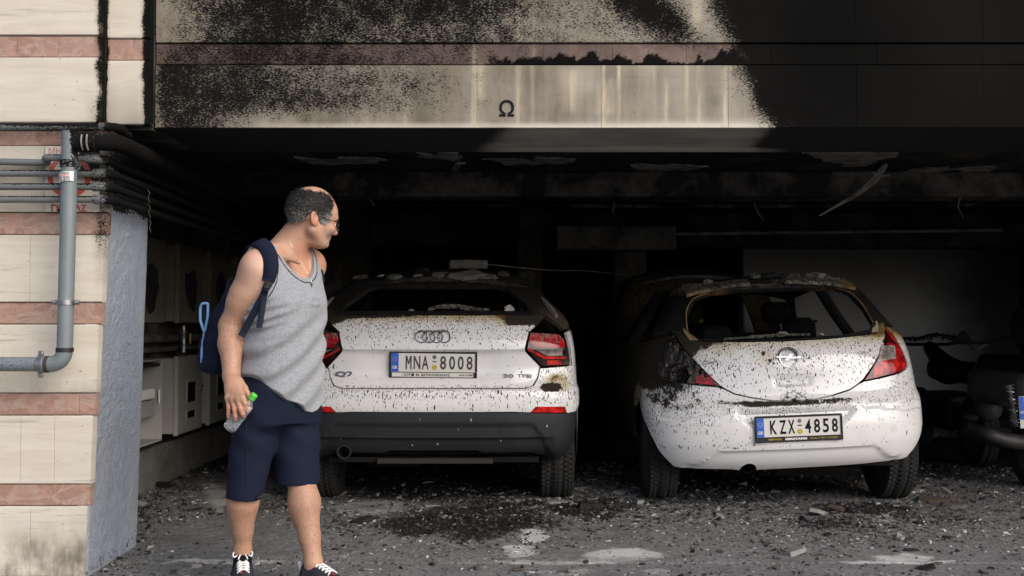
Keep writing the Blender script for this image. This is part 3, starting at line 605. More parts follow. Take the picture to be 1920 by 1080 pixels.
# meter cabinets on the side wall
t = NT('smoked_cabinet_paint'); n = t.noise(5, 6, .6); zc = t.sep(t.obj(), 2); f = t.mr(t.ma('ADD', zc, t.ma('MULTIPLY', n, .5)), .55, 1.55, 0, 1)
c = t.mix(f, t.mix(n, (.34, .335, .31), (.46, .45, .42)), t.mix(n, (.045, .04, .03), (.10, .09, .07))); t.set(col=c, rough=.55, spec=.4); t.bump(t.noise(40, 4), .08, .004); M_CAB = t.m
M_DARKG = simple('dark_meter_glass', (.012, .012, .012), .2, var=.5, scale=10); M_CHAR = sootmat('charred_hole', (.006, .006, .006), (.03, .028, .025), scale=9)
XF, XW = -2.42, -2.595
def cabinet(y0, y1, z0, z1, label, open_=False, upper=False, char=0):
    root = thing('meter_cabinet', label, 'cabinet', (0, 0, 0), 'meter cabinets on the side wall')
    b = MB(); w = .012
    b.box((XW, y0, z0), (XF-.02, y0+w, z1), .002); b.box((XW, y1-w, z0), (XF-.02, y1, z1), .002); b.box((XW, y0+w, z1-w), (XF-.02, y1-w, z1), .002); b.box((XW, y0+w, z0), (XF-.02, y1-w, z0+w), .002); b.box((XW, y0+w, z0+w), (XW+w, y1-w, z1-w))
    b.obj('case', M_CAB, root)
    if not open_:
        b = MB().box((XF-.018, y0+.028, z0-.01), (XF, y1+.005, z1+.01), .005); b.obj('cabinet_door', M_CAB, root)
        b = MB().box((XF-.03, y0-.006, z0-.015), (XF+.004, y0+.026, z1+.015), .004); b.obj('hinge_post', M_CAB, root)
        H = z1-z0; D = y1-y0
        if not upper:
            for a, c_, yy0, yy1 in ((.40, .76, .34, .74), (.16, .32, .34, .70)):
                b = MB(); ya, yb_, za, zb_ = y0+D*yy0, y0+D*yy1, z0+H*a*.9, z0+H*c_*.9
                for q in [((XF, ya, za), (XF+.008, ya+.014, zb_)), ((XF, yb_-.014, za), (XF+.008, yb_, zb_)), ((XF, ya+.014, zb_-.014), (XF+.008, yb_-.014, zb_)), ((XF, ya+.014, za), (XF+.008, yb_-.014, za+.014))]: b.box(*q, .002)
                fr = b.obj('window_frame', M_CAB, root); b = MB().box((XF+.0005, ya+.014, za+.014), (XF+.004, yb_-.014, zb_-.014)); b.obj('pane', M_DARKG, fr)
            b = MB().box((XF, y0+D*.84, z0+H*.5), (XF+.02, y0+D*.90, z0+H*.60), .004); b.box((XF+.02, y0+D*.80, z0+H*.565), (XF+.03, y0+D*.92, z0+H*.595), .004); b.obj('handle', M_STEEL, root)
        else:
            rr = np.random.default_rng(int(char*10)); a = np.linspace(0, 2*math.pi, 18, endpoint=False); r = 1+.35*(rr.random(18)-.5)
            V = np.stack([0*a+XF+.002, y0+D*.5+D*.22*r*np.cos(a)+.03*np.sin(2*a), z0+H*.42+H*.30*r*np.sin(a)], 1); V = np.concatenate([V, V+[.006, 0, 0]]); mk('burnt_hole', V, [list(range(18, 36))]+[[k, (k+1) % 18, 18+(k+1) % 18, 18+k] for k in range(18)], M_CHAR, root)
            b = MB()
            for q in range(2):
                y = y0+D*(.42+.14*q); b.tube(smoothpath([(XF+.012, y, z0+H*.55), (XF+.025, y+.02, z0+H*.4), (XF+.012, y+.012, z0+H*(.22-.08*q))], 4), .004+.003*rr.random(), 6)
            b.obj('melted_drip', M_CHAR, root, True)
    else:
        b = MB().box((XW+.02, y1-.34, z0+.30*(z1-z0)), (XF-.06, y1-.03, z0+.50*(z1-z0)), .01); b.obj('meter_body', M_CAB, root)
        b = MB().box((XW+.05, y1-.356, z0+.52*(z1-z0)), (XF-.05, y1-.06, z0+.64*(z1-z0)), .008); mt = b.obj('counter', M_WHITE, root)
        b = MB().box((XW+.065, y1-.360, z0+.555*(z1-z0)), (XF-.07, y1-.357, z0+.60*(z1-z0)), .001); b.obj('dial_window', M_DARKG, mt)
        b = MB().box((XF-.04, y1-.03, z0+.45*(z1-z0)), (XF-.03, y1-.012, z0+.62*(z1-z0)), .003); b.obj('handle', M_WHITE, root)
        b = MB().box((XW+.012, y0+.02, z1-.05), (XF-.03, y1-.015, z1-.03), .003); b.obj('inner_shelf', M_CHAR, root)
    return root
cabinet(7.15, 7.87, .36, .93, 'open lower meter cabinet with its gas meter showing', True)
cabinet(8.16, 8.80, .375, .92, 'closed lower meter cabinet with a handle beside its little window')
cabinet(9.02, 9.66, .375, .92, 'lower meter cabinet half hidden behind the walking man')
cabinet(7.15, 7.87, 1.19, 1.74, 'scorched upper meter cabinet closest to the pillar', False, True, 1)
cabinet(8.16, 8.80, 1.19, 1.74, 'middle upper meter cabinet with a melted hole in its door', False, True, 2)
cabinet(9.02, 9.66, 1.19, 1.74, 'upper meter cabinet partly behind the blue backpack', False, True, 3)
cabinet(9.9, 10.5, 1.19, 1.74, 'farthest upper meter cabinet in the dark beyond the man', False, True, 4)
o = tag(st_box('wall_plinth', (-2.598, 7.02, -.05), (-2.53, 13.5, .30), sootmat('plinth_concrete', (.06, .058, .052), (.20, .195, .18), (.3, .65), scale=2)), 'low pale concrete plinth along the side wall under the cabinets', 'plinth')
V = MB(); V.tube(elbowpath([(-2.50, 7.1, 1.07), (-2.50, 10.2, 1.06)], .05), .03, 12); V.tube([(-2.52, 7.1, .99), (-2.52, 10.2, .985)], .02, 10)
V.obj('supply_pipes', M_SOOT, None, True); o = bpy.data.objects['supply_pipes']; o.name = 'supply_pipe'; tag(o, 'dark horizontal supply pipe between the two cabinet rows', 'pipe')
VV = thing('gas_valve', 'upright steel gas valve with a small yellow lever between the cabinets', 'valve')
yv, xv = 8.42, -2.455
b = MB().lathe([(.012, 0), (.018, .005), (.018, .03), (.024, .035), (.024, .05), (.020, .055), (.020, .14), (.024, .145), (.024, .165), (.017, .17), (.017, .20), (.01, .21)], Matrix.Translation((xv, yv, .955)), 14); b.obj('body', M_STEEL, VV, True)
b = MB().box((xv+.02, yv+.08, 1.02), (xv+.03, yv+.095, 1.10), .003); b.obj('lever', simple('yellow_lever_paint', (.35, .25, .05), .6), VV)
# ------------------------------------------------------------------ cars
def paint_mat():
    t = NT('white_car_paint'); S = t.attr('soot'); B = t.attr('burn'); Y = t.attr('scorch')
    base = t.mix(t.noise(3, 4), (.79, .79, .78), (.84, .84, .83))
    base = t.mix(t.mr(t.noise(12, 5, .6, t.map((1, 1, .35))), .5, .75, 0, .2), base, (.58, .58, .56))      # dust film
    base = t.mix(t.ma('MULTIPLY', Y, t.mr(t.noise(14, 4), .25, .7, .6, 1.2), clamp=True), base, (.50, .38, .13))
    base = t.mix(t.mr(Y, .75, 1.0), base, (.16, .075, .015))
    cell = None; col = base; tot = None
    for sc, st_, lo, k in ((98, .27, .36, 0), (150, .36, .38, 1), (56, .25, .27, 2)):
        v = t.map((1, 1, st_), rot=(0, .12, 0), loc=(3.1*k, 1.7*k, 0)); wob = t.noise(90, 2, .5, color=True)
        vv = t.n.new('ShaderNodeMix'); vv.data_type = 'VECTOR'; vv.inputs[0].default_value = .006; t.L(v, vv.inputs[4]); t.L(wob, vv.inputs[5])
        d = t.vor(sc, vv.outputs[1]); k_ = t.n.new('ShaderNodeTexVoronoi'); t.L(vv.outputs[1], k_.inputs['Vector']); k_.inputs['Scale'].default_value = sc
        r = t.sep(k_.outputs['Color'], 0); r2 = t.sep(k_.outputs['Color'], 1)
        on = t.mr(t.ma('SUBTRACT', t.ma('MULTIPLY', S, (.95, 1.0, .55)[k]), r), 0, .02)
        rad = t.ma('MULTIPLY_ADD', r2, lo*.75, lo*.4)
        m = t.ma('MULTIPLY', on, t.mr(d, rad, t.ma('SUBTRACT', rad, .07)))
        tot = m if tot is None else t.ma('MAXIMUM', tot, m)
    fine = t.noise(60, 5, .68); th = t.ma('SUBTRACT', .86, t.ma('MULTIPLY', B, .72))
    bm = t.ma('MULTIPLY', t.mr(fine, t.ma('SUBTRACT', th, .10), t.ma('ADD', th, .07)), t.mr(B, 0, .05)); bm = t.ma('MAXIMUM', bm, t.mr(B, .8, .97))
    soot = t.mix(t.noise(25, 5), (.013, .011, .008), (.045, .038, .026)); dk = t.ma('MAXIMUM', tot, bm)
    col = t.mix(dk, base, soot); t.set(col=col, rough=t.mr(dk, 0, 1, .16, .85), coat=t.mr(dk, 0, 1, .6, 0), coatr=.06, spec=t.mr(dk, 0, 1, .5, .15))
    t.bump(t.ma('ADD', t.ma('MULTIPLY', dk, .5), t.ma('MULTIPLY', t.noise(2.2, 2), .25)), .12, .004); return t.m
M_PAINT = paint_mat()
def burnt_mat():
    t = NT('burnt_car_metal'); n = t.noise(7, 6, .65); n2 = t.noise(50, 5, .65); O = t.attr('rust'); L_ = t.attr('ash')
    c = t.mix(t.mr(n, .35, .7), (.006, .006, .006), (.016, .015, .0135)); c = t.mix(t.mr(n2, .64, .7, 0, .25), c, (.07, .065, .055))
    c = t.mix(t.ma('MULTIPLY', O, t.mr(n, .3, .6), clamp=True), c, t.mix(n2, (.20, .085, .015), (.34, .23, .09)))
    c = t.mix(t.ma('MULTIPLY', L_, t.mr(n2, .4, .62), clamp=True), c, (.27, .25, .20))
    t.set(col=c, rough=.85, spec=.12); t.bump(t.ma('ADD', n2, n), .5, .006); return t.m
M_BURNT = burnt_mat()
def plastic(name, col, rough=.55):
    t = NT(name); n = t.noise(6, 5); c = t.mix(n, tuple(k*.8 for k in col), tuple(k*1.25 for k in col)); v = t.map((1, 1, .5)); k = t.n.new('ShaderNodeTexVoronoi'); t.L(v, k.inputs['Vector']); k.inputs['Scale'].default_value = 38
    m = t.ma('MULTIPLY', t.mr(t.sep(k.outputs['Color'], 0), .955, .96), t.mr(k.outputs['Distance'], .22, .12)); c = t.mix(m, c, (.4, .4, .38)); c = t.mix(t.mr(t.noise(9, 5, .6, t.map((1, 1, .4))), .55, .75, 0, .5), c, tuple(k*1.9 for k in col))
    t.set(col=c, rough=rough, spec=.4); t.bump(t.noise(220, 2), .05, .001); return t.m
M_PLAS = plastic('anthracite_bumper_plastic', (.019, .021, .024)); M_PLASD = plastic('black_trim_plastic', (.013, .014, .015))
def redglass(name, c, rough=.12, spk=.0):
    t = NT(name); n = t.noise(60, 3); x = t.map((1, 1, 1)); w = t.n.new('ShaderNodeTexWave'); t.L(x, w.inputs[0]); w.inputs['Scale'].default_value = 60; w.bands_direction = 'Z'
    cc = t.mix(t.mr(t.noise(22, 4), .4, .62), tuple(k*.45 for k in c), tuple(min(1, k*1.25) for k in c)); S = t.attr('soot')
    f = t.noise(75, 4, .65, t.map((1, 1, .5))); th = t.ma('SUBTRACT', .76, t.ma('MULTIPLY', S, .36)); m = t.ma('MULTIPLY', t.mr(f, th, t.ma('ADD', th, .03)), t.mr(S, 0, .05))
    cc = t.mix(m, cc, t.mix(n, (.02, .015, .012), (.35, .25, .22))); t.set(col=cc, rough=t.mr(m, 0, 1, rough, .7), coat=.35, coatr=.06, spec=.35); t.bump(t.noise(35, 3), .25, .003); return t.m
M_RED = redglass('red_lamp_lens', (.42, .012, .014)); M_REDB = redglass('bright_red_reflector', (.62, .02, .015)); M_REDD = redglass('dark_smoked_lens', (.05, .004, .004)); M_CLEAR = redglass('clear_reversing_lens', (.36, .30, .28)); M_HOUS = redglass('dark_lamp_housing', (.022, .006, .006))
M_INT = simple('charred_interior', (.011, .0105, .010), .9, var=.5, scale=12, bump=.3, spec=.1)
M_TYRE = simple('dusty_tyre_rubber', (.020, .020, .019), .8, var=.35, scale=14, bump=.25, spec=.25)
M_EMB = simple('dark_chrome_badge', (.20, .20, .20), .3, 1.0, .2, 40); M_EMBL = simple('bright_chrome_badge', (.62, .62, .62), .2, 1.0, .15, 40)
M_PLATE = simple('number_plate_white', (.70, .69, .64), .4, var=.04, scale=10); M_BLUEP = simple('plate_blue', (.02, .11, .55), .4, var=.08); M_YEL = simple('yellow_seal', (.50, .37, .03), .5, var=.3, scale=90); M_GREYP = simple('plate_grey_ink', (.055, .052, .045), .5, var=.15)
class Shell:
    """rear half of a car body: a profile of heights swept round a rounded plan outline"""
    def __init__(s, x, y, prof, n, Lside, roll=0.0, yaw=0.0, relief=None):
        a = np.array(prof, float); s.x0, s.y0 = x, y; s.z = a[:, 0]
        s.yr, s.w, s.b = pchip(a[:, 0], a[:, 1]), pchip(a[:, 0], a[:, 2]), pchip(a[:, 0], a[:, 3]); s.n = n; s.Ls = Lside; s.relief = relief
        R = Matrix.Rotation(yaw, 3, 'Z') @ Matrix.Rotation(roll, 3, 'Y'); s.R = np.array(R); s.piv = np.array([0, 0, .30])
        ph = np.linspace(0, math.pi/2, 400); wr, br = .86, .30; X = wr*np.sin(ph)**(2/n); Yy = br*(1-np.cos(ph)**(2/n)); s.L = np.concatenate([[0], np.cumsum(np.hypot(np.diff(X), np.diff(Yy)))]); s.ph = ph; s.Lr = s.L[-1]
    def S0(s, q, z, rel=True):                     # car frame
        q = np.asarray(q, float); z = np.asarray(z, float); aq = np.abs(q); w, b, yr = s.w(z), s.b(z), s.yr(z)
        ph = np.interp(np.minimum(aq, s.Lr), s.L, s.ph); x = w*np.sin(ph)**(2/s.n); y = yr+b*(1-np.cos(ph)**(2/s.n))
        ex = np.maximum(aq-s.Lr, 0); y = y+ex*(s.Ls-(yr+b))/(s.Ls-.30)
        P_ = np.stack([np.sign(q)*x, y, z+0*q], -1)
        if rel and s.relief is not None:
            d = s.relief(P_[..., 0], z, q); N = s.N0(q, z); P_ = P_+N*d[..., None]
        return P_
    def N0(s, q, z, rel=False):
        e = .004; a = s.S0(q+e, z, rel)-s.S0(q-e, z, rel); b = s.S0(q, z+e, rel)-s.S0(q, z-e, rel); n = np.cross(a, b); n /= np.linalg.norm(n, axis=-1)[..., None]+1e-12
        return n
    def T(s, V): return (np.asarray(V)-s.piv)@s.R.T+s.piv      # roll and yaw (car frame -> car root frame)
    def iT(s, V): return (np.asarray(V)-s.piv)@s.R+s.piv
    def qx(s, x, z):
        r = min(1., abs(x)/float(s.w(z))); ph = math.asin(r**(s.n/2)); return math.copysign(float(np.interp(ph, s.ph, s.L)), x)
    def qy(s, y, z, side=1): return side*(s.Lr+(y-float(s.yr(z)+s.b(z)))/(s.Ls-float(s.yr(z)+s.b(z)))*(s.Ls-.30))
    def hit(s, px, py):                            # where the sight line of a photo point meets the body
        d = np.linspace(s.y0-.5, s.y0+1.6, 4000); u = (px-960)/FPX; v = (540-py)/FPX; yy = ct-v*st; zz = st+v*ct; k = d/yy
        W_ = np.stack([u*k-s.x0, d-s.y0, CAM_H+zz*k], -1); C = s.iT(W_); z = np.clip(C[:, 2], s.z[0], s.z[-1]); w = s.w(z); r = np.clip(np.abs(C[:, 0])/w, 0, 1); ph = np.arcsin(r**(s.n/2)); ys = s.yr(z)+s.b(z)*(1-np.cos(ph)**(2/s.n))
        f = C[:, 1]-ys; f = np.where(np.abs(C[:, 0]) > w, -1, f); i = np.argmax(f > 0) if (f > 0).any() else int(np.argmin(np.abs(np.abs(C[:, 0])-w)))
        return s.qx(C[i, 0], z[i]), float(z[i])
    def poly(s, pts): return [s.hit(*p) for p in pts]
def round_poly(pts, r=.02, n=4):
    p = [np.array(a, float) for a in pts]; out = []
    for i in range(len(p)):
        a, b, c = p[i-1], p[i], p[(i+1) % len(p)]; u, v = a-b, c-b; lu, lv = np.linalg.norm(u), np.linalg.norm(v); k = min(r, lu*.45, lv*.45)
        q0, q2 = b+u/lu*k, b+v/lv*k
        for j in range(n+1): t = j/n; out.append((1-t)**2*q0+2*t*(1-t)*b+t*t*q2)
    return out
def densify(p, h):
    out = []
    for i in range(len(p)):
        a, b = np.array(p[i], float), np.array(p[(i+1) % len(p)], float); n = max(1, int(np.linalg.norm(b-a)/h))
        out += [a+(b-a)*k/n for k in range(n)]
    return np.array(out)
def inpoly(P_, poly):
    x, y = P_[:, 0], P_[:, 1]; r = np.zeros(len(P_), bool); p = np.asarray(poly); j = len(p)-1
    for i in range(len(p)):
        c = ((p[i, 1] > y) != (p[j, 1] > y)) & (x < (p[j, 0]-p[i, 0])*(y-p[i, 1])/(p[j, 1]-p[i, 1]+1e-15)+p[i, 0]); r ^= c; j = i
    return r
def edge_dist(P_, poly):
    p = np.asarray(poly); d = np.full(len(P_), 9.)
    for i in range(len(p)):
        a, b = p[i-1], p[i]; ab = b-a; t = np.clip(((P_-a)@ab)/(ab@ab+1e-15), 0, 1); d = np.minimum(d, np.linalg.norm(P_-a-t[:, None]*ab, axis=1))
    return d
def patch(s, name, outline, mat, parent, h=.022, off=0.0, skirt=.02, attrs=None, holes=(), edge=.003, rr=.0, fn=None, sk=None):
    s_ = s; ol = round_poly(outline, rr) if rr > 0 else outline; ol = densify(ol, h); hs = [densify(round_poly(q, rr) if rr > 0 else q, h) for q in holes]
    lo, hi = ol.min(0), ol.max(0); gx, gy = np.meshgrid(np.arange(lo[0]+h*.5, hi[0], h), np.arange(lo[1]+h*.5, hi[1], h*.9), indexing='ij'); gx = gx+(np.arange(gx.shape[1]) % 2)*h*.5
    Q = np.stack([gx.ravel(), gy.ravel()], 1); Q = Q[inpoly(Q, ol)]
    for q in hs: Q = Q[~inpoly(Q, q)]
    dd = edge_dist(Q, ol) if len(Q) else np.zeros(0)
    for q in hs:
        if len(Q): dd = np.minimum(dd, edge_dist(Q, q))
    Q = Q[dd > h*.5]; loops = [ol]+hs; pts = np.concatenate(loops+[Q]); ed = []; n = 0
    for l in loops: ed += [(n+k, n+(k+1) % len(l)) for k in range(len(l))]; n += len(l)
    r = geometry.delaunay_2d_cdt([Vector(p) for p in pts], ed, [], 0, 1e-7); v2 = np.array([v[:] for v in r[0]]); F = [list(f) for f in r[2]]
    c = np.array([v2[f].mean(0) for f in F]); ok = inpoly(c, ol)
    for q in hs: ok &= ~inpoly(c, q)
    F = [f for f, o in zip(F, ok) if o]
    F = [f if (lambda a: (a[1][0]-a[0][0])*(a[2][1]-a[0][1])-(a[1][1]-a[0][1])*(a[2][0]-a[0][0]))(v2[f]) > 0 else f[::-1] for f in F]
    P0 = s.S0(v2[:, 0], v2[:, 1]); N = s.N0(v2[:, 0], v2[:, 1]); oo = off if fn is None else off+fn(P0, v2)
    V = P0+N*(np.asarray(oo)[..., None] if np.ndim(oo) else oo)
    cnt = {}
    for f in F:
        for a, b in zip(f, f[1:]+f[:1]):
            cnt[(a, b)] = 1
    bed = [(a, b) for (a, b) in cnt if (b, a) not in cnt]; bv = sorted({a for e in bed for a in e}); m = {a: i for i, a in enumerate(bv)}
    nb = len(bv); n0 = len(V); B1 = V[bv]-N[bv]*edge; B2 = V[bv]-N[bv]*skirt
    # inner vertices stay; the rim rolls over by `edge`
    if skirt > 0:
        V = np.concatenate([V, V[bv]-N[bv]*skirt]); F += [[a, n0+m[a], n0+m[b], b] for a, b in bed]
    at = None
    if attrs:
        at = {}
        for k, f in attrs.items():
            val = f(P0, v2); at[k] = np.concatenate([val, val[bv]]) if skirt > 0 else val
    return mk(name, s.T(V), F, mat, parent, True, at, 35)
def mirror(poly): return [(-a, b) for a, b in poly][::-1]
def wheel(parent, x, y, r, w, z=None, hub=.205, flat=0., seg=120, steel=True, side=-1):
    """tyre with a blocky tread and a spoked rim; axis along x; side: which way the outer face looks"""
    root = bpy.data.objects.new('wheel', None); root.empty_display_size = .1; link(root, parent); root.location = (x, y, r if z is None else z)
    hw = w/2; prof = [(hub, -hw*.8), (hub+.02, -hw*.95), (r*.82, -hw*1.03), (r*.93, -hw*.98), (r*.975, -hw*.88)]
    xs_ = np.linspace(-.82, .82, 15); prof += [(r*(1-.012*abs(q)**3), hw*q) for q in xs_]+[(r*.975, hw*.88), (r*.93, hw*.98), (r*.82, hw*1.03), (hub+.02, hw*.95), (hub, hw*.8)]
    M = axis_M((0, 0, 0), (1, 0, 0), (0, 0, 1)); V, F = lathem(prof, M, seg); F = [f for f in F if len(f) == 4]
    rad = np.hypot(V[:, 1], V[:, 2]); an = np.arctan2(V[:, 2], V[:, 1]); tr = rad > r*.97; xx = V[:, 0]/hw
    ph = (an*seg/(2*math.pi)*.5+np.abs(xx)*2.2) % 1.0; gr = ((ph < .34) & (np.abs(xx) > .12)) | (np.abs(np.abs(xx)-.34) < .05)
    k = np.where(tr & gr, 1-.012/r, 1.0); V[:, 1] *= k; V[:, 2] *= k
    if flat: V[:, 2] = np.maximum(V[:, 2], -r+flat)
    mk('tyre', V, F, M_TYRE, root, True, None, 28)
    b = MB(); o = side*hw; b.lathe([(hub+.002, -side*hw*.75), (hub, 0), (hub-.01, side*hw*.7), (hub+.012, side*hw*.86), (hub+.016, side*hw*.9)], M, 48)
    b.lathe([(0.0, side*hw*.62), (.045, side*hw*.62), (.05, side*hw*.5), (.05, side*hw*.2)], M, 24)
    for q in range(10):
        a = q*2*math.pi/10; c, s_ = math.cos(a), math.sin(a); M2 = Matrix(((1, 0, 0, 0), (0, c, -s_, 0), (0, s_, c, 0), (0, 0, 0, 1)))
        b.box((side*hw*.42, .04, -.016), (side*hw*.62, hub-.004, .016), .004, M2)
    b.obj('rim', M_STEEL, root, True)
    b = MB().lathe([(0, 0), (hub-.03, 0), (hub-.03, .012), (0, .012)], axis_M((-side*hw*.1, 0, 0), (1, 0, 0)), 32); b.obj('brake_disc', M_PLASD, root)
    return root
def plate(parent, M, w, h, txt, blue_dots, frame_h, ink, tilt=0, strip_white=True, dealer=None):
    """number plate in its holder; local x right, y up, z out of the plate"""
    root = bpy.data.objects.new('number_plate', None); link(root, parent); root.matrix_local = M
    b = MB(); t_ = .006; bw = .012
    b.box((-w/2-bw, h/2, 0), (w/2+bw, h/2+bw, .014), .003); b.box((-w/2-bw, -h/2-frame_h, 0), (w/2+bw, -h/2, .014), .003); b.box((-w/2-bw, -h/2+.0005, 0), (-w/2, h/2-.0005, .014), .003); b.box((w/2, -h/2+.0005, 0), (w/2+bw, h/2-.0005, .014), .003)
    b.obj('plate_holder', M_PLASD, root, True)
    b = MB().box((-w/2, -h/2, .001), (w/2, h/2, t_), .001); b.obj('plate_face', M_PLATE, root)
    bx = -w/2+w*.088; b = MB().box((-w/2+.002, -h/2+.002, t_), (bx, h/2-.002, t_+.0012)); b.obj('blue_band', M_BLUEP, root)
    V, F = text_mesh('GR', .026, Matrix.Translation(((-w/2+bx)/2, -h*.26, t_+.0014)), .0004, .0008, .95); mk('lettering', V, F, M_WHITE, root)
    b = MB()
    for k in range(12):
        a = k*math.pi/6; b.lathe([(.0022, 0), (.0022, .0006)], Matrix.Translation(((-w/2+bx)/2+.0125*math.cos(a), h*.16+.0125*math.sin(a), t_+.0012)), 6)
    b.obj('star_ring', M_YEL if blue_dots else M_WHITE, root)
    for ch, cx in txt:
        if ch == 'M':
            m_ = MB(); hh, wd_, sw = h*.36, w*.036, w*.0165
            for pl_ in ([(-wd_, -hh), (-wd_+sw, -hh), (-wd_+sw, hh), (-wd_, hh)], [(wd_-sw, -hh), (wd_, -hh), (wd_, hh), (wd_-sw, hh)], [(-wd_+sw*.2, hh), (-wd_+sw*1.15, hh), (sw*.42, -hh*.25), (-sw*.42, -hh*.25)], [(wd_-sw*.2, hh), (wd_-sw*1.15, hh), (-sw*.42, -hh*.25), (sw*.42, -hh*.25)]):
                V = np.array([(x+cx*w/2, y, t_+z) for z in (.0003, .0016) for x, y in pl_]); m_.add(V, [[0, 1, 2, 3][::-1], [4, 5, 6, 7]]+[[k, (k+1) % 4, 4+(k+1) % 4, 4+k] for k in range(4)])
            m_.obj('lettering', ink, root); continue
        V, F = text_mesh(ch, h*1.0, None, .0008, .0022, 1.0); V = np.asarray(V); V[:, 1] *= h*.72/np.ptp(V[:, 1]); wd = np.ptp(V[:, 0]); V[:, 0] *= min(1.0 if ch not in 'MN' else .80, w*.072/wd if ch in '0458' else w*.080/wd)
        V = xf(V, Matrix.Translation((cx*w/2, 0, t_+.001))); mk('lettering', V, F, ink, root)
    cx = .015*w
    b = MB().box((cx-.013, h*.06-.0035, t_), (cx+.013, h*.06+.0035, t_+.0015)); b.obj('dash', ink, root)
    b = MB().lathe([(.016, 0), (.016, .0022), (.013, .0028), (0, .0028)], Matrix.Translation((cx, -h*.25, t_+.0003)), 24); y = b.obj('yellow_seal', M_YEL, root)
    b = MB().lathe([(.0125, 0), (.0125, .002), (.0105, .0022), (.0105, .0003)], Matrix.Translation((cx, h*.30, t_+.0004)), 20); b.lathe([(.006, 0), (.006, .0018), (.003, .002)], Matrix.Translation((cx, h*.30, t_+.0005)), 8); b.obj('emblem_seal', M_EMB, root)
    if dealer: dealer(root, w, h, frame_h, t_)
    return root
def seat(parent, x, y, z, M_=None):
    b = MB(); Mx = Matrix.Translation((x, y, z)) @ Matrix.Rotation(math.radians(-14), 4, 'X'); b.box((-.22, -.06, 0), (.22, .06, .58), .05, Mx); b.box((-.12, -.05, .64), (.12, .04, .82), .04, Mx); b.tube([xf([[-.06, 0, .56]], Mx)[0], xf([[-.06, 0, .68]], Mx)[0]], .008, 6); b.tube([xf([[.06, 0, .56]], Mx)[0], xf([[.06, 0, .68]], Mx)[0]], .008, 6)
    return b.obj('seat', M_INT, parent, True)
def cavity(s, parent, ymax=3.4, zf=.45, belt=1.1):
    """floor pan, bulkheads and inner skins so that the empty windows look into a charred cabin"""
    b = MB(); b.box((-.74, .22, .34), (.74, ymax, .40)); b.box((-.70, .80, .42), (.70, .86, .98), .02); b.box((-.74, ymax-.75, .42), (.74, ymax-.35, .98), .04)
    V = b.verts(); return mk('cabin_floor', s.T(V), b.F, M_INT, parent)
def grid_obj(name, f, u, v, mat, parent, attr=None, thick=None):
    U, Vv = np.meshgrid(u, v, indexing='ij'); V = f(U, Vv).reshape(-1, 3); I = np.arange(len(V)).reshape(U.shape); F = np.stack([I[:-1, :-1], I[1:, :-1], I[1:, 1:], I[:-1, 1:]], -1).reshape(-1, 4).tolist()
    if thick is not None:
        n = len(V); V = np.concatenate([V, V+np.asarray(thick)]); F2 = [[a+n for a in f[::-1]] for f in F]; lp = list(I[:, 0])+list(I[-1, 1:])+list(I[-2::-1, -1])+list(I[0, -2:0:-1])
        F = F+F2+[[int(lp[k]), int(lp[k])+n, int(lp[(k+1) % len(lp)])+n, int(lp[(k+1) % len(lp)])][::-1] for k in range(len(lp))]
    at = {k: g(V) for k, g in attr.items()} if attr else None
    return mk(name, V, F, mat, parent, True, at, 50)
def nz(a, f, s=0): return fbm(np.stack([a[:, 0]*f+s, a[:, 1]*f, a[:, 2]*f], -1), 4)
# ================================================================== left car: white crossover
AX, AY = -.490, 6.98
a_prof = [(.28, .16, .80, .30), (.36, .06, .86, .32), (.45, .02, .895, .34), (.625, .0, .912, .34), (.70, .0, .915, .34), (.775, .012, .912, .34), (.80, .03, .91, .34), (.90, .045, .905, .33), (.985, .04, .898, .33), (1.01, .030, .895, .33), (1.10, .05, .880, .32), (1.17, .085, .860, .31), (1.225, .125, .830, .30), (1.27, .20, .790, .28), (1.35, .32, .715, .26), (1.43, .45, .645, .24), (1.47, .50, .60, .22)]
def a_rel(x, z, q):
    ax = np.abs(x); d = 0*x
    # recess with wing shaped flanks around the plate
    m = ss(1.0, .975, z)*ss(.80, .86, z)*ss(.52, .30, ax+.0*(z)); d = d-.022*m-.012*ss(1.004, .997, z)*ss(.80, .90, z)*ss(.86, .80, ax)
    # bumper ledge and the swage of the black valance
    d = d+.010*ss(.768, .756, z)*ss(.62, .66, z)
    arch = .545-.40*ss(.60, .86, ax); d = d-.012*ss(arch+.008, arch-.008, z)*(z < .62)
    d = d-.022*ss(.455, .445, z)*ss(.78, .70, ax)*(z < .50)
    return d
A = Shell(AX, AY, a_prof, 3.0, 3.9, 0, 0, a_rel)
CAR1 = thing('crossover_car', 'white crossover with four ring badge and burnt roof, left of the two white cars', 'car', (AX, AY, 0), 'burnt white cars in the garage')
def sy(pts): return A.poly(pts)
def R_(px, py): return A.hit(px, py)
# outlines (right half, photo points), mirrored for the left
tg_r = sy([(811, 728), (985, 728), (1000, 722), (1008, 708), (1013, 690)])
li_in = sy([(1015, 689), (986, 660), (985, 652), (992, 622)])
tg_top = sy([(984, 597)]); ztop = 1.226
hw_top = A.qx(.70, ztop)
right = tg_r+[(a+.006*0, b) for a, b in li_in]+[(hw_top, ztop)]
g_ = .004
def shrink(pts, d=-.0035): # offset polygon inward
    p = np.array(pts); n = len(p); out = []; ar = sum(p[i-1][0]*p[i][1]-p[i][0]*p[i-1][1] for i in range(n)); sg = 1 if ar > 0 else -1
    for i in range(n):
        a, b, c = p[i-1], p[i], p[(i+1) % n]; u = (b-a)/(np.linalg.norm(b-a)+1e-12); v = (c-b)/(np.linalg.norm(c-b)+1e-12); n1 = np.array([u[1], -u[0]])*sg; n2 = np.array([v[1], -v[0]])*sg; m = n1+n2; m /= max(.6, np.linalg.norm(m))*np.linalg.norm(m)/max(np.linalg.norm(m), 1e-9)+1e-12; out.append(b+m*d)
    return out
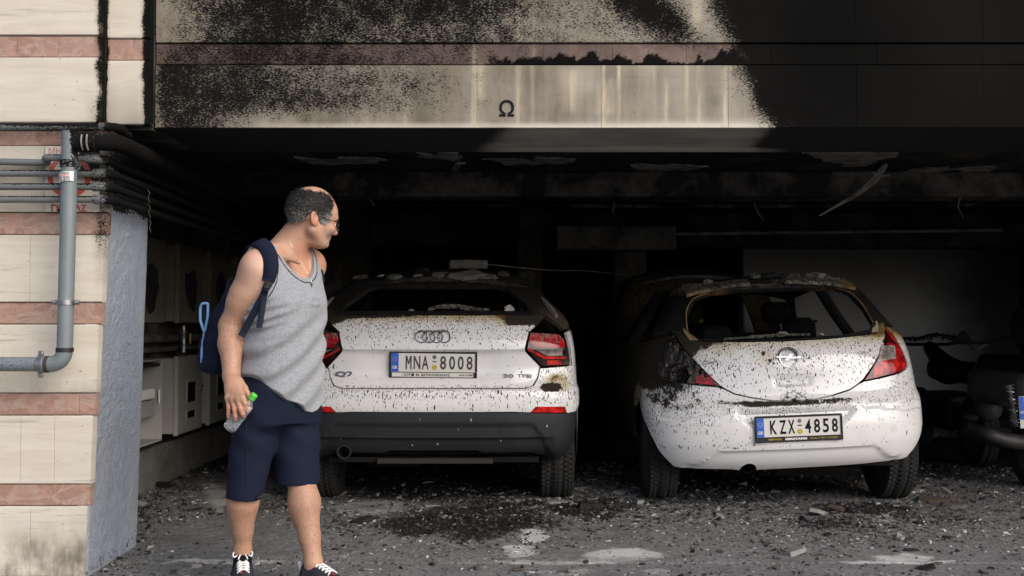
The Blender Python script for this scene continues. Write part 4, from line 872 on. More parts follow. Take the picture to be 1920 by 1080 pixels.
def a_soot(P_, q):
    x, z = P_[:, 0], P_[:, 2]; n = nz(P_, 6); s = .03+.50*ss(1.12, 1.215, z)+.34*ss(1.02, 1.12, z)*(.3+n)+.08*(z > .99)
    s = s+1.1*ss(.695, .74, z)*ss(.785, .775, z)*(.35+1.1*n)+.32*ss(.60, .70, z)*ss(.79, .75, z)*n
    s = s+.75*ss(.60, .74, np.abs(x))*ss(.66, .72, z)*ss(1.0, .88, z)*(.4+n)
    return np.clip(s*1.6*(.45+1.1*nz(P_, 3.5)), 0, .95)
def a_burn(P_, q):
    x, z = P_[:, 0], P_[:, 2]; n = nz(P_, 7); n2 = nz(P_, 22)
    b = ss(1.195, 1.222, z+.03*(n-.5))*(.30+.35*ss(.1, -.3, x))+1.0*ss(.42, .50, x+.10*(n-.5)+.06*(n2-.5))*ss(1.150, 1.172, z+.05*(n2-.5))+.9*ss(-.50, -.60, x+.10*(n-.5))*ss(1.155, 1.185, z+.05*(n2-.5))
    b = b+.62*ss(1.205, 1.228, z)*ss(.06, .0, np.abs(x+.42)-.22+.1*n)
    b = np.maximum(b, 1.3*ss(1.25, .7, np.hypot((x-.735)/.07, (z-.775-.02*(x-.72))/.030+.5*(n2-.5)))*(P_[:, 1] < .6))
    b = np.maximum(b, .9*ss(1.15, 1.2, z)*ss(.76, .80, np.abs(x)))
    return np.clip(b, 0, 1)
def a_scorch(P_, q):
    x, z = P_[:, 0], P_[:, 2]; n = nz(P_, 9)
    s = .80*ss(1.16, 1.225, z)+.5*ss(.36, .46, x)*ss(.62, .5, x)*ss(1.14, 1.18, z)+1.05*ss(1.5, .9, np.hypot((x-.77)/.07, (z-.80)/.045))*(P_[:, 1] < .6)*n*1.6
    return np.clip(s, 0, .98)
PA = dict(soot=a_soot, burn=a_burn, scorch=a_scorch)
tail = [p for p in right]+mirror([p for p in right][1:])
tail = [tuple(p) for p in shrink(tail, -.003)]
patch(A, 'tailgate', tail, M_PAINT, CAR1, .016, 0, .025, PA)
# rear lamps
lamp = sy([(1016, 688), (987, 656), (993, 622), (1046, 625)])+[(A.qx(.872, 1.10), 1.105), (A.qx(.888, 1.02), 1.03), (A.qx(.885, .93), .935)]
lamp = lamp[:4]+[A.hit(1058, 634), A.hit(1066, 660), A.hit(1068, 684)]
def side_ext(p): return p
for sg in (1, -1):
    f = (lambda p: p) if sg == 1 else mirror
    lo = patch(A, 'tail_light', f([tuple(p) for p in shrink(lamp, -.004)]), M_HOUS, CAR1, .012, .006, .03, dict(soot=lambda P_, q: .3*ss(1.0, 1.1, P_[:, 2])), rr=.012)
    sub = lambda nm, pts, m, o, so: patch(A, nm, f(sy(pts)), m, lo, .012, o, .01, dict(soot=so), rr=.006)
    hi_s = lambda P_, q: np.clip(.25+.6*ss(1.02, 1.10, P_[:, 2]), 0, 1)
    sub('upper_lens', [(994, 625), (1046, 628), (1056, 638), (1058, 652), (1000, 652), (991, 640)], M_RED, .010, hi_s)
    sub('light_guide', [(989, 652), (1022, 668), (1060, 669), (1061, 673), (1020, 673), (988, 656)], M_REDB, .013, lambda P_, q: .1+0*q[:, 0])
    sub('reversing_lens', [(1002, 655), (1053, 655), (1056, 667), (1026, 667)], M_CLEAR, .009, lambda P_, q: .45+0*q[:, 0])
    sub('lower_lens', [(1026, 676), (1052, 676), (1053, 684), (1026, 684)], M_REDB, .010, lambda P_, q: .15+0*q[:, 0])
# bumper skin (white) with the quarter panels
bx = lambda y, z, s=1: (A.qy(y, z, s), z)
bump_r = [(0, .628)]+[(A.qx(.5, .628), .628), A.hit(994, 773)]+sy([(1004, 762), (1058, 762), (1064, 774)])+[bx(.42, .632)]
arch = [(.42+.035, .632)]+[]
ya, ra = .78, .395                                    # wheel centre and arch radius
qarch = []
for a in np.linspace(2.75, .35, 12): qarch.append(bx(ya+ra*math.cos(a), .34+ra*math.sin(a)))
z_a0 = qarch[0][1]; up_r = [bx(3.85, .50), bx(3.85, 1.05), bx(2.0, 1.10), bx(.62, 1.155)]
top_r = [A.hit(1062, 622)]+[A.hit(1071, 660), A.hit(1072, 686)]+sy([(1016, 691)])+[(a+.005, b-.004) for a, b in tg_r[::-1]]
sk = bump_r+qarch+up_r+top_r
sk_full = [p for p in sk[1:]]
left = mirror(sk_full)
outline = [(0, .628)]+sk_full[:-1]+[(0, tg_r[0][1]-.005)]+left[1:]
patch(A, 'bumper_skin', outline, M_PAINT, CAR1, .02, 0, .02, PA)
# fog reflectors
for sg in (1, -1):
    f = (lambda p: p) if sg == 1 else mirror
    patch(A, 'reflector', f([tuple(p) for p in shrink(sy([(995, 773), (1006, 761.5), (1057, 761.5), (1063, 773.5)]), -.001)]), M_REDB, CAR1, .012, -.001, .02, dict(soot=lambda P_, q: 0*q[:, 0]))
# black valance
vr = [(0, .622), A.hit(990, 774.5), A.hit(1064, 775.5), bx(.44, .622)]+[bx(ya+(ra-.0)*math.cos(a), .34+ra*math.sin(a)) for a in np.linspace(2.45, 2.95, 4)]+[A.hit(1042, 866), A.hit(1024, 864), (A.qx(.60, .335), .335), (A.qx(.31, .335), .335), (A.qx(.27, .36), .36)]
patch(A, 'valance', vr+mirror(vr[1:]), M_PLAS, CAR1, .016, -.003, .03)
patch(A, 'parking_sensor', [(A.qx(.235+.011*math.cos(a), .7), .700+.011*math.sin(a)) for a in np.linspace(0, 6.28, 15)[:-1]], M_PLATE, CAR1, .01, .003, .006); patch(A, 'parking_sensor', [(A.qx(-.235+.011*math.cos(a), .7), .700+.011*math.sin(a)) for a in np.linspace(0, 6.28, 15)[:-1]], M_PLATE, CAR1, .01, .003, .006)
patch(A, 'tow_eye_cover', A.poly([(938, 804), (954, 804), (954, 818), (938, 818)]), M_PLAS, CAR1, .01, .002, .006, rr=.006)
b = MB().box((-.36, .12, .292), (.37, .20, .325), .005); b.obj('skid_plate', simple('tan_skid_plate', (.020, .017, .014), .8, var=.3), CAR1)
M = axis_M((-.555, .05, .375), (0, -1, 0)); b = MB().lathe([(.040, -.2), (.040, 0), (.044, .004), (.044, .008), (.037, .008), (.035, -.2)], M, 28); b.obj('exhaust_tip', M_PLASD, CAR1, True)
b = MB().box((-.66, .15, .30), (.66, 1.2, .33)); b.box((-.5, .5, .22), (-.1, 1.2, .33), .03); b.tube([(-.80, .78, .33), (.80, .78, .33)], .04, 10); b.obj('underbody', M_INT, CAR1)
# hatch frame (burnt): ring round the empty rear window, roof and pillars
zb_ = 1.232; zt = 1.466
wq = lambda x, z: (A.qx(x, z), z)
win = [wq(-.60, 1.255), wq(.60, 1.255), wq(.585, 1.30), wq(.46, 1.405), wq(.40, 1.425), wq(-.40, 1.425), wq(-.46, 1.405), wq(-.585, 1.30)]
BA = dict(rust=lambda P_, q: .12*ss(1.30, 1.24, P_[:, 2])*ss(.55, .75, np.abs(P_[:, 0])), ash=lambda P_, q: np.clip(.16*ss(.62, .80, np.abs(P_[:, 0]))*ss(1.36, 1.26, P_[:, 2])+.04, 0, 1))
ring = [wq(-.70, ztop+.004), wq(.70, ztop+.004)]+[bx(.50, 1.23), bx(.75, 1.30), bx(.80, 1.40), (A.Lr-.02, 1.468)]
ring = [wq(0, ztop+.004), wq(.70, ztop+.004), A.hit(1058, 618), bx(.50, 1.20), bx(.62, 1.25), bx(.72, 1.34), bx(.80, 1.468)]
patch(A, 'rear_pillar_frame', ring+mirror(ring[1:]), M_BURNT, CAR1, .02, 0, .03, BA, holes=[win])
def roof_f(U, V):
    w = np.interp(V, [0, .25, .8, 1.6, 2.0], [.60, .60, .585, .56, .54]); z = np.interp(V, [0, .25, .5, .9, 1.4, 2.0], [1.480, 1.525, 1.555, 1.57, 1.55, 1.48]); y = .44+V+.07*np.abs(U)**3
    return np.stack([U*w, y, z-.065*np.abs(U)**2.6+.006*(fbm(np.stack([U*3, V*3, 0*U], -1))-.5)], -1)
grid_obj('roof', roof_f, np.linspace(-1, 1, 40), np.linspace(0, 2.0, 44), M_BURNT, CAR1, dict(rust=lambda V: 0*V[:, 0], ash=lambda V: .25*ss(.4, .7, nz(V, 4))), (0, 0, -.03))
for sg in (1, -1):
    b = MB().tube(smoothpath([(sg*.545, 2.42, 1.43), (sg*.66, 2.85, 1.22), (sg*.72, 3.1, 1.08)], 6), .035, 8); b.obj('front_pillar', M_BURNT, CAR1, True, attr=dict(rust=np.zeros(b.n), ash=np.zeros(b.n)))
    b = MB().tube(smoothpath([(sg*.60, 1.55, 1.45), (sg*.70, 1.57, 1.28), (sg*.80, 1.6, 1.08)], 6), .04, 8); b.obj('centre_pillar', M_BURNT, CAR1, True, attr=dict(rust=np.zeros(b.n), ash=np.zeros(b.n)))
    # peeled window trim strips
    b = MB().add(*tubem(smoothpath([A.S0(A.qx(sg*.775, 1.222), 1.222)+[0, -.02, .0], A.S0(A.qx(sg*.73, 1.28), 1.28)+[0, -.02, 0], A.S0(A.qx(sg*.685, 1.345), 1.345)+[0, -.02, 0]], 6), [.014, .016, .017, .018, .019, .019, .018, .017, .015, .013, .011, .009, .007], 6)); b.obj('window_trim', simple('grey_scorched_trim', (.17, .165, .15), .6, var=.4, scale=30), CAR1, True)
def front_f(U, V): return np.stack([U*.84, 3.86-.0*V+.22*(1-np.abs(U)**3)*np.sin(V*2.6), .35+.72*V], -1)
grid_obj('nose', front_f, np.linspace(-1, 1, 20), np.linspace(0, 1, 10), M_BURNT, CAR1, dict(rust=lambda V: 0*V[:, 0], ash=lambda V: 0*V[:, 0]))
grid_obj('bonnet', lambda U, V: np.stack([U*.84, 2.95+1.0*V, 1.12-.10*V**2-.05*np.abs(U)**3], -1), np.linspace(-1, 1, 20), np.linspace(0, 1, 10), M_BURNT, CAR1, dict(rust=lambda V: 0*V[:, 0], ash=lambda V: 0*V[:, 0]), (0, 0, -.02))
cavity(A, CAR1)
for x, y in ((-.38, 2.05), (.38, 2.05)): seat(CAR1, x, y, .55)
for x in (-.42, 0, .42): seat(CAR1, x, 1.05, .50)
b = MB().add(*tubem(smoothpath([(-.05, .30, 1.262), (.02, .30, 1.283), (.12, .31, 1.285), (.22, .31, 1.272), (.34, .33, 1.262)], 5), [.012]*5+[.018]*10+[.01]*6, 7)); b.obj('melted_wiper', M_BURNT, CAR1, True, attr=dict(rust=np.zeros(b.n), ash=np.full(b.n, .8)))
for (x, y, z, r) in ((.475, .42, 1.27, .035), (-.155, .24, 1.248, .026)):
    V, F = lathem([(0, -.004), (r*.8, -.003), (r, 0), (r*.75, .006), (0, .008)], axis_M((x, y, z), (.2, -1, .35)), 9); V = V+np.random.default_rng(3).normal(0, r*.12, V.shape)*[1, .3, 1]; mk('glass_shard', V, F, M_PLATE if r > .03 else M_PEEL, CAR1)
for sg in (1, -1): wheel(CAR1, sg*.785, .70, .335, .225, side=sg)
for sg in (1, -1): wheel(CAR1, sg*.785, 3.25, .335, .225, side=sg)
# plate, rings, badges
def on_shell(s, px, py, out=.004):
    q, z = s.hit(px, py); p = s.T(s.S0(q, z)[None])[0]; n = s.N0(np.array([q]), np.array([z]), True)[0]@s.R.T; return p+n*out, n
def plate_M(s, px, py, out, roll=0., flat=True):
    p, n = on_shell(s, px, py, out); n = np.array([n[0]*.3, n[1], n[2]*.25]); n /= np.linalg.norm(n); z = Vector(n); up = Vector((0, 0, 1)); y = (up-z*up.dot(z)).normalized(); x = y.cross(z); M = Matrix((x, y, z)).transposed().to_4x4(); M.translation = Vector(p); return M @ Matrix.Rotation(roll, 4, 'Z')
def dealer1(root, w, h, fh, t_):
    b = MB().box((-w/2+.006, -h/2-fh+.006, .013), (w/2-.012, -h/2-.004, .0152)); b.obj('dealer_strip', M_PLATE, root); zc = -h/2-fh/2+.001
    for tx, cx, sz, wd, ink in (('\u0398. \u039a\u039f\u03a8\u0391\u03a7\u0395\u0399\u039b\u0397\u03a3', .0, .020, .215, M_INK), ('2310 212480', .205, .012, .085, M_GREYP)):
        V, F = text_mesh(tx, sz, None, .0003, .0006, 1.0); V = np.asarray(V); V[:, 0] *= wd/np.ptp(V[:, 0]); mk('lettering', xf(V, Matrix.Translation((cx, zc, .0157))), F, ink, root)
    b = MB()
    for k in range(4): b.add(*tubem([(-.185+.010*k+.0075*math.cos(a), zc+.0075*math.sin(a), .0156) for a in np.linspace(0, 2*math.pi, 13)], .0007, 4, False))
    b.obj('ring_logo', M_INK, root); b = MB().box((-.135, zc-.008, .0153), (-.118, zc+.008, .0158)); b.box((-.150, zc-.004, .0153), (-.143, zc+.008, .0158)); b.box((-.135+.03-.03, zc-.0015, .0158), (-.118, zc+.0015, .0161)); b.obj('small_logo', M_INK, root)
plate(CAR1, plate_M(A, 812, 680.5, .012, -.012), .525, .118, [('M', -.585), ('N', -.385), ('A', -.19), ('8', .235), ('0', .45), ('0', .655), ('8', .865)], True, .036, M_GREYP, dealer=dealer1)
def rings(parent, s, px, py, r, pitch, k, mat, rr=.0042):
    p, n = on_shell(s, px, py, .008); M = plate_M(s, px, py, .008); b = MB()
    for i in range(k):
        c = (i-(k-1)/2)*pitch; b.add(*tubem(xf([(c+r*math.cos(a), r*math.sin(a), .001*(i % 2)) for a in np.linspace(0, 2*math.pi, 37)], M), rr, 8, False))
    return b.obj('ring_emblem', mat, parent, True)
rings(CAR1, A, 812, 632, .0375, .0475, 4, M_EMB)
def badge(parent, s, px, py, tx, h, wd, mat, bold=.001, name='badge_lettering', sk=0., font=None):
    M = plate_M(s, px, py, .003, font or 0.); V, F = text_mesh(tx, h*1.4, None, .003, bold, 1.0); V = np.asarray(V); V[:, 1] *= h/np.ptp(V[:, 1]); V[:, 0] *= wd/np.ptp(V[:, 0]); V[:, 0] += sk*V[:, 1]; return mk(name, xf(V, M), F, mat, parent)
badge(CAR1, A, 645, 702, 'Q2', .038, .11, M_EMB, .0016); badge(CAR1, A, 953, 705, '30', .026, .065, M_EMB); badge(CAR1, A, 983, 705, 'TFSI', .024, .090, M_EMB, .0004)
# ================================================================== right car: white hatchback, leaning on its flat left tyre
OX, OY = 1.765, 6.93
o_prof = [(.24, .16, .80, .38), (.29, .09, .845, .42), (.36, .04, .88, .46), (.46, .005, .90, .48), (.52, .0, .905, .49), (.64, .012, .905, .49), (.69, .035, .90, .48), (.73, .065, .895, .48), (.80, .08, .888, .47), (.90, .095, .875, .46), (.98, .115, .86, .45), (1.06, .15, .835, .43), (1.12, .20, .80, .41), (1.24, .335, .735, .37), (1.36, .45, .665, .33), (1.43, .51, .615, .30), (1.47, .54, .58, .28)]
def o_rel(x, z, q):
    ax = np.abs(x); d = 0*x
    wd = .37-.16*ss(.66, .47, z)                                     # plate recess in the bumper, a tapering trapezoid
    d = d-.032*ss(wd+.020, wd-.020, ax)*ss(.648, .638, z)*ss(.44, .50, z)
    d = d+.006*ss(.375, .385, z)*ss(.44, .40, z)*0
    arch = .395-.085*ss(.46, .62, ax); d = d-.013*ss(arch+.004, arch-.004, z)*ss(.70, .64, ax)   # lower lip
    pk = ss(.40, .44, ax)*ss(.86, .80, ax)*ss(.668, .662, z)*ss(.602+.03*ss(.75, .45, ax), .608+.03*ss(.75, .45, ax), z); d = d-.014*pk
    d = d+.006*ss(.33, .0, ax)*np.exp(-((z-.905)/.05)**2)
    d = d-.012*ss(.118, .100, ax)*ss(.786, .80, z)*ss(.845, .835, z)   # handle pocket
    return d
O = Shell(OX, OY, o_prof, 2.55, 3.75, -.040, .0, o_rel)
CAR2 = thing('hatchback_car', 'white hatchback with a burnt left tail light, sagging to its left', 'car', (OX, OY, 0), 'burnt white cars in the garage')
oq = lambda x, z: (O.qx(x, z), z)
obx = lambda y, z, s=1: (O.qy(y, z, s), z)
Op = lambda pts: O.poly(pts)
ogt = Op([(1478, 752), (1530, 748), (1563, 740), (1594, 730), (1610, 719), (1618, 712)])
ogt[0] = (0.0, ogt[0][1])
lampi = Op([(1659, 615)])[0]
ztb = 1.082
hatch_r = ogt+[lampi]+[oq(.70, 1.16), oq(.635, 1.155), oq(.60, ztb+.012), oq(.5, ztb), oq(.25, ztb-.012), (0, ztb-.016)]
def o_soot(P_, q):
    x, y, z = P_[:, 0], P_[:, 1], P_[:, 2]; n = nz(P_, 5, 2); n2 = nz(P_, 16, 5)
    s = .10+.34*ss(.75, .95, z)*(.35+n)+.30*ss(1.0, 1.07, z)+.16*ss(-.1, .5, x)*ss(.80, .9, z)*ss(1.0, .95, z)
    s = np.where(z < .705, .04+.75*ss(.60, .70, z)*(.25+n)+.14*ss(.46, .56, z)*n, s)
    s = s+.40*ss(-.38, -.60, x)*ss(.45, .6, z)*(.4+n)+.5*ss(.55, .75, x)*ss(.64, .70, z)*ss(.85, .75, z)
    s = s*ss(.395, .425, z+.02*n2)+.45*ss(.40, .42, z)*ss(.46, .43, z)*ss(-.05, -.25, x)*n
    return np.clip(s*(.55+.9*n2)*1.7, 0, .92)
def o_burn(P_, q):
    x, y, z = P_[:, 0], P_[:, 1], P_[:, 2]; n = nz(P_, 7, 3); n2 = nz(P_, 24, 1); lf = q[:, 0] < 0
    b = .95*ss(.022, .008, np.abs(z-.688-.05*np.abs(x)**2+.02*(n2-.5)))*ss(.55, .30, np.abs(x+.05))*(.4+.9*n)
    b = np.maximum(b, .62*ss(1.6, .4, np.hypot(x/.10, (z-.745)/.055))*(n2+.25))
    for cx, cz, r in ((-.130, .950, .018), (-.165, .992, .020)): b = np.maximum(b, .9*ss(1.2, .3, np.hypot((x-cx)/r, (z-cz)/r)))
    b = np.maximum(b, .80*ss(1.045, 1.085, z)*ss(-.36, -.42, x+.05*(n2-.5))*ss(-.62, -.50, x)); b = np.maximum(b, .55*ss(1.03, 1.09, z)*ss(.28, .40, x)*n*1.5)
    b = np.maximum(b, np.where(lf, 1.0*ss(.735, .82, z+.12*(n-.5))*ss(.15, .23, y+.06*(n2-.5))+1.0*ss(.78, .98, y+.2*(n-.5)), 0))
    b = np.maximum(b, np.where(lf, .72*ss(1.5, .8, np.hypot((x+.72)/.15, (z-.735)/.07))*n2*1.5, 0))
    b = np.maximum(b, .98*ss(1.5, 2.2, y)*(~lf)*0+.85*ss(1.2, 2.0, y)*(~lf))
    return np.clip(b, 0, 1)
def o_scorch(P_, q):
    x, y, z = P_[:, 0], P_[:, 1], P_[:, 2]; n = nz(P_, 8, 3); lf = q[:, 0] < 0
    s = .55*ss(.99, 1.08, z)+.45*ss(.9, 1.06, z)*ss(-.25, -.5, x)*n*1.3+.5*ss(.3, .55, x)*ss(1.02, 1.09, z)*n*1.4
    s = np.maximum(s, np.where(lf, .75*ss(.5, .62, y)*ss(.55, .68, z), 0))
    s = np.maximum(s, .4*ss(1.7, .5, np.hypot((x+.15)/.05, (z-.975)/.05)))
    return np.clip(s, 0, .95)
PO = dict(soot=o_soot, burn=o_burn, scorch=o_scorch)
hatch = hatch_r[:-1]+[(0, ztb-.016)]+mirror(hatch_r[1:-1])
patch(O, 'tailgate', [tuple(p) for p in shrink(hatch, -.003)], M_PAINT, CAR2, .016, 0, .025, PO)
# frame of the burnt window
OBA = dict(rust=lambda P_, q: np.clip(1.0*ss(1.385, 1.41, P_[:, 2])*ss(.25, .40, np.abs(P_[:, 0]))*ss(1.43, 1.415, P_[:, 2])*nz(P_, 9)*1.6, 0, 1),
           ash=lambda P_, q: np.clip(.75*ss(1.405, 1.43, P_[:, 2])*nz(P_, 9)*1.3+.3*ss(.55, .62, np.abs(P_[:, 0]))*ss(1.2, 1.1, P_[:, 2])*nz(P_, 14)+.03, 0, 1))
owin = [oq(-.56, 1.105), oq(-.30, 1.085), oq(0, 1.08), oq(.30, 1.085), oq(.545, 1.115), oq(.60, 1.16), oq(.585, 1.26), oq(.52, 1.36), oq(.42, 1.395), oq(.20, 1.405), oq(-.20, 1.405), oq(-.42, 1.395), oq(-.52, 1.36), oq(-.585, 1.26), oq(-.60, 1.15)]
frame_r = [(0, ztb-.012), oq(.25, ztb-.008), oq(.5, ztb+.004), oq(.60, ztb+.016), oq(.635, 1.158), oq(.70, 1.163), obx(.56, 1.12), obx(.70, 1.14), obx(.74, 1.25), obx(.80, 1.36), obx(.84, 1.466), (0, 1.466)]
patch(O, 'rear_window_frame', frame_r+mirror(frame_r[1:-1]), M_BURNT, CAR2, .02, -.002, .03, OBA, holes=[owin])
# scorched yellow edge of the opening
def edge_tube(s, pts, r, mat, parent, name, at): 
    p = s.T(np.array([s.S0(np.array(a), np.array(b)) for a, b in pts])+[0, -.004, 0]); b = MB().add(*tubem(smoothpath(p, 4), r, 7)); return b.obj(name, mat, parent, True, attr={k: np.full(b.n, v) for k, v in at.items()})
edge_tube(O, owin[5:8]+[owin[8]], .0045, M_BURNT, CAR2, 'scorched_seal', dict(rust=.9, ash=.2)); edge_tube(O, owin[11:]+[owin[0]], .0045, M_BURNT, CAR2, 'scorched_seal', dict(rust=.95, ash=.35))
patch(O, 'window_reveal', [oq(.56, 1.095), oq(.61, 1.10), oq(.632, 1.14), oq(.634, 1.165), oq(.622, 1.165), oq(.612, 1.14), oq(.575, 1.12)], simple('scorched_cream_reveal', (.33, .29, .17), .6, var=.5, scale=16), CAR2, .012, .003, .01)
patch(O, 'window_reveal', [oq(-.55, 1.092), oq(-.60, 1.094), oq(-.622, 1.14), oq(-.624, 1.165), oq(-.612, 1.165), oq(-.598, 1.14)], simple('scorched_amber_reveal', (.30, .23, .12), .6, var=.5, scale=16), CAR2, .012, .003, .01)
# right lamp
lampR = Op([(1620, 713), (1659, 616), (1675, 632), (1692, 662), (1699, 680), (1697, 690), (1687, 697), (1650, 707)])
lr = patch(O, 'tail_light', [tuple(p) for p in shrink(lampR, -.003)], M_RED, CAR2, .011, .006, .03, dict(soot=lambda P_, q: .12+.2*ss(.95, 1.05, P_[:, 2])), rr=.008)
patch(O, 'clear_lens', Op([(1651, 649), (1675, 648), (1678, 673), (1644, 678)]), M_CLEAR, lr, .01, .010, .012, dict(soot=lambda P_, q: .2+0*q[:, 0]), rr=.006)
patch(O, 'dark_edge', Op([(1622, 711), (1658, 620), (1662, 624), (1631, 709)]), M_HOUS, lr, .01, .009, .01, dict(soot=lambda P_, q: .1+0*q[:, 0]))
patch(O, 'lower_lens', Op([(1640, 682), (1676, 677), (1695, 679), (1692, 690), (1650, 703), (1634, 706)]), M_REDB, lr, .01, .009, .01, dict(soot=lambda P_, q: .08+0*q[:, 0]), rr=.006)
patch(O, 'upper_lens', Op([(1654, 642), (1661, 625), (1674, 640), (1678, 646)]), M_REDD, lr, .01, .0085, .01, dict(soot=lambda P_, q: .25+0*q[:, 0]))
# left lamp: collapsed and charred
t = NT('melted_black_plastic'); n = t.noise(18, 5, .6, dist=1.2); t.set(col=t.mix(t.mr(n, .5, .72), (.008, .007, .0065), (.045, .022, .012)), rough=t.mr(t.noise(40, 3), .35, .65, .08, .6), spec=.6); t.bump(t.noise(26, 5, .6, dist=.8), .9, .02); M_MELT = t.m
ml = mirror(lampR); big = [(a*1.0, b) for a, b in ml]
big = big+[]; cq = np.mean([p[0] for p in ml]); cz_ = np.mean([p[1] for p in ml])
big = [(cq+(a-cq)*1.10-.01, cz_+(b-cz_)*1.03-.002) for a, b in ml]
def melt(P_, v): 
    f = fbm(np.stack([v[:, 0]*16, v[:, 1]*16, 0*v[:, 0]+5], -1), 4); g = fbm(np.stack([v[:, 0]*45, v[:, 1]*30, 0*v[:, 0]], -1), 3)
    r = np.hypot((v[:, 0]-cq-.03)/.05, (v[:, 1]-cz_+.05)/.055); return .05*(f-.42)+.03*(g-.5)-.05*ss(1.0, .5, r)+.02*np.exp(-((r-1.15)/.18)**2)
ll = patch(O, 'tail_light', big, M_MELT, CAR2, .008, .012, .05, None, rr=.02, fn=melt); ll['label'] = 'melted and charred black tail light'
b = MB(); r4 = np.random.default_rng(4)
for k in range(8):
    q0, z0 = cq+r4.uniform(-.12, .10), cz_-.085+r4.uniform(-.02, .03); p = O.T(O.S0(np.array([q0]*4), z0-np.array([0, .015, .03, .035+.04*r4.random()]))+[0, -.008, 0]); b.add(*tubem(smoothpath(p, 3), np.linspace(.007, .0015, 10)*r4.uniform(.5, 1.2), 6))
b.obj('melted_drip', M_MELT, ll, True)
patch(O, 'lens_remnant', mirror(Op([(1622, 712), (1632, 689), (1652, 692), (1655, 705)])), M_RED, ll, .01, .022, .012, dict(soot=lambda P_, q: .45+0*q[:, 0]), rr=.006)
# bumper skin and quarters
yc, rc = .70, .375
arc2 = [obx(yc+rc*math.cos(a), .33+rc*math.sin(a)) for a in np.linspace(2.95, .2, 14)]
nt = [oq(-.29+.052*math.cos(a), .275+.05*math.sin(a)) for a in np.linspace(math.pi, 0, 8)]
bot_r = [(0, .262), oq(.4, .268), oq(.62, .275), oq(.74, .30), obx(.30, .33)]
botL = mirror(bot_r[1:]); 
up2 = [obx(3.7, .45), obx(3.7, 1.0), obx(1.5, 1.06), obx(.60, 1.085)]
lam_out = [tuple(p) for p in lampR[1:]][::1]
lamp_edge = [(a, b) for a, b in Op([(1661, 612), (1677, 630), (1694, 661), (1702, 680), (1700, 692), (1688, 700), (1650, 710), (1620, 716)])]
gate_edge = [(a+.004, b-.005) for a, b in ogt[::-1]]
sk2 = bot_r+arc2+up2+lamp_edge+gate_edge[1:]
nt_in = [oq(-.29+.052*math.cos(a), .258+.05*math.sin(a)) for a in np.linspace(0, math.pi, 9)]
left2 = mirror(sk2[1:])
k_ = [i for i, p in enumerate(left2)]
ol2 = sk2[:-1]+[(0, ogt[0][1]-.005)]+mirror(sk2[1:-1])
# cut the tail pipe notch into the lower edge on the left
i0 = len(ol2)-1
lowL = [p for p in ol2]
ol2 = ol2+[]
def insert_notch(pl):
    j = max(range(len(pl)), key=lambda i: -(abs(pl[i][1]-.268)+abs(pl[i][0]-O.qx(-.4, .268)))); return pl[:j+1]+nt_in[::-1]+pl[j+1:]
ol2 = insert_notch(ol2)
patch(O, 'bumper_skin', ol2, M_PAINT, CAR2, .019, 0, .022, PO)
b = MB().lathe([(.030, -.15), (.030, 0), (.027, .002), (.025, -.15)], axis_M(O.T(np.array([[-.29, .16, .275]]))[0], (0, -1, -.15)), 20); b.obj('exhaust_tip', M_INT, CAR2, True)
for sx in (-.47, .52):
    patch(O, 'parking_sensor', [oq(sx+.011*math.cos(a), .565+.011*math.sin(a)) for a in np.linspace(0, 6.28, 13)[:-1]], M_PLATE, CAR2, .01, .002, .005)
patch(O, 'tow_eye_cover', [oq(.615+.022*math.cos(a), .50+.024*math.sin(a)) for a in np.linspace(0, 6.28, 17)[:-1]], M_PLATE, CAR2, .012, .0015, .006)
patch(O, 'gate_handle', [oq(-.098, .838), oq(.098, .838), oq(.092, .80), oq(.07, .790), oq(-.07, .790), oq(-.092, .80)], M_PAINT, CAR2, .01, .008, .02, PO, rr=.012)
# roof with its broken spoiler
def roof2(U, V):
    w = np.interp(V, [0, .3, 1.0, 1.7], [.585, .595, .58, .54]); z = np.interp(V, [0, .25, .6, 1.1, 1.7], [1.470, 1.492, 1.507, 1.507, 1.44]); return np.stack([U*w, .52+V+.09*np.abs(U)**2.5, z-.075*np.abs(U)**2.6+.008*(fbm(np.stack([U*4, V*4, 0*U], -1))-.5)], -1)
def tgrid(s, f): return lambda U, V: s.T(f(U, V))
grid_obj('roof', tgrid(O, roof2), np.linspace(-1, 1, 40), np.linspace(0, 1.7, 40), M_BURNT, CAR2, dict(rust=lambda V: .0*V[:, 0], ash=lambda V: .6*ss(.45, .7, nz(V, 6))), (0, 0, -.03))
def spoiler(u0, u1, nm, at):
    f = lambda U, V: O.T(np.stack([U*.56, .455+.09*V+.085*np.abs(U)**2.4, 1.452+.030*V-.060*np.abs(U)**2.6+.010*(fbm(np.stack([U*14, V*4, 0*U+2], -1))-.5)], -1))
    grid_obj(nm, f, np.linspace(u0, u1, 26), np.linspace(0, 1, 6), M_BURNT, CAR2, at, (0, 0, -.022))
spoiler(-1, -.28, 'spoiler_piece', dict(rust=lambda V: .75*ss(-.42, -.54, V[:, 0]), ash=lambda V: .75+0*V[:, 0])); spoiler(.14, 1, 'spoiler_piece', dict(rust=lambda V: .95*ss(.28, .50, V[:, 0]), ash=lambda V: .8*ss(.5, .3, V[:, 0])+.1))
for sg in (1, -1):
    for nm, pts, r in (('front_pillar', [(sg*.53, 2.2, 1.42), (sg*.66, 2.65, 1.2), (sg*.75, 2.95, 1.04)], .035), ('centre_pillar', [(sg*.60, 1.60, 1.43), (sg*.72, 1.6, 1.22), (sg*.83, 1.6, 1.05)], .04)):
        b = MB().tube(O.T(smoothpath(pts, 6)), r, 8); b.obj(nm, M_BURNT, CAR2, True, attr=dict(rust=np.zeros(b.n), ash=np.zeros(b.n)))
za = dict(rust=lambda V: 0*V[:, 0], ash=lambda V: 0*V[:, 0])
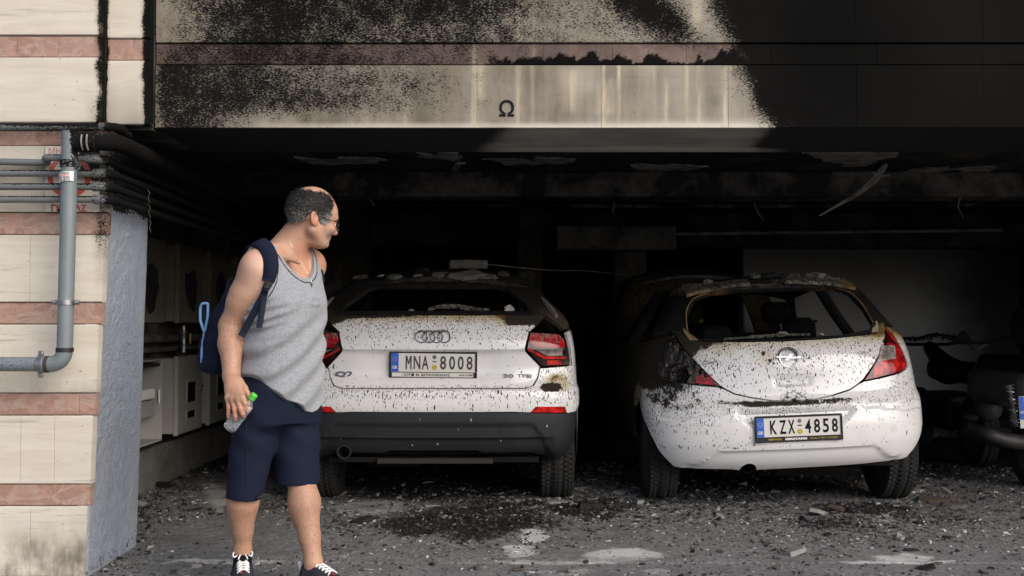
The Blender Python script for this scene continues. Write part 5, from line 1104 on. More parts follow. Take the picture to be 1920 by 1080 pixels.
grid_obj('nose', tgrid(O, lambda U, V: np.stack([U*.84, 3.68+.2*(1-np.abs(U)**3)*np.sin(V*2.6), .33+.68*V], -1)), np.linspace(-1, 1, 16), np.linspace(0, 1, 8), M_BURNT, CAR2, za)
grid_obj('bonnet', tgrid(O, lambda U, V: np.stack([U*.84, 2.8+.95*V, 1.06-.10*V**2-.05*np.abs(U)**3], -1)), np.linspace(-1, 1, 16), np.linspace(0, 1, 8), M_BURNT, CAR2, za, (0, 0, -.02))
cavity(O, CAR2, 3.2)
for x in (-.36, .36): seat(CAR2, x, 1.95, .55)
sb = seat(CAR2, .30, 1.0, .42); seat(CAR2, -.30, 1.0, .36)
b = MB().add(*tubem(O.T(smoothpath([(.16, 1.5, 1.22), (.30, 1.45, 1.20), (.42, 1.4, 1.17), (.50, 1.3, 1.172)], 5)), .008, 6)); b.obj('loose_belt', M_INT, CAR2, True)
b = MB().box((-.42, 2.4, 1.18), (-.18, 2.43, 1.215), .01); b.obj('amber_scorch', simple('amber_melt', (.30, .17, .02), .4, var=.4), CAR2)
b = MB().add(*tubem(O.T(smoothpath([(-.40, .17, 1.093), (-.2, .155, 1.10), (0, .15, 1.105), (.14, .16, 1.10)], 5)), [.008]*5+[.012]*6+[.009]*5, 6)); b.obj('wiper', M_BURNT, CAR2, True, attr=dict(rust=np.zeros(b.n), ash=np.full(b.n, .5)))
for (x, y, z, r) in ((-.02, .17, 1.115, .035), (-.2, .19, 1.10, .022), (.22, .18, 1.10, .02)):
    V, F = lathem([(0, -.004), (r*.8, -.003), (r, 0), (r*.75, .005), (0, .006)], axis_M(O.T(np.array([[x, y, z]]))[0], (.1, -.3, 1)), 8); V = V+np.random.default_rng(int(r*1000)).normal(0, r*.1, V.shape); mk('glass_shard', V, F, M_PEEL, CAR2)
b = MB().box((-.62, .20, .28), (.62, 3.5, .31)); b.box((-.1, .3, .20), (.45, .9, .29), .03); b.obj('underbody', M_INT, CAR2)
wheel(CAR2, -.775, .70, .315, .20, z=.30, flat=.018, side=-1, hub=.195); wheel(CAR2, .775, .70, .325, .20, side=1, hub=.195); wheel(CAR2, -.775, 3.0, .315, .20, side=-1, hub=.195); wheel(CAR2, .775, 3.0, .315, .20, side=1, hub=.195)
def dealer2(root, w, h, fh, t_):
    zc = -h/2-fh/2+.002
    for tx, cx, sz, wd, ink, bo in (('SERETAKIS', -.02, .016, .135, M_WHITE, .0012), ('SERVICE', -.15, .013, .08, M_YEL, .0003), ('THE 666  11  ΠΑΝ  Τ. 210 5750202', .15, .011, .17, M_YEL, .0002)):
        V, F = text_mesh(tx, sz, None, .0004, bo, 1.0); V = np.asarray(V); V[:, 0] *= wd/np.ptp(V[:, 0]); mk('lettering', xf(V, Matrix.Translation((cx, zc, .0146))), F, ink, root)
def o_plateM(px, py, out, roll): return plate_M(O, px, py, out, roll)
pl2 = plate(CAR2, plate_M(O, 1497, 799.5, .030, .040), .515, .118, [('K', -.60), ('Z', -.375), ('X', -.17), ('4', .225), ('8', .44), ('5', .65), ('8', .865)], False, .032, M_INK, dealer=dealer2)
# round lightning badge
M = plate_M(O, 1478, 671, .010, .04); b = MB(); R0 = .058
b.add(*tubem(xf([(R0*math.cos(a), R0*math.sin(a), 0) for a in np.linspace(0, 2*math.pi, 41)], M), .0048, 8, False))
def bolt_V(z): return [(-.076, .006, z), (-.010, .005, z), (-.026, -.012, z), (.0, -.012, z)] 
zz = [(-.078, .0065), (.010, .0065), (-.012, -.020), (-.036, -.020), (.078, -.0065), (.078, -.0065), (-.010, -.0065)]
bolt = [(-.078, .007), (.006, .007), (-.030, -.019), (.0, -.0075), (.078, -.0045), (.070, -.0125), (-.008, -.0145), (.032, .020), (-.002, .0), (-.074, -.001)]
bolt = [(-.076, .0075), (-.004, .0075), (-.034, -.018), (-.010, -.018), (.014, .0005), (.076, -.0005), (.070, -.0085), (.006, -.0085), (.036, .018), (.012, .018), (-.012, -.0005), (-.070, -.0005)]
bolt = [(-.076, .006), (.012, .006), (-.026, -.022), (-.026, -.006)]
up_ = [(-.078, .0085), (.004, .0085), (-.018, -.0015), (-.074, -.0015)]; lo_ = [(.078, -.0085), (-.004, -.0085), (.018, .0015), (.074, .0015)]; dg = [(.030, .020), (.006, .020), (-.030, -.020), (-.006, -.020)]
for pl_ in (up_, lo_, dg):
    n = len(pl_); V = np.array([(x, y, z) for z in (.002, .008) for x, y in pl_]); b.add(xf(V, M), [list(range(n)), [n+k for k in range(n)][::-1]]+[[k, n+k, n+(k+1) % n, (k+1) % n] for k in range(n)])
b.obj('round_emblem', M_EMBL, CAR2, True)
b = MB().add(*tubem(xf([(R0*math.cos(a), R0*math.sin(a), -.006) for a in np.linspace(0, 2*math.pi, 41)], M), .0072, 8, False)); b.obj('emblem_surround', M_PLASD, CAR2, True)
badge(CAR2, O, 1336, 679, 'Corsa', .026, .118, M_EMB, .0004, font=.04); badge(CAR2, O, 1613, 661, 'eco', .020, .070, M_EMB, .0006, font=.04); badge(CAR2, O, 1624.5, 660.5, 'flex', .020, .035, M_EMB, .0002, font=.04)
# ================================================================== third burnt vehicle in the dark behind
V3 = thing('burnt_van', 'dark burnt out people carrier in the shadow behind the white hatchback', 'van', (1.86, 11.0, 0))
v_prof = [(.28, .12, .80, .30), (.45, .0, .86, .32), (.75, .0, .87, .32), (1.0, .05, .86, .30), (1.3, .14, .80, .28), (1.55, .30, .70, .25), (1.66, .42, .62, .22)]
Sv = Shell(1.86, 11.0, v_prof, 3.2, 4.2)
vat = dict(rust=lambda P_, q: .12+0*q[:, 0], ash=lambda P_, q: .4*ss(1.0, 1.6, P_[:, 2]))
full = [(Sv.qy(3.9, .4, -1), .32), (0, .32), (Sv.qy(3.9, .4, 1), .32), (Sv.qy(3.9, 1.0, 1), 1.05), (Sv.qy(1.1, 1.0, 1), 1.1), (Sv.qy(.75, 1.66, 1), 1.655), (0, 1.655), (Sv.qy(.75, 1.66, -1), 1.655), (Sv.qy(1.1, 1.0, -1), 1.1), (Sv.qy(3.9, 1.0, -1), 1.05)]
patch(Sv, 'body_shell', full, M_BURNT, V3, .06, 0, .03, vat, holes=[[(-.55, 1.08), (.55, 1.08), (.50, 1.48), (-.50, 1.48)]])
t = NT('blue_grey_scorched_roof'); n = t.noise(9, 6, .65); t.set(col=t.mix(t.mr(n, .35, .7), (.05, .053, .058), (.19, .21, .24)), rough=.6, spec=.4); t.bump(t.noise(40, 5), .3, .005)
grid_obj('roof', lambda U, V: np.stack([U*.66, .34+V+.06*np.abs(U)**3, np.interp(V, [0, .3, 1, 2.2], [1.66, 1.73, 1.765, 1.68])-.13*np.abs(U)**2.4], -1), np.linspace(-1, 1, 24), np.linspace(0, 2.2, 24), t.m, V3, None, (0, 0, -.03))
grid_obj('bonnet', lambda U, V: np.stack([U*.8, 2.5+1.45*V, 1.16-.14*V-.05*np.abs(U)**3], -1), np.linspace(-1, 1, 8), np.linspace(0, 1, 5), M_BURNT, V3, za, (0, 0, -.02))
for sg in (1, -1):
    b = MB().tube([(sg*.56, 2.35, 1.68), (sg*.72, 2.8, 1.14)], .035, 8); b.obj('front_pillar', M_BURNT, V3, True, attr=dict(rust=np.zeros(b.n), ash=np.zeros(b.n))); wheel(V3, sg*.76, .78, .32, .2, side=sg, seg=48); wheel(V3, sg*.76, 3.3, .32, .2, side=sg, seg=48)
# ------------------------------------------------------------------ distance fields (person, bag, soft things)
class Field:
    def __init__(s, lo, hi, h):
        s.lo = np.array(lo, float); s.h = h; s.n = np.ceil((np.array(hi)-s.lo)/h).astype(int)+1; s.f = np.full(s.n, .25, np.float32)
    def block(s, lo, hi):
        a = np.clip(np.floor((np.array(lo)-s.lo)/s.h).astype(int), 0, s.n-1); b = np.clip(np.ceil((np.array(hi)-s.lo)/s.h).astype(int)+1, 1, s.n)
        ax = [(s.lo[i]+s.h*np.arange(a[i], b[i])).astype(np.float32) for i in range(3)]
        return (slice(a[0], b[0]), slice(a[1], b[1]), slice(a[2], b[2])), np.stack(np.meshgrid(*ax, indexing='ij'), -1)
    def add(s, fn, lo, hi, k=.02):
        pad = k+4*s.h; sl, X = s.block(np.array(lo)-pad, np.array(hi)+pad)
        if X.size == 0: return s
        d = fn(X); a = s.f[sl]; h = np.maximum(k-np.abs(a-d), 0)/max(k, 1e-6); s.f[sl] = np.minimum(a, d)-h*h*k*.25; return s
    def sub(s, fn, lo, hi, k=.01):
        pad = k+4*s.h; sl, X = s.block(np.array(lo)-pad, np.array(hi)+pad)
        if X.size == 0: return s
        d = -fn(X); a = s.f[sl]; h = np.maximum(k-np.abs(a-d), 0)/max(k, 1e-6); s.f[sl] = np.maximum(a, d)+h*h*k*.25; return s
    def cap(s, a, b, ra, rb, k=.02):
        a, b = np.array(a, float), np.array(b, float); r = max(ra, rb)
        return s.add(lambda X: capf(X, a, b, ra, rb), np.minimum(a, b)-r, np.maximum(a, b)+r, k)
    def ell(s, c, rad, R=None, k=.02):
        m = max(rad); return s.add(lambda X: ellf(X, c, rad, R), np.array(c)-m, np.array(c)+m, k)
    def nell(s, c, rad, R=None, k=.01):
        m = max(rad); return s.sub(lambda X: ellf(X, c, rad, R), np.array(c)-m, np.array(c)+m, k)
    def at(s, p):
        g = (np.asarray(p, float)-s.lo)/s.h; i = np.clip(np.floor(g).astype(int), 0, s.n-2); t = g-i; r = 0
        for a in (0, 1):
            for b in (0, 1):
                for c in (0, 1): r = r+s.f[i[..., 0]+a, i[..., 1]+b, i[..., 2]+c]*(t[..., 0] if a else 1-t[..., 0])*(t[..., 1] if b else 1-t[..., 1])*(t[..., 2] if c else 1-t[..., 2])
        return r
    def grad(s, p):
        e = s.h; p = np.asarray(p, float); g = np.stack([s.at(p+e*np.eye(3)[i])-s.at(p-e*np.eye(3)[i]) for i in range(3)], -1); return g/(np.linalg.norm(g, axis=-1)[..., None]+1e-9)
    def shoot(s, o, d, tmax=.6, off=0.0):           # first surface point along a ray
        o = np.asarray(o, float); d = np.asarray(d, float); d = d/np.linalg.norm(d); t = np.arange(0, tmax, s.h*.4); p = o+t[:, None]*d; f = s.at(p)-off; i = np.argmax(f < 0)
        return p[i] if (f < 0).any() else p[np.argmin(f)]
    def see(s, px, py, dy=-.45, tmax=.9):
        o = Mp(px, py, dy); return s.shoot(o, o-np.array([0, 0, CAM_H]), tmax)
    def mesh(s):
        f = s.f; ins = f < 0; nx, ny, nz_ = f.shape; cs = [(a, b, c) for a in (0, 1) for b in (0, 1) for c in (0, 1)]
        cnt = np.zeros((nx-1, ny-1, nz_-1), np.int8)
        for a, b, c in cs: cnt += ins[a:nx-1+a, b:ny-1+b, c:nz_-1+c]
        I = np.argwhere((cnt > 0) & (cnt < 8)); idx = np.full(cnt.shape, -1, np.int32); idx[tuple(I.T)] = np.arange(len(I))
        val = {c: f[I[:, 0]+c[0], I[:, 1]+c[1], I[:, 2]+c[2]] for c in cs}; acc = np.zeros((len(I), 3)); n = np.zeros(len(I))
        for ax in range(3):
            for c in cs:
                if c[ax]: continue
                d = list(c); d[ax] = 1; f0, f1 = val[c], val[tuple(d)]; m = (f0 < 0) != (f1 < 0); t = np.where(m, f0/np.where(m, f0-f1, 1), 0)
                p = np.array(c, float)[None].repeat(len(I), 0); p[:, ax] = t; acc += p*m[:, None]; n += m
        V = s.lo+s.h*(I+acc/np.maximum(n, 1)[:, None]); F = []
        for ax in range(3):
            sl0 = [slice(None)]*3; sl1 = [slice(None)]*3; sl0[ax] = slice(0, -1); sl1[ax] = slice(1, None); A_, B_ = ins[tuple(sl0)], ins[tuple(sl1)]; o = [(ax+1) % 3, (ax+2) % 3]
            E = np.argwhere(A_ != B_); ok = np.ones(len(E), bool)
            for q in o: ok &= (E[:, q] > 0) & (E[:, q] < f.shape[q]-1)
            E = E[ok]; ii = A_[tuple(E.T)]
            def cell(d0, d1): e = E.copy(); e[:, o[0]] += d0; e[:, o[1]] += d1; return idx[tuple(e.T)]
            Q = np.stack([cell(-1, -1), cell(0, -1), cell(0, 0), cell(-1, 0)], 1); Q = np.where(ii[:, None], Q, Q[:, ::-1]); F.append(Q)
        return V, np.concatenate(F)
def capf(X, a, b, ra, rb):
    ab = b-a; t = np.clip(((X-a)@ab)/(ab@ab+1e-12), 0, 1); return np.linalg.norm(X-(a+t[..., None]*ab), axis=-1)-(ra+(rb-ra)*t)
def ellf(X, c, rad, R=None):
    p = X-np.array(c); p = p@np.array(R).T if R is not None else p; r = np.array(rad); k0 = np.linalg.norm(p/r, axis=-1); k1 = np.linalg.norm(p/(r*r), axis=-1); return k0*(k0-1)/np.maximum(k1, 1e-6)
def boxf(X, c, half, r, R=None):
    p = X-np.array(c); p = p@np.array(R).T if R is not None else p; q = np.abs(p)-(np.array(half)-r); return np.linalg.norm(np.maximum(q, 0), axis=-1)+np.minimum(q.max(-1), 0)-r
def stackf(rows, fa, la):                           # stacked ellipses: rows (z, cx, cy, a along fa, b along la)
    r = np.array(sorted(rows)); g = [pchip(r[:, 0], r[:, i]) for i in range(1, 5)]; z0, z1 = r[0, 0], r[-1, 0]
    def f(X, infl=0.0):
        z = np.clip(X[..., 2], z0, z1); zz, inv = np.unique(np.round(z, 5), return_inverse=True); v = [q(zz)[inv].reshape(z.shape) for q in g]
        dx, dy = X[..., 0]-v[0], X[..., 1]-v[1]; u = dx*fa[0]+dy*fa[1]; w = dx*la[0]+dy*la[1]; a, b = v[2]+infl, v[3]+infl
        e = ((np.abs(u)/a)**2.3+(np.abs(w)/b)**2.3)**(1/2.3); d = (e-1)*np.minimum(a, b)*.92; dz = np.maximum(np.maximum(z0-X[..., 2], X[..., 2]-z1), -1); return np.where(dz > 0, np.hypot(np.maximum(d, 0), dz), d)
    return f
def fnoise(X, s, o=3, seed=0): return fbm(np.asarray(X, float)*s+seed, o)
# ------------------------------------------------------------------ the walking man
D0 = 5.08
def Mp(px, py, dy=0.0): return P(px, py, D0+dy)
K = 415.0
bf = np.array([.75, -.66, 0.]); bf /= np.linalg.norm(bf); bl = np.array([bf[1], -bf[0], 0.]); up3 = np.array([0, 0, 1.])
zp = lambda y: float(Mp(0, y)[2])
MAN = thing('person', 'balding man in grey tank top and navy shorts walking past, head turned toward the cars', 'person', (float(Mp(515, 900)[0]), D0, 0))
MO = np.array(MAN.location)
def mko(name, V, F, mat, parent=MAN, **kw):
    org = MO if parent is MAN else np.array(parent.location); return mk(name, np.asarray(V)-org, F, mat, parent, **kw)
TR = [(462, 530, .035, .075, .150), (480, 529, .03, .098, .172), (505, 528, .025, .125, .185), (540, 529, .018, .150, .190), (572, 533, .01, .170, .184), (600, 532, .01, .168, .180), (640, 530, .01, .160, .174), (690, 528, .01, .154, .172), (740, 526, .01, .152, .172), (790, 524, .01, .152, .174)]
rows = [(zp(y), *Mp(x, y, dy)[:2], a, b) for y, x, dy, a, b in TR]
torso = stackf(rows, bf, bl)
H_ = .0042
body = Field((-1.50, 4.62, -.02), (-.70, 5.50, 1.82), H_)
bb = lambda f, lo, hi, k: body.add(f, lo, hi, k)
tl, th = Mp(430, 790, -.3), Mp(640, 440, .3)
body.add(lambda X: np.maximum(torso(X, -.016-.05*ss(zp(715), zp(760), X[..., 2])), zp(775)-X[..., 2]), [-1.4, 4.75, zp(790)], [-.75, 5.4, zp(455)], .01)
# neck and shoulders
body.cap(Mp(571, 425, .02), Mp(541, 472, .035), .060, .073, .03)
body.cap(Mp(553, 440, .05), Mp(530, 478, .06), .062, .075, .03)
body.cap(Mp(537, 470, .03), Mp(489, 498, -.085), .050, .056, .06)
body.cap(Mp(540, 470, .05), Mp(585, 494, .15), .045, .055, .05)
# right arm
SHR, ELR, WRR = Mp(480, 507, -.105), Mp(433, 611, -.055), Mp(434, 706, -.150)
HD = -.088
body.cap(SHR, SHR+(ELR-SHR)*.55, .070, .062, .05); body.cap(SHR+(ELR-SHR)*.45, ELR, .064, .050, .03)
body.ell(ELR+np.array([.004, .02, .012]), (.036, .036, .04), None, .02)
body.cap(ELR, ELR+(WRR-ELR)*.35, .049, .053, .03); body.cap(ELR+(WRR-ELR)*.35, WRR, .053, .0365, .03)
# left arm, mostly hidden behind the chest
SHL = Mp(580, 503, .16); ELL = Mp(556, 612, .27); WRL = Mp(560, 700, .22)
body.cap(SHL, ELL, .068, .048, .04); body.cap(ELL, WRL, .048, .034, .03)
body.cap(WRL, Mp(564, 738, .20), .034, .036, .02)
for k in range(4): body.cap(Mp(560+3*k, 738, .19+.018*k), Mp(567+3*k, 772, .17+.018*k), .0105, .0085, .008)
body.cap(Mp(562, 722, .18), Mp(572, 748, .15), .013, .010, .01)
# right hand closed round the bottle
BA_, BB_ = Mp(433, 799, -.125+HD), Mp(476, 742, -.145+HD); bd = (BB_-BA_)/np.linalg.norm(BB_-BA_)
KN = [Mp(454.5, 747, -.172+HD), Mp(446, 749, -.170+HD), Mp(436.5, 750, -.160+HD), Mp(427.5, 747, -.145+HD)]
body.cap(WRR, Mp(437, 728, -.112+HD), .0335, .035, .02)
for k, kn in enumerate(KN): body.cap(Mp(444-4*k, 716, -.100+HD), kn, .022, (.0148, .0145, .0138, .0125)[k], .016)
PIP = [Mp(459.5, 757, -.182+HD), Mp(450.5, 766, -.184+HD), Mp(440, 769, -.176+HD), Mp(428.8, 764, -.160+HD)]; DIP = [Mp(459.3, 766, -.176+HD), Mp(454.5, 776, -.180+HD), Mp(441, 780, -.174+HD), Mp(428.5, 776, -.158+HD)]; TIP = [Mp(457.5, 771.5, -.168+HD), Mp(456, 781.5, -.172+HD), Mp(440.8, 787, -.168+HD), Mp(428, 783, -.154+HD)]
for k in range(4):
    r = (.0112, .0112, .0108, .0095)[k]; body.cap(KN[k], PIP[k], r*1.22, r*1.04, .007); body.cap(PIP[k], DIP[k], r*1.04, r*.94, .004); body.cap(DIP[k], TIP[k], r*.94, r*.80, .004); body.ell(KN[k]+np.array([0, -.006, .004]), (.0115, .010, .0115), None, .012)
body.cap(Mp(448, 716, -.10+HD), Mp(458, 728, -.105+HD), .020, .016, .014); body.cap(Mp(458, 728, -.105+HD), Mp(466, 742, -.112+HD), .0145, .012, .006); body.cap(Mp(466, 742, -.112+HD), Mp(468, 752, -.118+HD), .0115, .0095, .005)
# legs
HPR, KNR, ANR = Mp(482, 765, -.05), Mp(456, 905, -.085), Mp(455, 1030, -.01)
HPL, KNL, ANL = Mp(555, 765, .08), Mp(564, 895, -.005), Mp(588, 1056, -.075)
for hp, kn, an, s in ((HPR, KNR, ANR, 1.0), (HPL, KNL, ANL, 1.03)):
    body.cap(hp, kn, .085, .057*s, .03); mid = kn+(an-kn)*.30; lo_ = kn+(an-kn)*.70
    body.cap(kn, mid, .057*s, .064*s, .03); body.cap(mid, lo_, .065*s, .045*s, .03); body.cap(lo_, an, .043*s, .038*s, .02)
    back = -bf*.018; body.ell(kn+(an-kn)*.32+back, (.052*s, .052*s, .12), None, .03)
    body.cap(an, an-np.array([0, 0, .05]), .037*s, .036*s, .02)

# feet inside the shoes
def toe(an, az, L=.17): return an+np.array([math.cos(az)*L, math.sin(az)*L, 0])
AZR, AZL = math.radians(-75), math.radians(-38)
# head (local frame: forward, right side, up)
HC = Mp(587, 392, .02); ha = math.radians(29); hf = np.array([math.cos(ha), math.sin(ha), 0]); hr = np.array([hf[1], -hf[0], 0]); pit = math.radians(6); hf, hu = hf*math.cos(pit)-up3*math.sin(pit), up3*math.cos(pit)+hf*math.sin(pit); HR = np.stack([hf, hr, hu])
hp_ = lambda f, r, u: HC+hf*f+hr*r+hu*u
def hell(f, r, u, a, b, c, k=.02, tilt=0.):
    R = HR
    if tilt: c_, s_ = math.cos(tilt), math.sin(tilt); R = np.stack([hf*c_+hu*s_, hr, -hf*s_+hu*c_])
    body.ell(hp_(f, r, u), (a, b, c), R, k)
hell(-.003, 0, .002, .108, .078, .100, .01); hell(.060, 0, -.018, .054, .064, .055, .03); hell(-.045, 0, -.012, .066, .072, .072, .03)
hell(.052, 0, -.075, .050, .056, .062, .03); hell(.02, 0, -.085, .06, .060, .055, .03)
for s in (1, -1):
    body.cap(hp_(-.008, s*.052, -.100), hp_(.052, s*.020, -.150), .026, .020, .02); hell(.080, s*.036, -.083, .022, .024, .022, .02)
hell(.071, 0, -.150, .020, .022, .018, .015); hell(.083, 0, -.121, .013, .024, .010, .010); hell(.080, 0, -.131, .013, .021, .009, .006)
hell(.104, 0, -.036, .013, .045, .011, .018)
body.cap(hp_(.104, 0, -.052), hp_(.117, 0, -.092), .0085, .0108, .012); hell(.117, 0, -.096, .010, .0115, .0085, .006)
for s in (1, -1): hell(.109, s*.012, -.099, .009, .007, .007, .006)
for s in (1, -1): body.nell(hp_(.110, s*.033, -.058), (.016, .018, .013), HR, .014)
for s in (1, -1):
    hell(.089, s*.033, -.058, .0135, .0135, .0135, .004)
hell(.03, 0, -.150, .045, .035, .022, .025)
for s in (1, -1):                                     # ears
    R = np.stack([hf*math.cos(.5)+hr*s*math.sin(.5)*-1*-1, hr*s*math.cos(.5)-hf*math.sin(.5), up3])
    body.ell(hp_(-.018, s*.081, -.048), (.020, .009, .035), np.stack([hf*.92-hr*s*.38, hr*s*.92+hf*.38, hu]), .006); body.cap(hp_(-.004, s*.074, -.05), hp_(-.006, s*.076, -.078), .008, .009, .008)
    body.nell(hp_(-.013, s*.090, -.044), (.011, .007, .022), np.stack([hf*.92-hr*s*.38, hr*s*.92+hf*.38, hu]), .005)
# collar bones, jowl folds
body.cap(Mp(560, 492, -.10), Mp(516, 476, -.07), .010, .012, .03)
V, F = body.mesh()
px_, py_ = proj(V); zz = V[:, 2]
pale = np.clip(.8*ss(585, 545, py_)*ss(440, 480, px_)*ss(462, 480, py_)*ss(520, 500, px_), 0, 1)
red = np.clip(.9*ss(.055, .02, np.linalg.norm(V-hp_(-.015, .083, -.048), axis=1))+.5*ss(440, 470, py_)*ss(530, 480, py_)*ss(540, 560, px_)+.9*ss(750, 776, py_)*ss(480, 462, px_)*ss(800, 790, py_)+.5*ss(.06, .0, np.linalg.norm(V-hp_(.12, 0, -.095), axis=1))+.4*ss(.05, .01, np.linalg.norm(V-ELR, axis=1)), 0, 1)
hairy = np.clip(.75*ss(560, 600, py_)*ss(712, 690, py_)*(px_ < 470)+1.0*(zz < .5)*ss(.10, .2, zz)*ss(.52, .46, zz)+.25*ss(530, 560, py_)*(px_ < 470), 0, 1)
beard = np.clip(ss(.02, .05, (V-HC)@hf)*ss(-.075, -.095, (V-HC)@hu)*ss(-.19, -.165, (V-HC)@hu)*(np.linalg.norm(V-HC, axis=1) < .2), 0, 1)
t = NT('skin'); n = t.noise(9, 5, .6); n2 = t.noise(70, 4, .6)
c = t.mix(n, (.37, .205, .130), (.51, .300, .205)); c = t.mix(t.attr('pale'), c, (.58, .38, .285)); c = t.mix(t.ma('MULTIPLY', t.attr('red'), .55), c, (.50, .19, .125))
hs = t.noise(170, 5, .75, t.map((1, 1, .42), rot=(.25, .3, .2)), .8); hm = t.ma('MULTIPLY', t.attr('hairy'), t.mr(hs, .46, .70)); c = t.mix(t.ma('MULTIPLY', hm, .62), c, (.10, .055, .035))
c = t.mix(t.ma('MULTIPLY', t.attr('beard'), t.mr(t.noise(260, 3), .3, .7, .15, .6)), c, (.30, .25, .22)); c = t.mix(t.mr(n2, .56, .75, 0, .4), c, (.27, .13, .085))
t.set(col=c, rough=.5, spec=.35, sss=.12); t.put(t.b.inputs['Subsurface Radius'], (.012, .005, .003)); t.bump(t.ma('ADD', t.noise(180, 3), t.ma('MULTIPLY', n2, .6)), .18, .003); M_SKIN = t.m
def noadj(V): return V
mko('body', V, F, M_SKIN, smooth=True, attr=dict(pale=pale, red=red, hairy=hairy, beard=beard))
# ---- tank top
sh = Field((-1.42, 4.74, .62), (-.72, 5.40, 1.56), .0045)
def zhem(X):
    c = Mp(524, 740, .01); u = (X[..., 0]-c[0])*bl[0]+(X[..., 1]-c[1])*bl[1]; f = (X[..., 0]-c[0])*bf[0]+(X[..., 1]-c[1])*bf[1]; return zp(769)+.95*np.maximum(u+.02, 0)**1.15+.012*np.sin(u*38+1)+.02*ss(0, -.16, u)
def shirtf(X):
    z = X[..., 2]; d = torso(X, .006+.010*ss(zp(590), zp(700), z)); c = Mp(524, 640, .01); u = (X[..., 0]-c[0])*bl[0]+(X[..., 1]-c[1])*bl[1]; f = (X[..., 0]-c[0])*bf[0]+(X[..., 1]-c[1])*bf[1]
    # drapery: long folds running from the armpit to the far hip, tighter creases by the armpit, loose hem
    a = (z-zp(600))*.80+u*.62; w = ss(zp(560), zp(640), z)
    d = d-.0085*w*np.sin(a*62+2.2*fnoise(X, 5, 2))*(.4+fnoise(X, 4, 2, 7))-.004*np.sin((z+u*.35)*150+3*fnoise(X, 6, 2))*ss(.03, .15, u)*ss(zp(660), zp(600), z)*ss(zp(545), zp(575), z)
    d = d-.010*ss(zp(700), zp(770), z)*(fnoise(X, 7, 3, 3)-.35)-.006*(fnoise(X, 11, 3, 5)-.5)
    d = np.maximum(d, zhem(X)-z); inner = torso(X, -.006); d = np.where(z < zhem(X)+.05, np.maximum(d, -(inner+.0)), d); return d
sh.add(shirtf, [-1.42, 4.74, .62], [-.72, 5.4, 1.56], .0001)
# shoulder straps of the vest
for a, b in ((Mp(519, 512, -.10), Mp(510, 462, -.035)), (Mp(510, 462, -.035), Mp(506, 470, .08)), (Mp(588, 505, .08), Mp(566, 458, .12)), (Mp(566, 458, .12), Mp(556, 480, .19))): pass
NC = Mp(553, 470, -.03)
# neck opening: deep scoop in front, and armholes
NR = np.stack([bf, bl, up3]); nkc = Mp(556, 461, -.01); nk = lambda X: ellf(X, nkc, (.27, .100, .152), NR)
sh.sub(nk, nkc-.3, nkc+.3, .004)
ahR = Mp(470, 506, -.15); AHR = np.stack([bl*.96+bf*-.25, bf*.96+bl*.25, up3]); ah = lambda X: ellf(X, ahR, (.108, .112, .145), AHR); sh.sub(ah, ahR-.2, ahR+.2, .004)
ahL = Mp(590, 505, .20); sh.sub(lambda X: ellf(X, ahL, (.09, .115, .135), AHR), ahL-.2, ahL+.2, .004)
sh.sub(lambda X: -(X[..., 2]-9)*0+(zp(452)-X[..., 2])*-1*-1*1.0 if False else (zp(455)-X[..., 2]), [-1.42, 4.74, zp(455)], [-.72, 5.4, 1.56], .002)
V, F = sh.mesh(); px_, py_ = proj(V)
t = NT('grey_heather_cotton'); n = t.noise(14, 5, .6); fib = t.noise(260, 3, .7, t.map((1, 1, .35))); fib2 = t.noise(90, 4, .7, t.map((.5, .5, 1.6)))
c = t.mix(t.mr(fib, .35, .65), (.205, .218, .236), (.34, .353, .37)); c = t.mix(t.mr(fib2, .5, .68, 0, .35), c, (.145, .153, .17))
t.set(col=c, rough=.95, spec=.15, sheen=.25); t.bump(t.ma('ADD', t.ma('MULTIPLY', t.noise(420, 2), .4), t.noise(26, 4)), .35, .004); M_HEATH = t.m
mko('tank_top', V, F, M_HEATH, smooth=True)
TOP = MAN.children[-1]
M_NAVY = None
t = NT('navy_cloth'); n = t.noise(8, 5, .6); tw = t.noise(300, 2); c = t.mix(n, (.0065, .0095, .022), (.011, .015, .032)); t.set(col=c, rough=.9, spec=.15); t.bump(t.ma('ADD', t.ma('MULTIPLY', tw, .4), t.noise(22, 4, .6)), .4, .005); M_NAVY = t.m
t = NT('navy_webbing'); c = t.mix(t.noise(10, 4), (.008, .011, .022), (.014, .018, .034)); t.set(col=c, rough=.85, spec=.25); t.bump(t.noise(350, 2), .3, .002); M_WEB = t.m
# piping sewn a finger's breadth inside the edges
def piping(cen, rad, R, ang, name, grow=.016, fld=sh):
    out = []; r = np.array(rad)+grow
    for a in ang:
        dirv = R[1]*math.cos(a)*r[1]+R[2]*math.sin(a)*r[2]; base = np.array(cen)+dirv; o = base+R[0]*.32; p = fld.shoot(o, -R[0], .40)
        if abs(fld.at(p)) < .01: out.append(p)
    if len(out) > 5:
        b = MB().tube(smoothpath(np.array(out), 3), .0028, 6); return mko(name, b.verts(), b.F, M_WEB, parent=MAN, smooth=True)
piping(nkc, (.27, .100, .152), NR, np.linspace(math.radians(-200), math.radians(20), 46), 'neck_piping')
out = []
for a in np.linspace(math.radians(-70), math.radians(60), 24):
    b2 = ahR+(-AHR[1]*0)+AHR[1]*math.cos(a)*.128+AHR[2]*math.sin(a)*.160; p = sh.shoot(b2+AHR[0]*.25+bf*.0, -AHR[0], .5)
    if abs(sh.at(p)) < .01: out.append(p)
out = [sh.see(x, y) for x, y in ((516, 470), (520, 490), (521.5, 508), (519, 526), (513, 542), (504, 556), (494, 568))]; out = [p for p in out if abs(sh.at(p)) < .01]
if len(out) > 3: b = MB().tube(smoothpath(np.array(out), 4), .0026, 6); mko('armhole_piping', b.verts(), b.F, M_WEB, smooth=True)
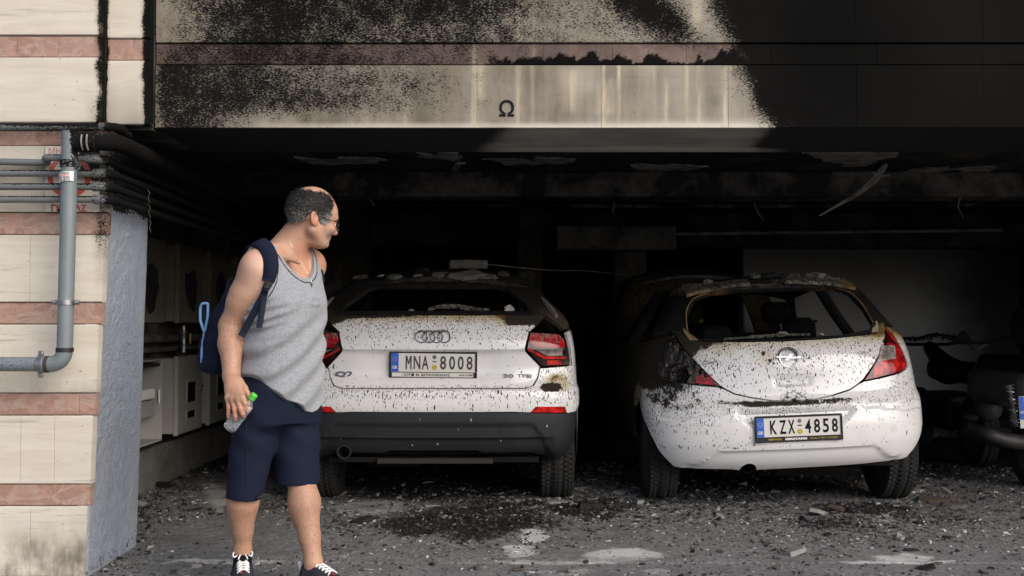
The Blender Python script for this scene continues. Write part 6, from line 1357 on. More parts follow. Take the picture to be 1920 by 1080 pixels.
# ---- shorts
so = Field((-1.46, 4.70, .36), (-.72, 5.42, .98), .005)
tor2 = lambda X: torso(X, .002)
so.add(lambda X: np.maximum(torso(X, -.006-.010*ss(zp(760), zp(800), X[..., 2])), X[..., 2]-zp(690)), [-1.4, 4.75, zp(795)], [-.75, 5.4, zp(690)], .01)
RT0, RT1 = Mp(487, 755, -.045), Mp(455, 945, -.085); LT0, LT1 = Mp(548, 755, .070), Mp(560, 925, .01)
def wr(X): return .010*(fnoise(X, 6, 3, 2)-.5)+.0055*np.sin(X[..., 2]*46+X[..., 0]*30+3*fnoise(X, 4, 2))*ss(zp(910), zp(780), X[..., 2])
so.add(lambda X: capf(X, RT0, RT1, .118, .077)+wr(X), np.minimum(RT0, RT1)-.13, np.maximum(RT0, RT1)+.13, .07)
so2 = Field((-1.46, 4.70, .36), (-.72, 5.42, .98), .005); so2.add(lambda X: np.maximum(torso(X, -.006-.010*ss(zp(760), zp(800), X[..., 2])), X[..., 2]-zp(690)), [-1.4, 4.75, zp(795)], [-.75, 5.4, zp(690)], .01)
so2.add(lambda X: capf(X, LT0, LT1, .120, .096)+wr(X), np.minimum(LT0, LT1)-.13, np.maximum(LT0, LT1)+.13, .06); hh_ = np.maximum(.012-np.abs(so.f-so2.f), 0)/.012; so.f = np.minimum(so.f, so2.f)-hh_*hh_*.003
so.sub(lambda X: np.maximum(X[..., 2]-(zp(931)+.0*(X[..., 0])+.10*np.maximum(-(X[..., 0]-Mp(478, 900)[0]), -.02)), X[..., 0]-Mp(503, 900)[0]), [-1.46, 4.7, .36], [-.95, 5.42, zp(900)], .003)
so.sub(lambda X: np.maximum(X[..., 2]-zp(907), Mp(503, 900)[0]-X[..., 0]), [-1.2, 4.7, .36], [-.72, 5.42, zp(900)], .003)
so.sub(lambda X: capf(X, RT0, RT1-np.array([0, 0, .1]), .09, .064), RT1-.16, RT1+np.array([.16, .16, .02]), .003); so.sub(lambda X: capf(X, LT0, LT1-np.array([0, 0, .1]), .10, .082), LT1-.16, LT1+np.array([.16, .16, .02]), .003)
V, F = so.mesh(); mko('shorts', V, F, M_NAVY, smooth=True)
b = MB().tube(smoothpath([so.see(462, y)+np.array([0, -.001, 0]) for y in (725, 760, 800, 840, 880, 915)], 4), .0022, 5); mko('side_seam', b.verts(), b.F, M_WEB, smooth=True)
# ---- socks and shoes
M_SOCK = simple('black_sock_knit', (.010, .010, .012), .95, var=.3, scale=60, bump=.3, spec=.15); M_SHOE = simple('charcoal_suede', (.030, .034, .040), .9, var=.3, scale=26, bump=.3, spec=.2); M_SOLE = simple('white_sole_rubber', (.62, .61, .58), .6, var=.1, scale=14, bump=.1); M_LACE = simple('white_lace', (.72, .72, .70), .85, var=.08, scale=90, bump=.2)
M_SREDD = simple('dark_red_trim', (.20, .02, .03), .8)
for an, az, sg in ((ANR, AZR, 1), (ANL, AZL, -1)):
    fx = np.array([math.cos(az), math.sin(az), 0]); fy = np.array([-fx[1], fx[0], 0]); gz = .0; heel = an-fx*.030
    S_ = Field(an+[-.32, -.32, -.20], an+[.32, .32, .08], .004)
    zs0 = 0.012; foot = lambda f, r, z: np.array([an[0]+fx[0]*f+fy[0]*r, an[1]+fx[1]*f+fy[1]*r, z])
    # upper: heel cup, mid foot, toe box
    S_.cap(foot(-.028, 0, .045), foot(-.022, 0, min(.115, an[2]-.03)), .040, .040, .02); S_.cap(foot(-.02, 0, .050), foot(.07, 0, .048), .044, .043, .03); S_.cap(foot(.06, 0, .055), foot(.165, 0, .036), .046, .036, .03)
    S_.cap(foot(.005, 0, .098), foot(.10, 0, .062), .030, .026, .03); S_.ell(foot(.11, .0, .04), (.05, .05, .036), None, .03)
    S_.sub(lambda X: X[..., 2]-(zs0+.012), an+[-.32, -.32, -.2], an+[.32, .32, -.0], .002)
    S_.sub(lambda X: capf(X, foot(-.012, 0, an[2]-.045), foot(-.008, 0, an[2]+.05), .032, .036), foot(-.05, -.05, .06), foot(.05, .05, .2)+.06, .004)
    V, F = S_.mesh(); shoe = mko('shoe', V, F, M_SHOE, smooth=True)
    def sub(name, b, mat): return mk(name, b.verts()-MO, b.F, mat, shoe, True)
    b = MB(); pr = []
    for k in range(40):
        a = 2*math.pi*k/40; f = .068+.135*math.cos(a); r = .046*math.sin(a)*(1+.10*math.cos(a)); r = math.copysign(abs(math.sin(a))**.75*.047, math.sin(a)); pr.append((f, r))
    lv = [(.97, .0), (1.02, .006), (1.02, .024), (.985, .030)]; V = []
    for sc, z in lv: V += [foot(.068+(f-.068)*sc, r*sc, z+.010*ss(.14, .21, f)*(z < .01)) for f, r in pr]
    F = [[i*40+k, i*40+(k+1) % 40, (i+1)*40+(k+1) % 40, (i+1)*40+k] for i in range(3) for k in range(40)]+[list(range(40))[::-1], list(range(120, 160))]; b.add(V, F); sub('sole', b, M_SOLE)
    b = MB(); b.add(*boxm((-.012, -.020, 0), (.004, .020, .05), .006, axis_M(foot(-.066, 0, .072), (-.18*fx[0], -.18*fx[1], 1), fx))); sub('heel_tab', b, M_SOLE)
    b = MB()
    def ontop(f, r): return S_.shoot(foot(f, r, .22), [0, 0, -1], .22)+np.array([0, 0, .002])
    rows_ = [.022+.020*k for k in range(5)]
    for k, f in enumerate(rows_):
        for s_ in (1, -1):
            p = [ontop(f, s_*.026), ontop(f+.006, s_*.010)+[0, 0, .003], ontop(f+.014, -s_*.010)+[0, 0, .003], ontop(f+.020, -s_*.026)]; b.add(*tubem(smoothpath(p, 3), .0038, 6))
    kn = ontop(.012, 0)+np.array([0, 0, .006]); b.add(*lathem([(0, -.007), (.007, -.004), (.008, 0), (.006, .005), (0, .007)], axis_M(kn, (0, 0, 1)), 8))
    for s_ in (1, -1):
        p = [kn, kn+fy*s_*.020+[0, 0, .014], kn+fy*s_*.042+fx*.012+[0, 0, .006], kn+fy*s_*.038+fx*.026-[0, 0, .008], kn+fy*s_*.016+fx*.012+[0, 0, .0], kn]; b.add(*tubem(smoothpath(p, 4), .0034, 6))
        p = [kn, kn+fy*s_*.012+fx*.03+[0, 0, .0], kn+fy*s_*.020+fx*.05-[0, 0, .014]]; b.add(*tubem(smoothpath(p, 4), .0034, 6))
    sub('lace', b, M_LACE)
    b = MB(); b.add(*boxm((-.02, -.008, -.003), (.02, .008, .003), .002, axis_M(ontop(.125, -.012), (0, 0, 1), fx))); sub('toe_label', b, M_SREDD)
    b = MB().lathe([(.0395, -.075), (.0405, -.04), (.0408, -.005), (.0412, .012), (.0395, .015), (.036, .012)], Matrix.Translation(Vector(an+np.array([0, 0, -.012]))), 28); mko('sock', b.verts(), b.F, M_SOCK, smooth=True)
# ---- hair
rh = np.random.default_rng(11); 
def hairmask(p):
    d = p-HC; f, r, u = d@hf, d@hr, d@hu; ar = np.abs(r); e = .013*(fbm(p*75, 3)-.5)*2
    bald = ss(.060, .076, u+e-.25*np.maximum(-.03-f, 0))*(f > -.085)
    front = np.interp(u, [-.08, -.05, -.02, .0, .05, .075], [.050, .056, .062, .068, .068, .045]); okf = f < front+e
    low = np.interp(f, [-.12, -.08, -.045, -.03, .0, .02, .06], [-.068, -.070, -.062, -.040, -.010, -.066, -.072]); okl = u > low+e
    far = (f < .075+e) & (u > .035) & (r < -.02)
    return (okf & okl & (bald < .5) & (np.linalg.norm(d, axis=1) < .17)) | (far & (u < .088))
Vb, Fb = body.mesh(); near = np.linalg.norm(Vb-HC, axis=1) < .17; hv = Vb[near & hairmask(Vb)]; nh = body.grad(hv)
earq = np.minimum(np.linalg.norm((hv-hp_(-.018, .081, -.048))*1.0, axis=1), np.linalg.norm(hv-hp_(-.018, -.081, -.048), axis=1)) > .033; hv, nh = hv[earq], nh[earq]
HV, HF, tone = [], [], []
for rep in range(4):
    for p, n in zip(hv, nh):
        p = p+rh.normal(0, .0014, 3); d = p-HC; f, r, u = d@hf, d@hr, d@hu
        comb = -hf*.9-up3*.55+hr*.25*np.sign(r)*0+rh.normal(0, .45, 3); comb = comb-n*np.dot(comb, n); comb /= np.linalg.norm(comb)+1e-9
        L = rh.uniform(.011, .023)*(.55 if u < -.035 else 1.0); lift = rh.uniform(.22, .75); w = np.cross(comb, n)*rh.uniform(.0007, .0011); q = p+comb*L*.55+n*L*lift*.8; e = p+comb*L+n*L*lift*rh.uniform(.5, 1.1)
        k = len(HV); HV += [p-w-n*.002, p+w-n*.002, q+w*.8, q-w*.8, e]; HF += [[k, k+1, k+2, k+3], [k+3, k+2, k+4]]
        g = float(np.clip(.22+.5*ss(.0, -.05, u)+.35*ss(.02, .05, f)*ss(.02, -.02, u)+rh.normal(0, .20), 0, 1)); tone += [g]*5
t = NT('greying_hair'); c = t.ramp(t.attr('tone'), [(0, (.010, .009, .008)), (.45, (.030, .028, .026)), (.75, (.14, .135, .125)), (1, (.38, .37, .35))]); t.set(col=c, rough=.55, spec=.35); M_HAIR = t.m
mko('hair', HV, HF, M_HAIR, attr=dict(tone=np.array(tone)))
# scalp stubble layer under the strands
sel = near & hairmask(Vb)
for dv in (hf, -hf, up3, -up3, hr*.7): sel = sel & hairmask(Vb+.011*dv)
sel = sel; fm = sel[Fb].all(1); used = np.unique(Fb[fm]); mp = {a: i for i, a in enumerate(used)}; n_ = body.grad(Vb[used]); mko('hair_base', Vb[used]+n_*.0025, [[mp[a] for a in f] for f in Fb[fm]], simple('dark_scalp_hair', (.022, .020, .019), .8, var=.5, scale=90, bump=.3, spec=.2), smooth=True)
# eyebrows
b = MB()
for s in (1, -1):
    for k in range(60):
        r = .012+.044*rh.random(); p = body.shoot(hp_(.17, s*r, -.034-.006*((r-.03)/.02)**2+rh.normal(0, .003)), -hf, .12); b.add(*tubem([p-hf*.001, p+hf*.004+hr*s*.006+up3*rh.uniform(-.001, .004)], [.0009, .0003], 3, False))
mko('eyebrow', b.verts(), b.F, M_INK)
# eyes
for s in (1, -1):
    b = MB().lathe([(.0118*math.sin(a), -.0118*math.cos(a)) for a in np.linspace(.001, math.pi-.001, 10)], axis_M(hp_(.0925, s*.033, -.059), hf), 16); eye = mko('eye', b.verts(), b.F, M_WHITE, smooth=True)
    b = MB().lathe([(.0055, 0), (.0045, .0012), (0, .0015)], axis_M(hp_(.0925+.0112, s*.033, -.060), hf), 12); mk('iris', b.verts()-MO, b.F, M_INK, eye, True)
# glasses
M_FRAME = simple('black_spectacle_frame', (.012, .011, .012), .3, var=.2, spec=.5); t = NT('spectacle_lens'); t.set(col=(.9, .92, .93), rough=.03, trans=.92, ior=1.08, spec=.5); M_LENS = t.m
GL = bpy.data.objects.new('glasses', None); link(GL, MAN)
b = MB(); lens = MB()
for s in (1, -1):
    a = np.linspace(0, 2*math.pi, 25); ring = [hp_(.121-.010*abs(math.cos(q))*(1 if math.cos(q)*s > 0 else .2)*1.3, s*.0345+.0255*np.sign(math.cos(q))*abs(math.cos(q))**.6, -.066+.0165*np.sign(math.sin(q))*abs(math.sin(q))**.6) for q in a]
    b.add(*tubem(ring, .0017, 6, False)); lv = ring[:-1]; lens.add(np.array(lv), [list(range(len(lv)))])
    b.add(*tubem(smoothpath([hp_(.110, s*.062, -.056), hp_(.095, s*.070, -.053), hp_(.04, s*.079, -.044), hp_(-.005, s*.082, -.030), hp_(-.022, s*.084, -.040)], 5), .0018, 6))
b.add(*tubem(smoothpath([hp_(.121, -.010, -.060), hp_(.127, 0, -.056), hp_(.121, .010, -.060)], 5), .0018, 6)); fr = mk('spectacle_frame', b.verts()-MO, b.F, M_FRAME, GL, True)
V = lens.verts(); mk('lens', V-MO, lens.F, M_LENS, GL)
# necklace
def onbody(px, py, dy0=-.45, off=.0025):
    o = Mp(px, py, dy0); p = np.minimum
    a = body.see(px, py); s_ = sh.see(px, py); p = a if (a[1] < s_[1] or abs(sh.at(s_)) > .01) else s_; return p+np.array([0, -off, 0])
ch = [onbody(x, y) for x, y in ((541, 449), (548, 462), (555, 474), (562, 487), (569, 500), (577, 513), (583, 524), (584.5, 532))]; ch2 = [onbody(x, y) for x, y in ((584.5, 532), (584, 520), (583, 508), (581, 496), (580, 486))]
b = MB().tube(smoothpath(ch, 4), .0014, 5).tube(smoothpath(ch2, 4), .0012, 5); nk_ = mko('necklace', b.verts(), b.F, simple('pale_gold_chain', (.75, .62, .42), .3, .8, .1, 80), smooth=True)
b = MB(); c0 = onbody(584.5, 534, off=.006); b.box(c0+[-.003, -.002, -.016], c0+[.003, .002, .010], .001); b.box(c0+[-.008, -.002, -.002], c0+[.008, .002, .003], .001); mk('pendant', b.verts()-MO, b.F, M_EMB, nk_)
# faint print on the chest
for tx, x, y in (('ATHL', 592, 561), ('SPORT', 592, 574)):
    V_, F_ = text_mesh(tx, .022, None, .0004, .0002, 1.1); V_ = np.asarray(V_); pts = []
    for q in V_: p = sh.see(x+q[0]*K*.62, y-q[1]*K); pts.append(p+np.array([.0008, -.0015+q[2], 0]))
    mko('chest_print', pts, F_, simple('faded_print_'+tx.lower(), (.20, .21, .24), .9))
# ------------------------------------------------------------------ backpack, bottle
bk = -bf
BPK = thing('backpack', 'navy backpack with light blue trim on the back of the walking man', 'backpack', tuple(Mp(425, 697, .18)))
BO = np.array(BPK.location)
def mkb(name, b, mat, smooth=True): return mk(name, b.verts()-BO, b.F, mat, BPK, smooth)
fb = Field((-1.75, 4.75, .80), (-1.0, 5.65, 1.50), .006)
pc = Mp(446, 612, .15); axu = np.array([.07, .0, 1.]); axu /= np.linalg.norm(axu); bkx = bk-axu*np.dot(bk, axu); bkx /= np.linalg.norm(bkx); lat = np.cross(axu, bkx); PR = np.stack([bkx, lat, axu])
def packf(X):
    p = (X-pc)@PR.T; u = p[..., 2]; th = np.interp(u, [-.22, -.15, 0, .12, .25], [.066, .090, .074, .040, .014]); q = np.abs(p-np.stack([th-.055, 0*th, 0*th], -1))-np.stack([th-.03, np.interp(u, [-.21, 0, .25], [.140, .135, .07])-.03, 0*th+.225-.03], -1)
    d = np.linalg.norm(np.maximum(q, 0), axis=-1)+np.minimum(q.max(-1), 0)-.03; return d*.85+.008*(fnoise(X, 7, 3, 4)-.5)+.003*np.sin(u*60+p[..., 1]*25)
fb.add(packf, [-1.75, 4.75, .8], [-1., 5.65, 1.5], .0001); V, F = fb.mesh(); mk('pack_body', V-BO, F, M_NAVY, BPK, True)
M_SKYB = simple('light_blue_binding', (.16, .32, .54), .8, var=.12, scale=60, bump=.2)
b = MB(); pts = [Mp(390, 569, .04+.03), Mp(381, 569, .04+.03), Mp(375.5, 580, .05+.03), Mp(375.5, 597, .05+.03), Mp(379.5, 613, .05+.03), Mp(383, 621, .05+.03), Mp(386.5, 608, .04+.03), Mp(389.5, 590, .03+.03), Mp(390, 569, .03+.03)]
b.add(*tubem(smoothpath(pts, 5), .0062, 8)); mkb('side_pocket_binding', b, M_SKYB)
b = MB(); b.add(np.array([p for p in smoothpath(pts, 3)])+np.array([0, .008, 0]), [list(range(25))]); mkb('side_pocket_net', b, M_WEB)
b = MB().tube(smoothpath([Mp(382.5, 620, .05+.03), Mp(380.5, 640, .06+.03), Mp(378, 665, .06+.03), Mp(378.5, 682, .06+.03), Mp(382, 692, .06+.03)], 4), [.004]*4+[.006]*9+[.008]*4, 6); mkb('edge_binding', b, M_SKYB)
b = MB().tube(smoothpath([Mp(424, 548, .10), Mp(428, 530, .10), Mp(434, 521, .10), Mp(442, 524, .10)], 4), .006, 6); mkb('grab_loop', b, M_WEB)
def ribbon(b, pts, nrm, wid, th):
    p = np.asarray(pts); n = len(p); t_ = np.gradient(p, axis=0); t_ /= np.linalg.norm(t_, axis=1)[:, None]; wid = np.broadcast_to(wid, (n,)); V = []
    for i in range(n):
        N = nrm[i]-t_[i]*np.dot(nrm[i], t_[i]); N /= np.linalg.norm(N)+1e-9; S_ = np.cross(t_[i], N); w = wid[i]/2
        V += [p[i]+S_*w, p[i]+S_*w*.82+N*th, p[i]-S_*w*.82+N*th, p[i]-S_*w]
    F = []
    for i in range(n-1):
        for k in range(4): F.append([i*4+k, i*4+(k+1) % 4, (i+1)*4+(k+1) % 4, (i+1)*4+k])
    F += [[0, 1, 2, 3], [(n-1)*4+k for k in range(4)][::-1]]; b.add(V, F); return b
def surf(px, py, o0=-.45, lift=.003):
    o = Mp(px, py, o0); best = None
    for f in (body, sh):
        p = f.see(px, py)
        if abs(f.at(p)) < .012 and (best is None or p[1] < best[0][1]): best = (p, f.grad(p[None])[0])
    if best is None: return None
    return best[0]+best[1]*lift, best[1]
fr = [surf(x, y, lift=.004) for x, y in ((503, 529), (506, 515), (507.5, 500), (506, 486), (502, 474), (497, 465), (490, 460))]; fr = [q for q in fr if q is not None]
pp = [q[0]+np.array([0, -.008, .004]) for q in fr]; nm_ = len(fr); nn = [(1-i/(nm_-1))*np.array([.1, -1, .15])+(i/(nm_-1))*np.array([-.15, -.55, .85]) for i in range(nm_)]
top = pp[-1]; pp += [top+np.array([-.025, .045, .004]), top+np.array([-.06, .10, -.020]), top+np.array([-.09, .16, -.075])]; nn += [np.array([0, -.2, 1.]), np.array([-.3, .3, .9]), np.array([-.6, .6, .4])]
P2 = smoothpath(pp, 4); tt = np.linspace(0, len(nn)-1, len(P2)); N2 = np.stack([np.interp(tt, np.arange(len(nn)), np.array(nn)[:, i]) for i in range(3)], 1)
b = ribbon(MB(), P2, N2, np.interp(np.arange(len(P2)), [0, 5, len(P2)-1], [.056, .070, .066]), .012); mkb('shoulder_strap', b, M_NAVY)
for nm, px_pts, w, lift, mat in (('buckle', ((502, 531), (499, 538), (497, 545)), .034, .006, M_PLASD), ('strap_tail', ((498, 540), (494, 560), (491, 585), (487.5, 614)), .026, .006, M_WEB), ('lower_strap', ((498, 545), (490, 563), (478, 585), (465, 607), (452, 630)), .030, .003, M_WEB)):
    q = [surf(x, y, lift=lift) for x, y in px_pts]; q = [a for a in q if a is not None]
    if len(q) > 1:
        camo = np.array([0, 0, CAM_H]); A0, A1 = q[0][0], q[-1][0]; m_ = len(q); lin = [A0+(A1-A0)*np.linalg.norm(a[0]-A0)/max(1e-6, np.linalg.norm(A1-A0)) for a in q]
        ex = max(0., max((l_-a[0])[1] for l_, a in zip(lin, q))); ray = camo-A0; ray /= np.linalg.norm(ray); p = np.linspace(A0, A1, 9)+ray*(ex+.010)
        n = [np.array([.15, -1, .1])]*9; b = ribbon(MB(), p, n, w, .004 if nm != 'buckle' else .010); mkb(nm, b, mat)
q = [Mp(591, 490, .12), Mp(597, 510, .10), Mp(601, 530, .09)]; b = ribbon(MB(), smoothpath(q, 4), [np.array([.8, -.6, .2])]*9, .05, .01); mkb('shoulder_strap', b, M_NAVY)
BA_ = Mp(428.5, 805, -.125+HD); BB_ = Mp(478, 739, -.145+HD); bd = (BB_-BA_)/np.linalg.norm(BB_-BA_)
# bottle
BT = thing('water_bottle', 'clear plastic water bottle with green cap in the hand of the man', 'bottle', tuple(BA_))
BL = np.linalg.norm(BB_-BA_); Mb = axis_M((0, 0, 0), bd, (0, -1, 0)) @ Matrix.Diagonal((1.0, 1.0, BL/.187, 1)) 
pr = [(0, .004), (.014, .002), (.022, .000), (.028, .005), (.0305, .016), (.029, .022), (.0305, .028), (.0305, .05), (.0285, .055), (.0305, .060), (.0305, .082), (.028, .088), (.030, .094), (.030, .112), (.027, .130), (.019, .148), (.0125, .156), (.0125, .166)]
V, F = lathem(pr, None, 32); an_ = np.arctan2(V[:, 1], V[:, 0]); dent = 1+.035*np.sin(an_*5+V[:, 2]*60)*ss(.02, .04, V[:, 2])*ss(.12, .10, V[:, 2])-.10*np.exp(-((V[:, 2]-.075)/.03)**2)*np.maximum(np.cos(an_-.3), 0); V[:, 0] *= dent; V[:, 1] *= dent
t = NT('clear_pet_plastic'); t.set(col=t.mix(t.mr(t.noise(45, 3, .5, t.map((1, 1, .6)), 1.), .45, .6), (.62, .66, .68), (.95, .97, .98)), rough=.06, trans=.72, ior=1.3, spec=.7, coat=1.); t.bump(t.noise(55, 3, .5, t.map((1, 1, .5))), .8, .012); t.put(t.b.inputs['Alpha'], .62); M_PET = t.m
mk('bottle_body', xf(V, Mb), F, M_PET, BT, True)
V, F = lathem([(0, .010), (.026, .014), (.0275, .03), (.0268, .055), (.0275, .08), (.026, .100), (0, .104)], None, 24); t = NT('water'); t.set(col=(.90, .95, .96), rough=.02, trans=1.0, ior=1.33); t.put(t.b.inputs['Alpha'], .6); mk('water', xf(V, Mb), F, t.m, BT, True)
V, F = lathem([(.0285, .110), (.0295, .112), (.0292, .128), (.0265, .136)], None, 28); mk('label_film', xf(V, Mb), [f for f in F if len(f) == 4], simple('pale_pink_label', (.60, .46, .48), .4, var=.2, scale=40), BT, True)
b = MB().lathe([(.0150, .160), (.0155, .162), (.0155, .168), (.0148, .169), (.0155, .171), (.0155, .184), (.013, .187), (0, .187)], Mb, 36); b.obj('cap', simple('green_cap_plastic', (.10, .55, .07), .4, var=.08), BT, True, 30)
# ------------------------------------------------------------------ scooters at the right
M_SBLK = simple('black_scooter_plastic', (.007, .007, .0075), .5, var=.4, scale=9, spec=.15); M_SGREY = simple('scorched_grey_panel', (.065, .065, .063), .5, var=.5, scale=7, bump=.1, spec=.3)
SX, SY = 3.74, 8.0
S1 = thing('scooter', 'scorched grey scooter seen from behind at the right edge, plate with blue band', 'scooter', (SX, SY, 0), 'scooters parked at the right')
def lp(px, py, d=0.0): return P(px, py, SY+d)-np.array([SX, SY, 0])
wheel(S1, 0, .10, .26, .13, hub=.13, seg=60, side=-1)
f1 = Field((-.45, -.35, .1), (.45, 1.3, 1.25), .012)
def sell(c, r, k=.04): f1.ell(c, r, None, k)
f1.add(lambda X: boxf(X, (0, .35, .70), (.20, .50, .14), .10), [-.3, -.3, .5], [.3, 1., .9], .02); f1.cap((.02, .9, .5), (.05, 1.1, .8), .10, .07, .05); f1.add(lambda X: boxf(X, (0, .75, .30), (.14, .35, .06), .05), [-.2, .3, .2], [.2, 1.2, .4], .04)
f1.sub(lambda X: ellf(X, (0, .05, .33), (.5, .36, .36)), [-.45, -.35, .1], [.45, .5, .75], .02)
V, F = f1.mesh(); mk('body_panel', V, F, M_SGREY, S1, True)
f2 = Field((-.3, -.35, .75), (.3, 1.0, 1.05), .012); f2.add(lambda X: boxf(X, (0, .25, .87), (.15, .50, .07), .06), [-.2, -.3, .75], [.2, .8, 1.], .02); V, F = f2.mesh(); mk('saddle', V, F, M_SBLK, S1, True)
f3 = Field((-.3, -.45, .95), (.3, .25, 1.40), .012); f3.add(lambda X: boxf(X, (0, -.10, 1.14), (.20, .17, .15), .10), [-.25, -.35, .9], [.25, .2, 1.4], .02); V, F = f3.mesh(); tb = mk('top_box', V, F, M_SBLK, S1, True)
b = MB().box((-.17, -.285, 1.15), (.17, -.262, 1.215), .012); mk('tail_light', b.verts(), b.F, M_REDB, S1, True)
p0, p1 = lp(1893, 722, -.05), lp(1905, 800, -.05); b = MB(); tt = np.linspace(0, 1, 260); ax_ = p1-p0; u1 = np.array([1., 0, 0]); u2 = np.array([0, 1., 0]); b.add(*tubem(p0+tt[:, None]*ax_+.030*np.cos(tt*2*math.pi*11)[:, None]*u1+.030*np.sin(tt*2*math.pi*11)[:, None]*u2, .006, 5)); b.tube([p0, p1], .014, 8); b.obj('shock_spring', M_STEEL, S1, True)
b = MB(); a0, a1 = lp(1858, 815, -.05), lp(1935, 832, -.12); b.add(*tubem(smoothpath([a0+[-.02, .3, .03], a0, (a0+a1)/2+[0, 0, -.012], a1], 5), [.030]*5+[.045]*6+[.052]*5, 14)); b.obj('exhaust', simple('heat_stained_exhaust', (.10, .095, .09), .5, .6, .4, 12), S1, True)
ppl = lp(1935, 772, -.22); rt = bpy.data.objects.new('number_plate', None); link(rt, S1); rt.matrix_local = Matrix.Translation(Vector(ppl)) @ Matrix.Rotation(math.pi/2, 4, 'X') @ Matrix.Rotation(.06, 4, 'Z')
b = MB().box((-.088, -.11, 0), (.09, .11, .004), .001); b.obj('plate_face', M_PLATE, rt); b = MB().box((-.086, -.05, .004), (-.052, .108, .0052)); b.obj('blue_band', M_BLUEP, rt); V_, F_ = text_mesh('GR', .022, Matrix.Translation((-.069, .0, .0055)), .0004, .0006); mk('lettering', V_, F_, M_WHITE, rt)
b = MB().tube([(-.30, 1.02, 1.08), (-.12, 1.08, 1.02), (.12, 1.08, 1.02), (.30, 1.02, 1.08)], .014, 8); b.obj('handlebar', M_SBLK, S1, True)
def mirror_obj(par, px, py, d, r, base, nm='mirror'):
    c = np.array(base); o = P(px, py, base[1]+d)-np.array([base[0], base[1], 0]); b = MB().lathe([(0, .012), (r*.7, .010), (r, 0), (r*.97, -.004)], axis_M(o, (-.1, 1, .1)), 24); m = b.obj(nm, M_SBLK, par, True); b = MB().lathe([(r*.95, -.002), (0, -.002)], axis_M(o, (-.1, 1, .1)), 24); b.obj('glass', M_CHROME, m); b = MB().tube(smoothpath([o+[0, .012, 0], o+[.05, .03, -.06], o+[.12, .05, -.12]], 4), .006, 6); b.obj('stalk', M_CHROME, m, True)
S2X, S2Y = 3.84, 9.1
S2 = thing('motorbike', 'black burnt motorbike with round mirror standing behind the grey scooter', 'motorbike', (S2X, S2Y, 0), 'scooters parked at the right')
wheel(S2, -.02, .15, .29, .13, hub=.17, seg=60, side=-1); wheel(S2, -.05, 1.45, .29, .12, hub=.17, seg=60, side=-1)
f4 = Field((-.5, -.4, .15), (.5, 1.7, 1.2), .014); f4.add(lambda X: boxf(X, (0, .45, .76), (.13, .60, .09), .08), [-.3, -.4, .5], [.3, 1.2, 1.], .02); f4.cap((0, .8, .75), (0, 1.25, .95), .11, .06, .06); f4.add(lambda X: boxf(X, (0, .75, .42), (.16, .28, .16), .06), [-.3, .3, .2], [.3, 1.2, .7], .03); V, F = f4.mesh(); mk('frame_body', V, F, M_SBLK, S2, True)
b = MB().tube([(-.36, 1.22, 1.02), (-.18, 1.3, .98), (.18, 1.3, .98), (.36, 1.22, 1.02)], .015, 8); b.obj('handlebar', M_SBLK, S2, True); mirror_obj(S2, 1806, 632, .9, .055, (S2X, S2Y))
b = MB().tube(smoothpath([P(1832, 655, 9.9)-[S2X, S2Y, 0], P(1845, 648, 9.9)-[S2X, S2Y, 0], P(1853, 646, 9.9)-[S2X, S2Y, 0]], 3), .014, 8); b.obj('brake_lever', M_STEEL, S2, True)
b = MB().lathe([(0, 0), (.05, .004), (.055, .012), (.045, .02), (0, .022)], axis_M(P(1820, 784, 8.9)-np.array([S2X, S2Y, 0]), (0, -.3, 1)), 18); b.obj('foot_peg', M_STEEL, S2, True)
# terracotta tub on the step, burnt cable on the wall
t = simple('scorched_terracotta', (.20, .075, .04), .8, var=.4, scale=8, bump=.2); TB = thing('clay_tub', 'scorched terracotta tub lying on its side beyond the hatchback', 'tub', tuple(P(1731, 752, 11.75)))
b = MB().lathe([(.0, .10), (.09, .10), (.10, .095), (.135, -.10), (.15, -.105), (.15, -.135), (.135, -.135), (.125, -.10), (.09, .085), (0, .088)], axis_M((0, 0, 0), (.5, .8, .15)), 28); b.obj('shell', t, TB, True)
b = MB(); r5 = np.random.default_rng(5); pts = [P(1688+12*k, 634+2*math.sin(k*.9)-k*.6, 12.36) for k in range(11)]; sp_ = smoothpath(pts, 6); b.tube(sp_, .008, 6)
for k in range(120):
    p = sp_[r5.integers(len(sp_))]; d = r5.normal(0, 1, 3)*[.5, .3, .8]; d /= np.linalg.norm(d); L = r5.uniform(.015, .05); b.add(*tubem([p, p+d*L*.6, p+d*L+[0, 0, -.01]], [.006, .008, .002], 4, False))
tag(b.obj('burnt_cable', M_CHAR, None, True), 'burnt cable with ragged bits along the greyed wall', 'creeper')
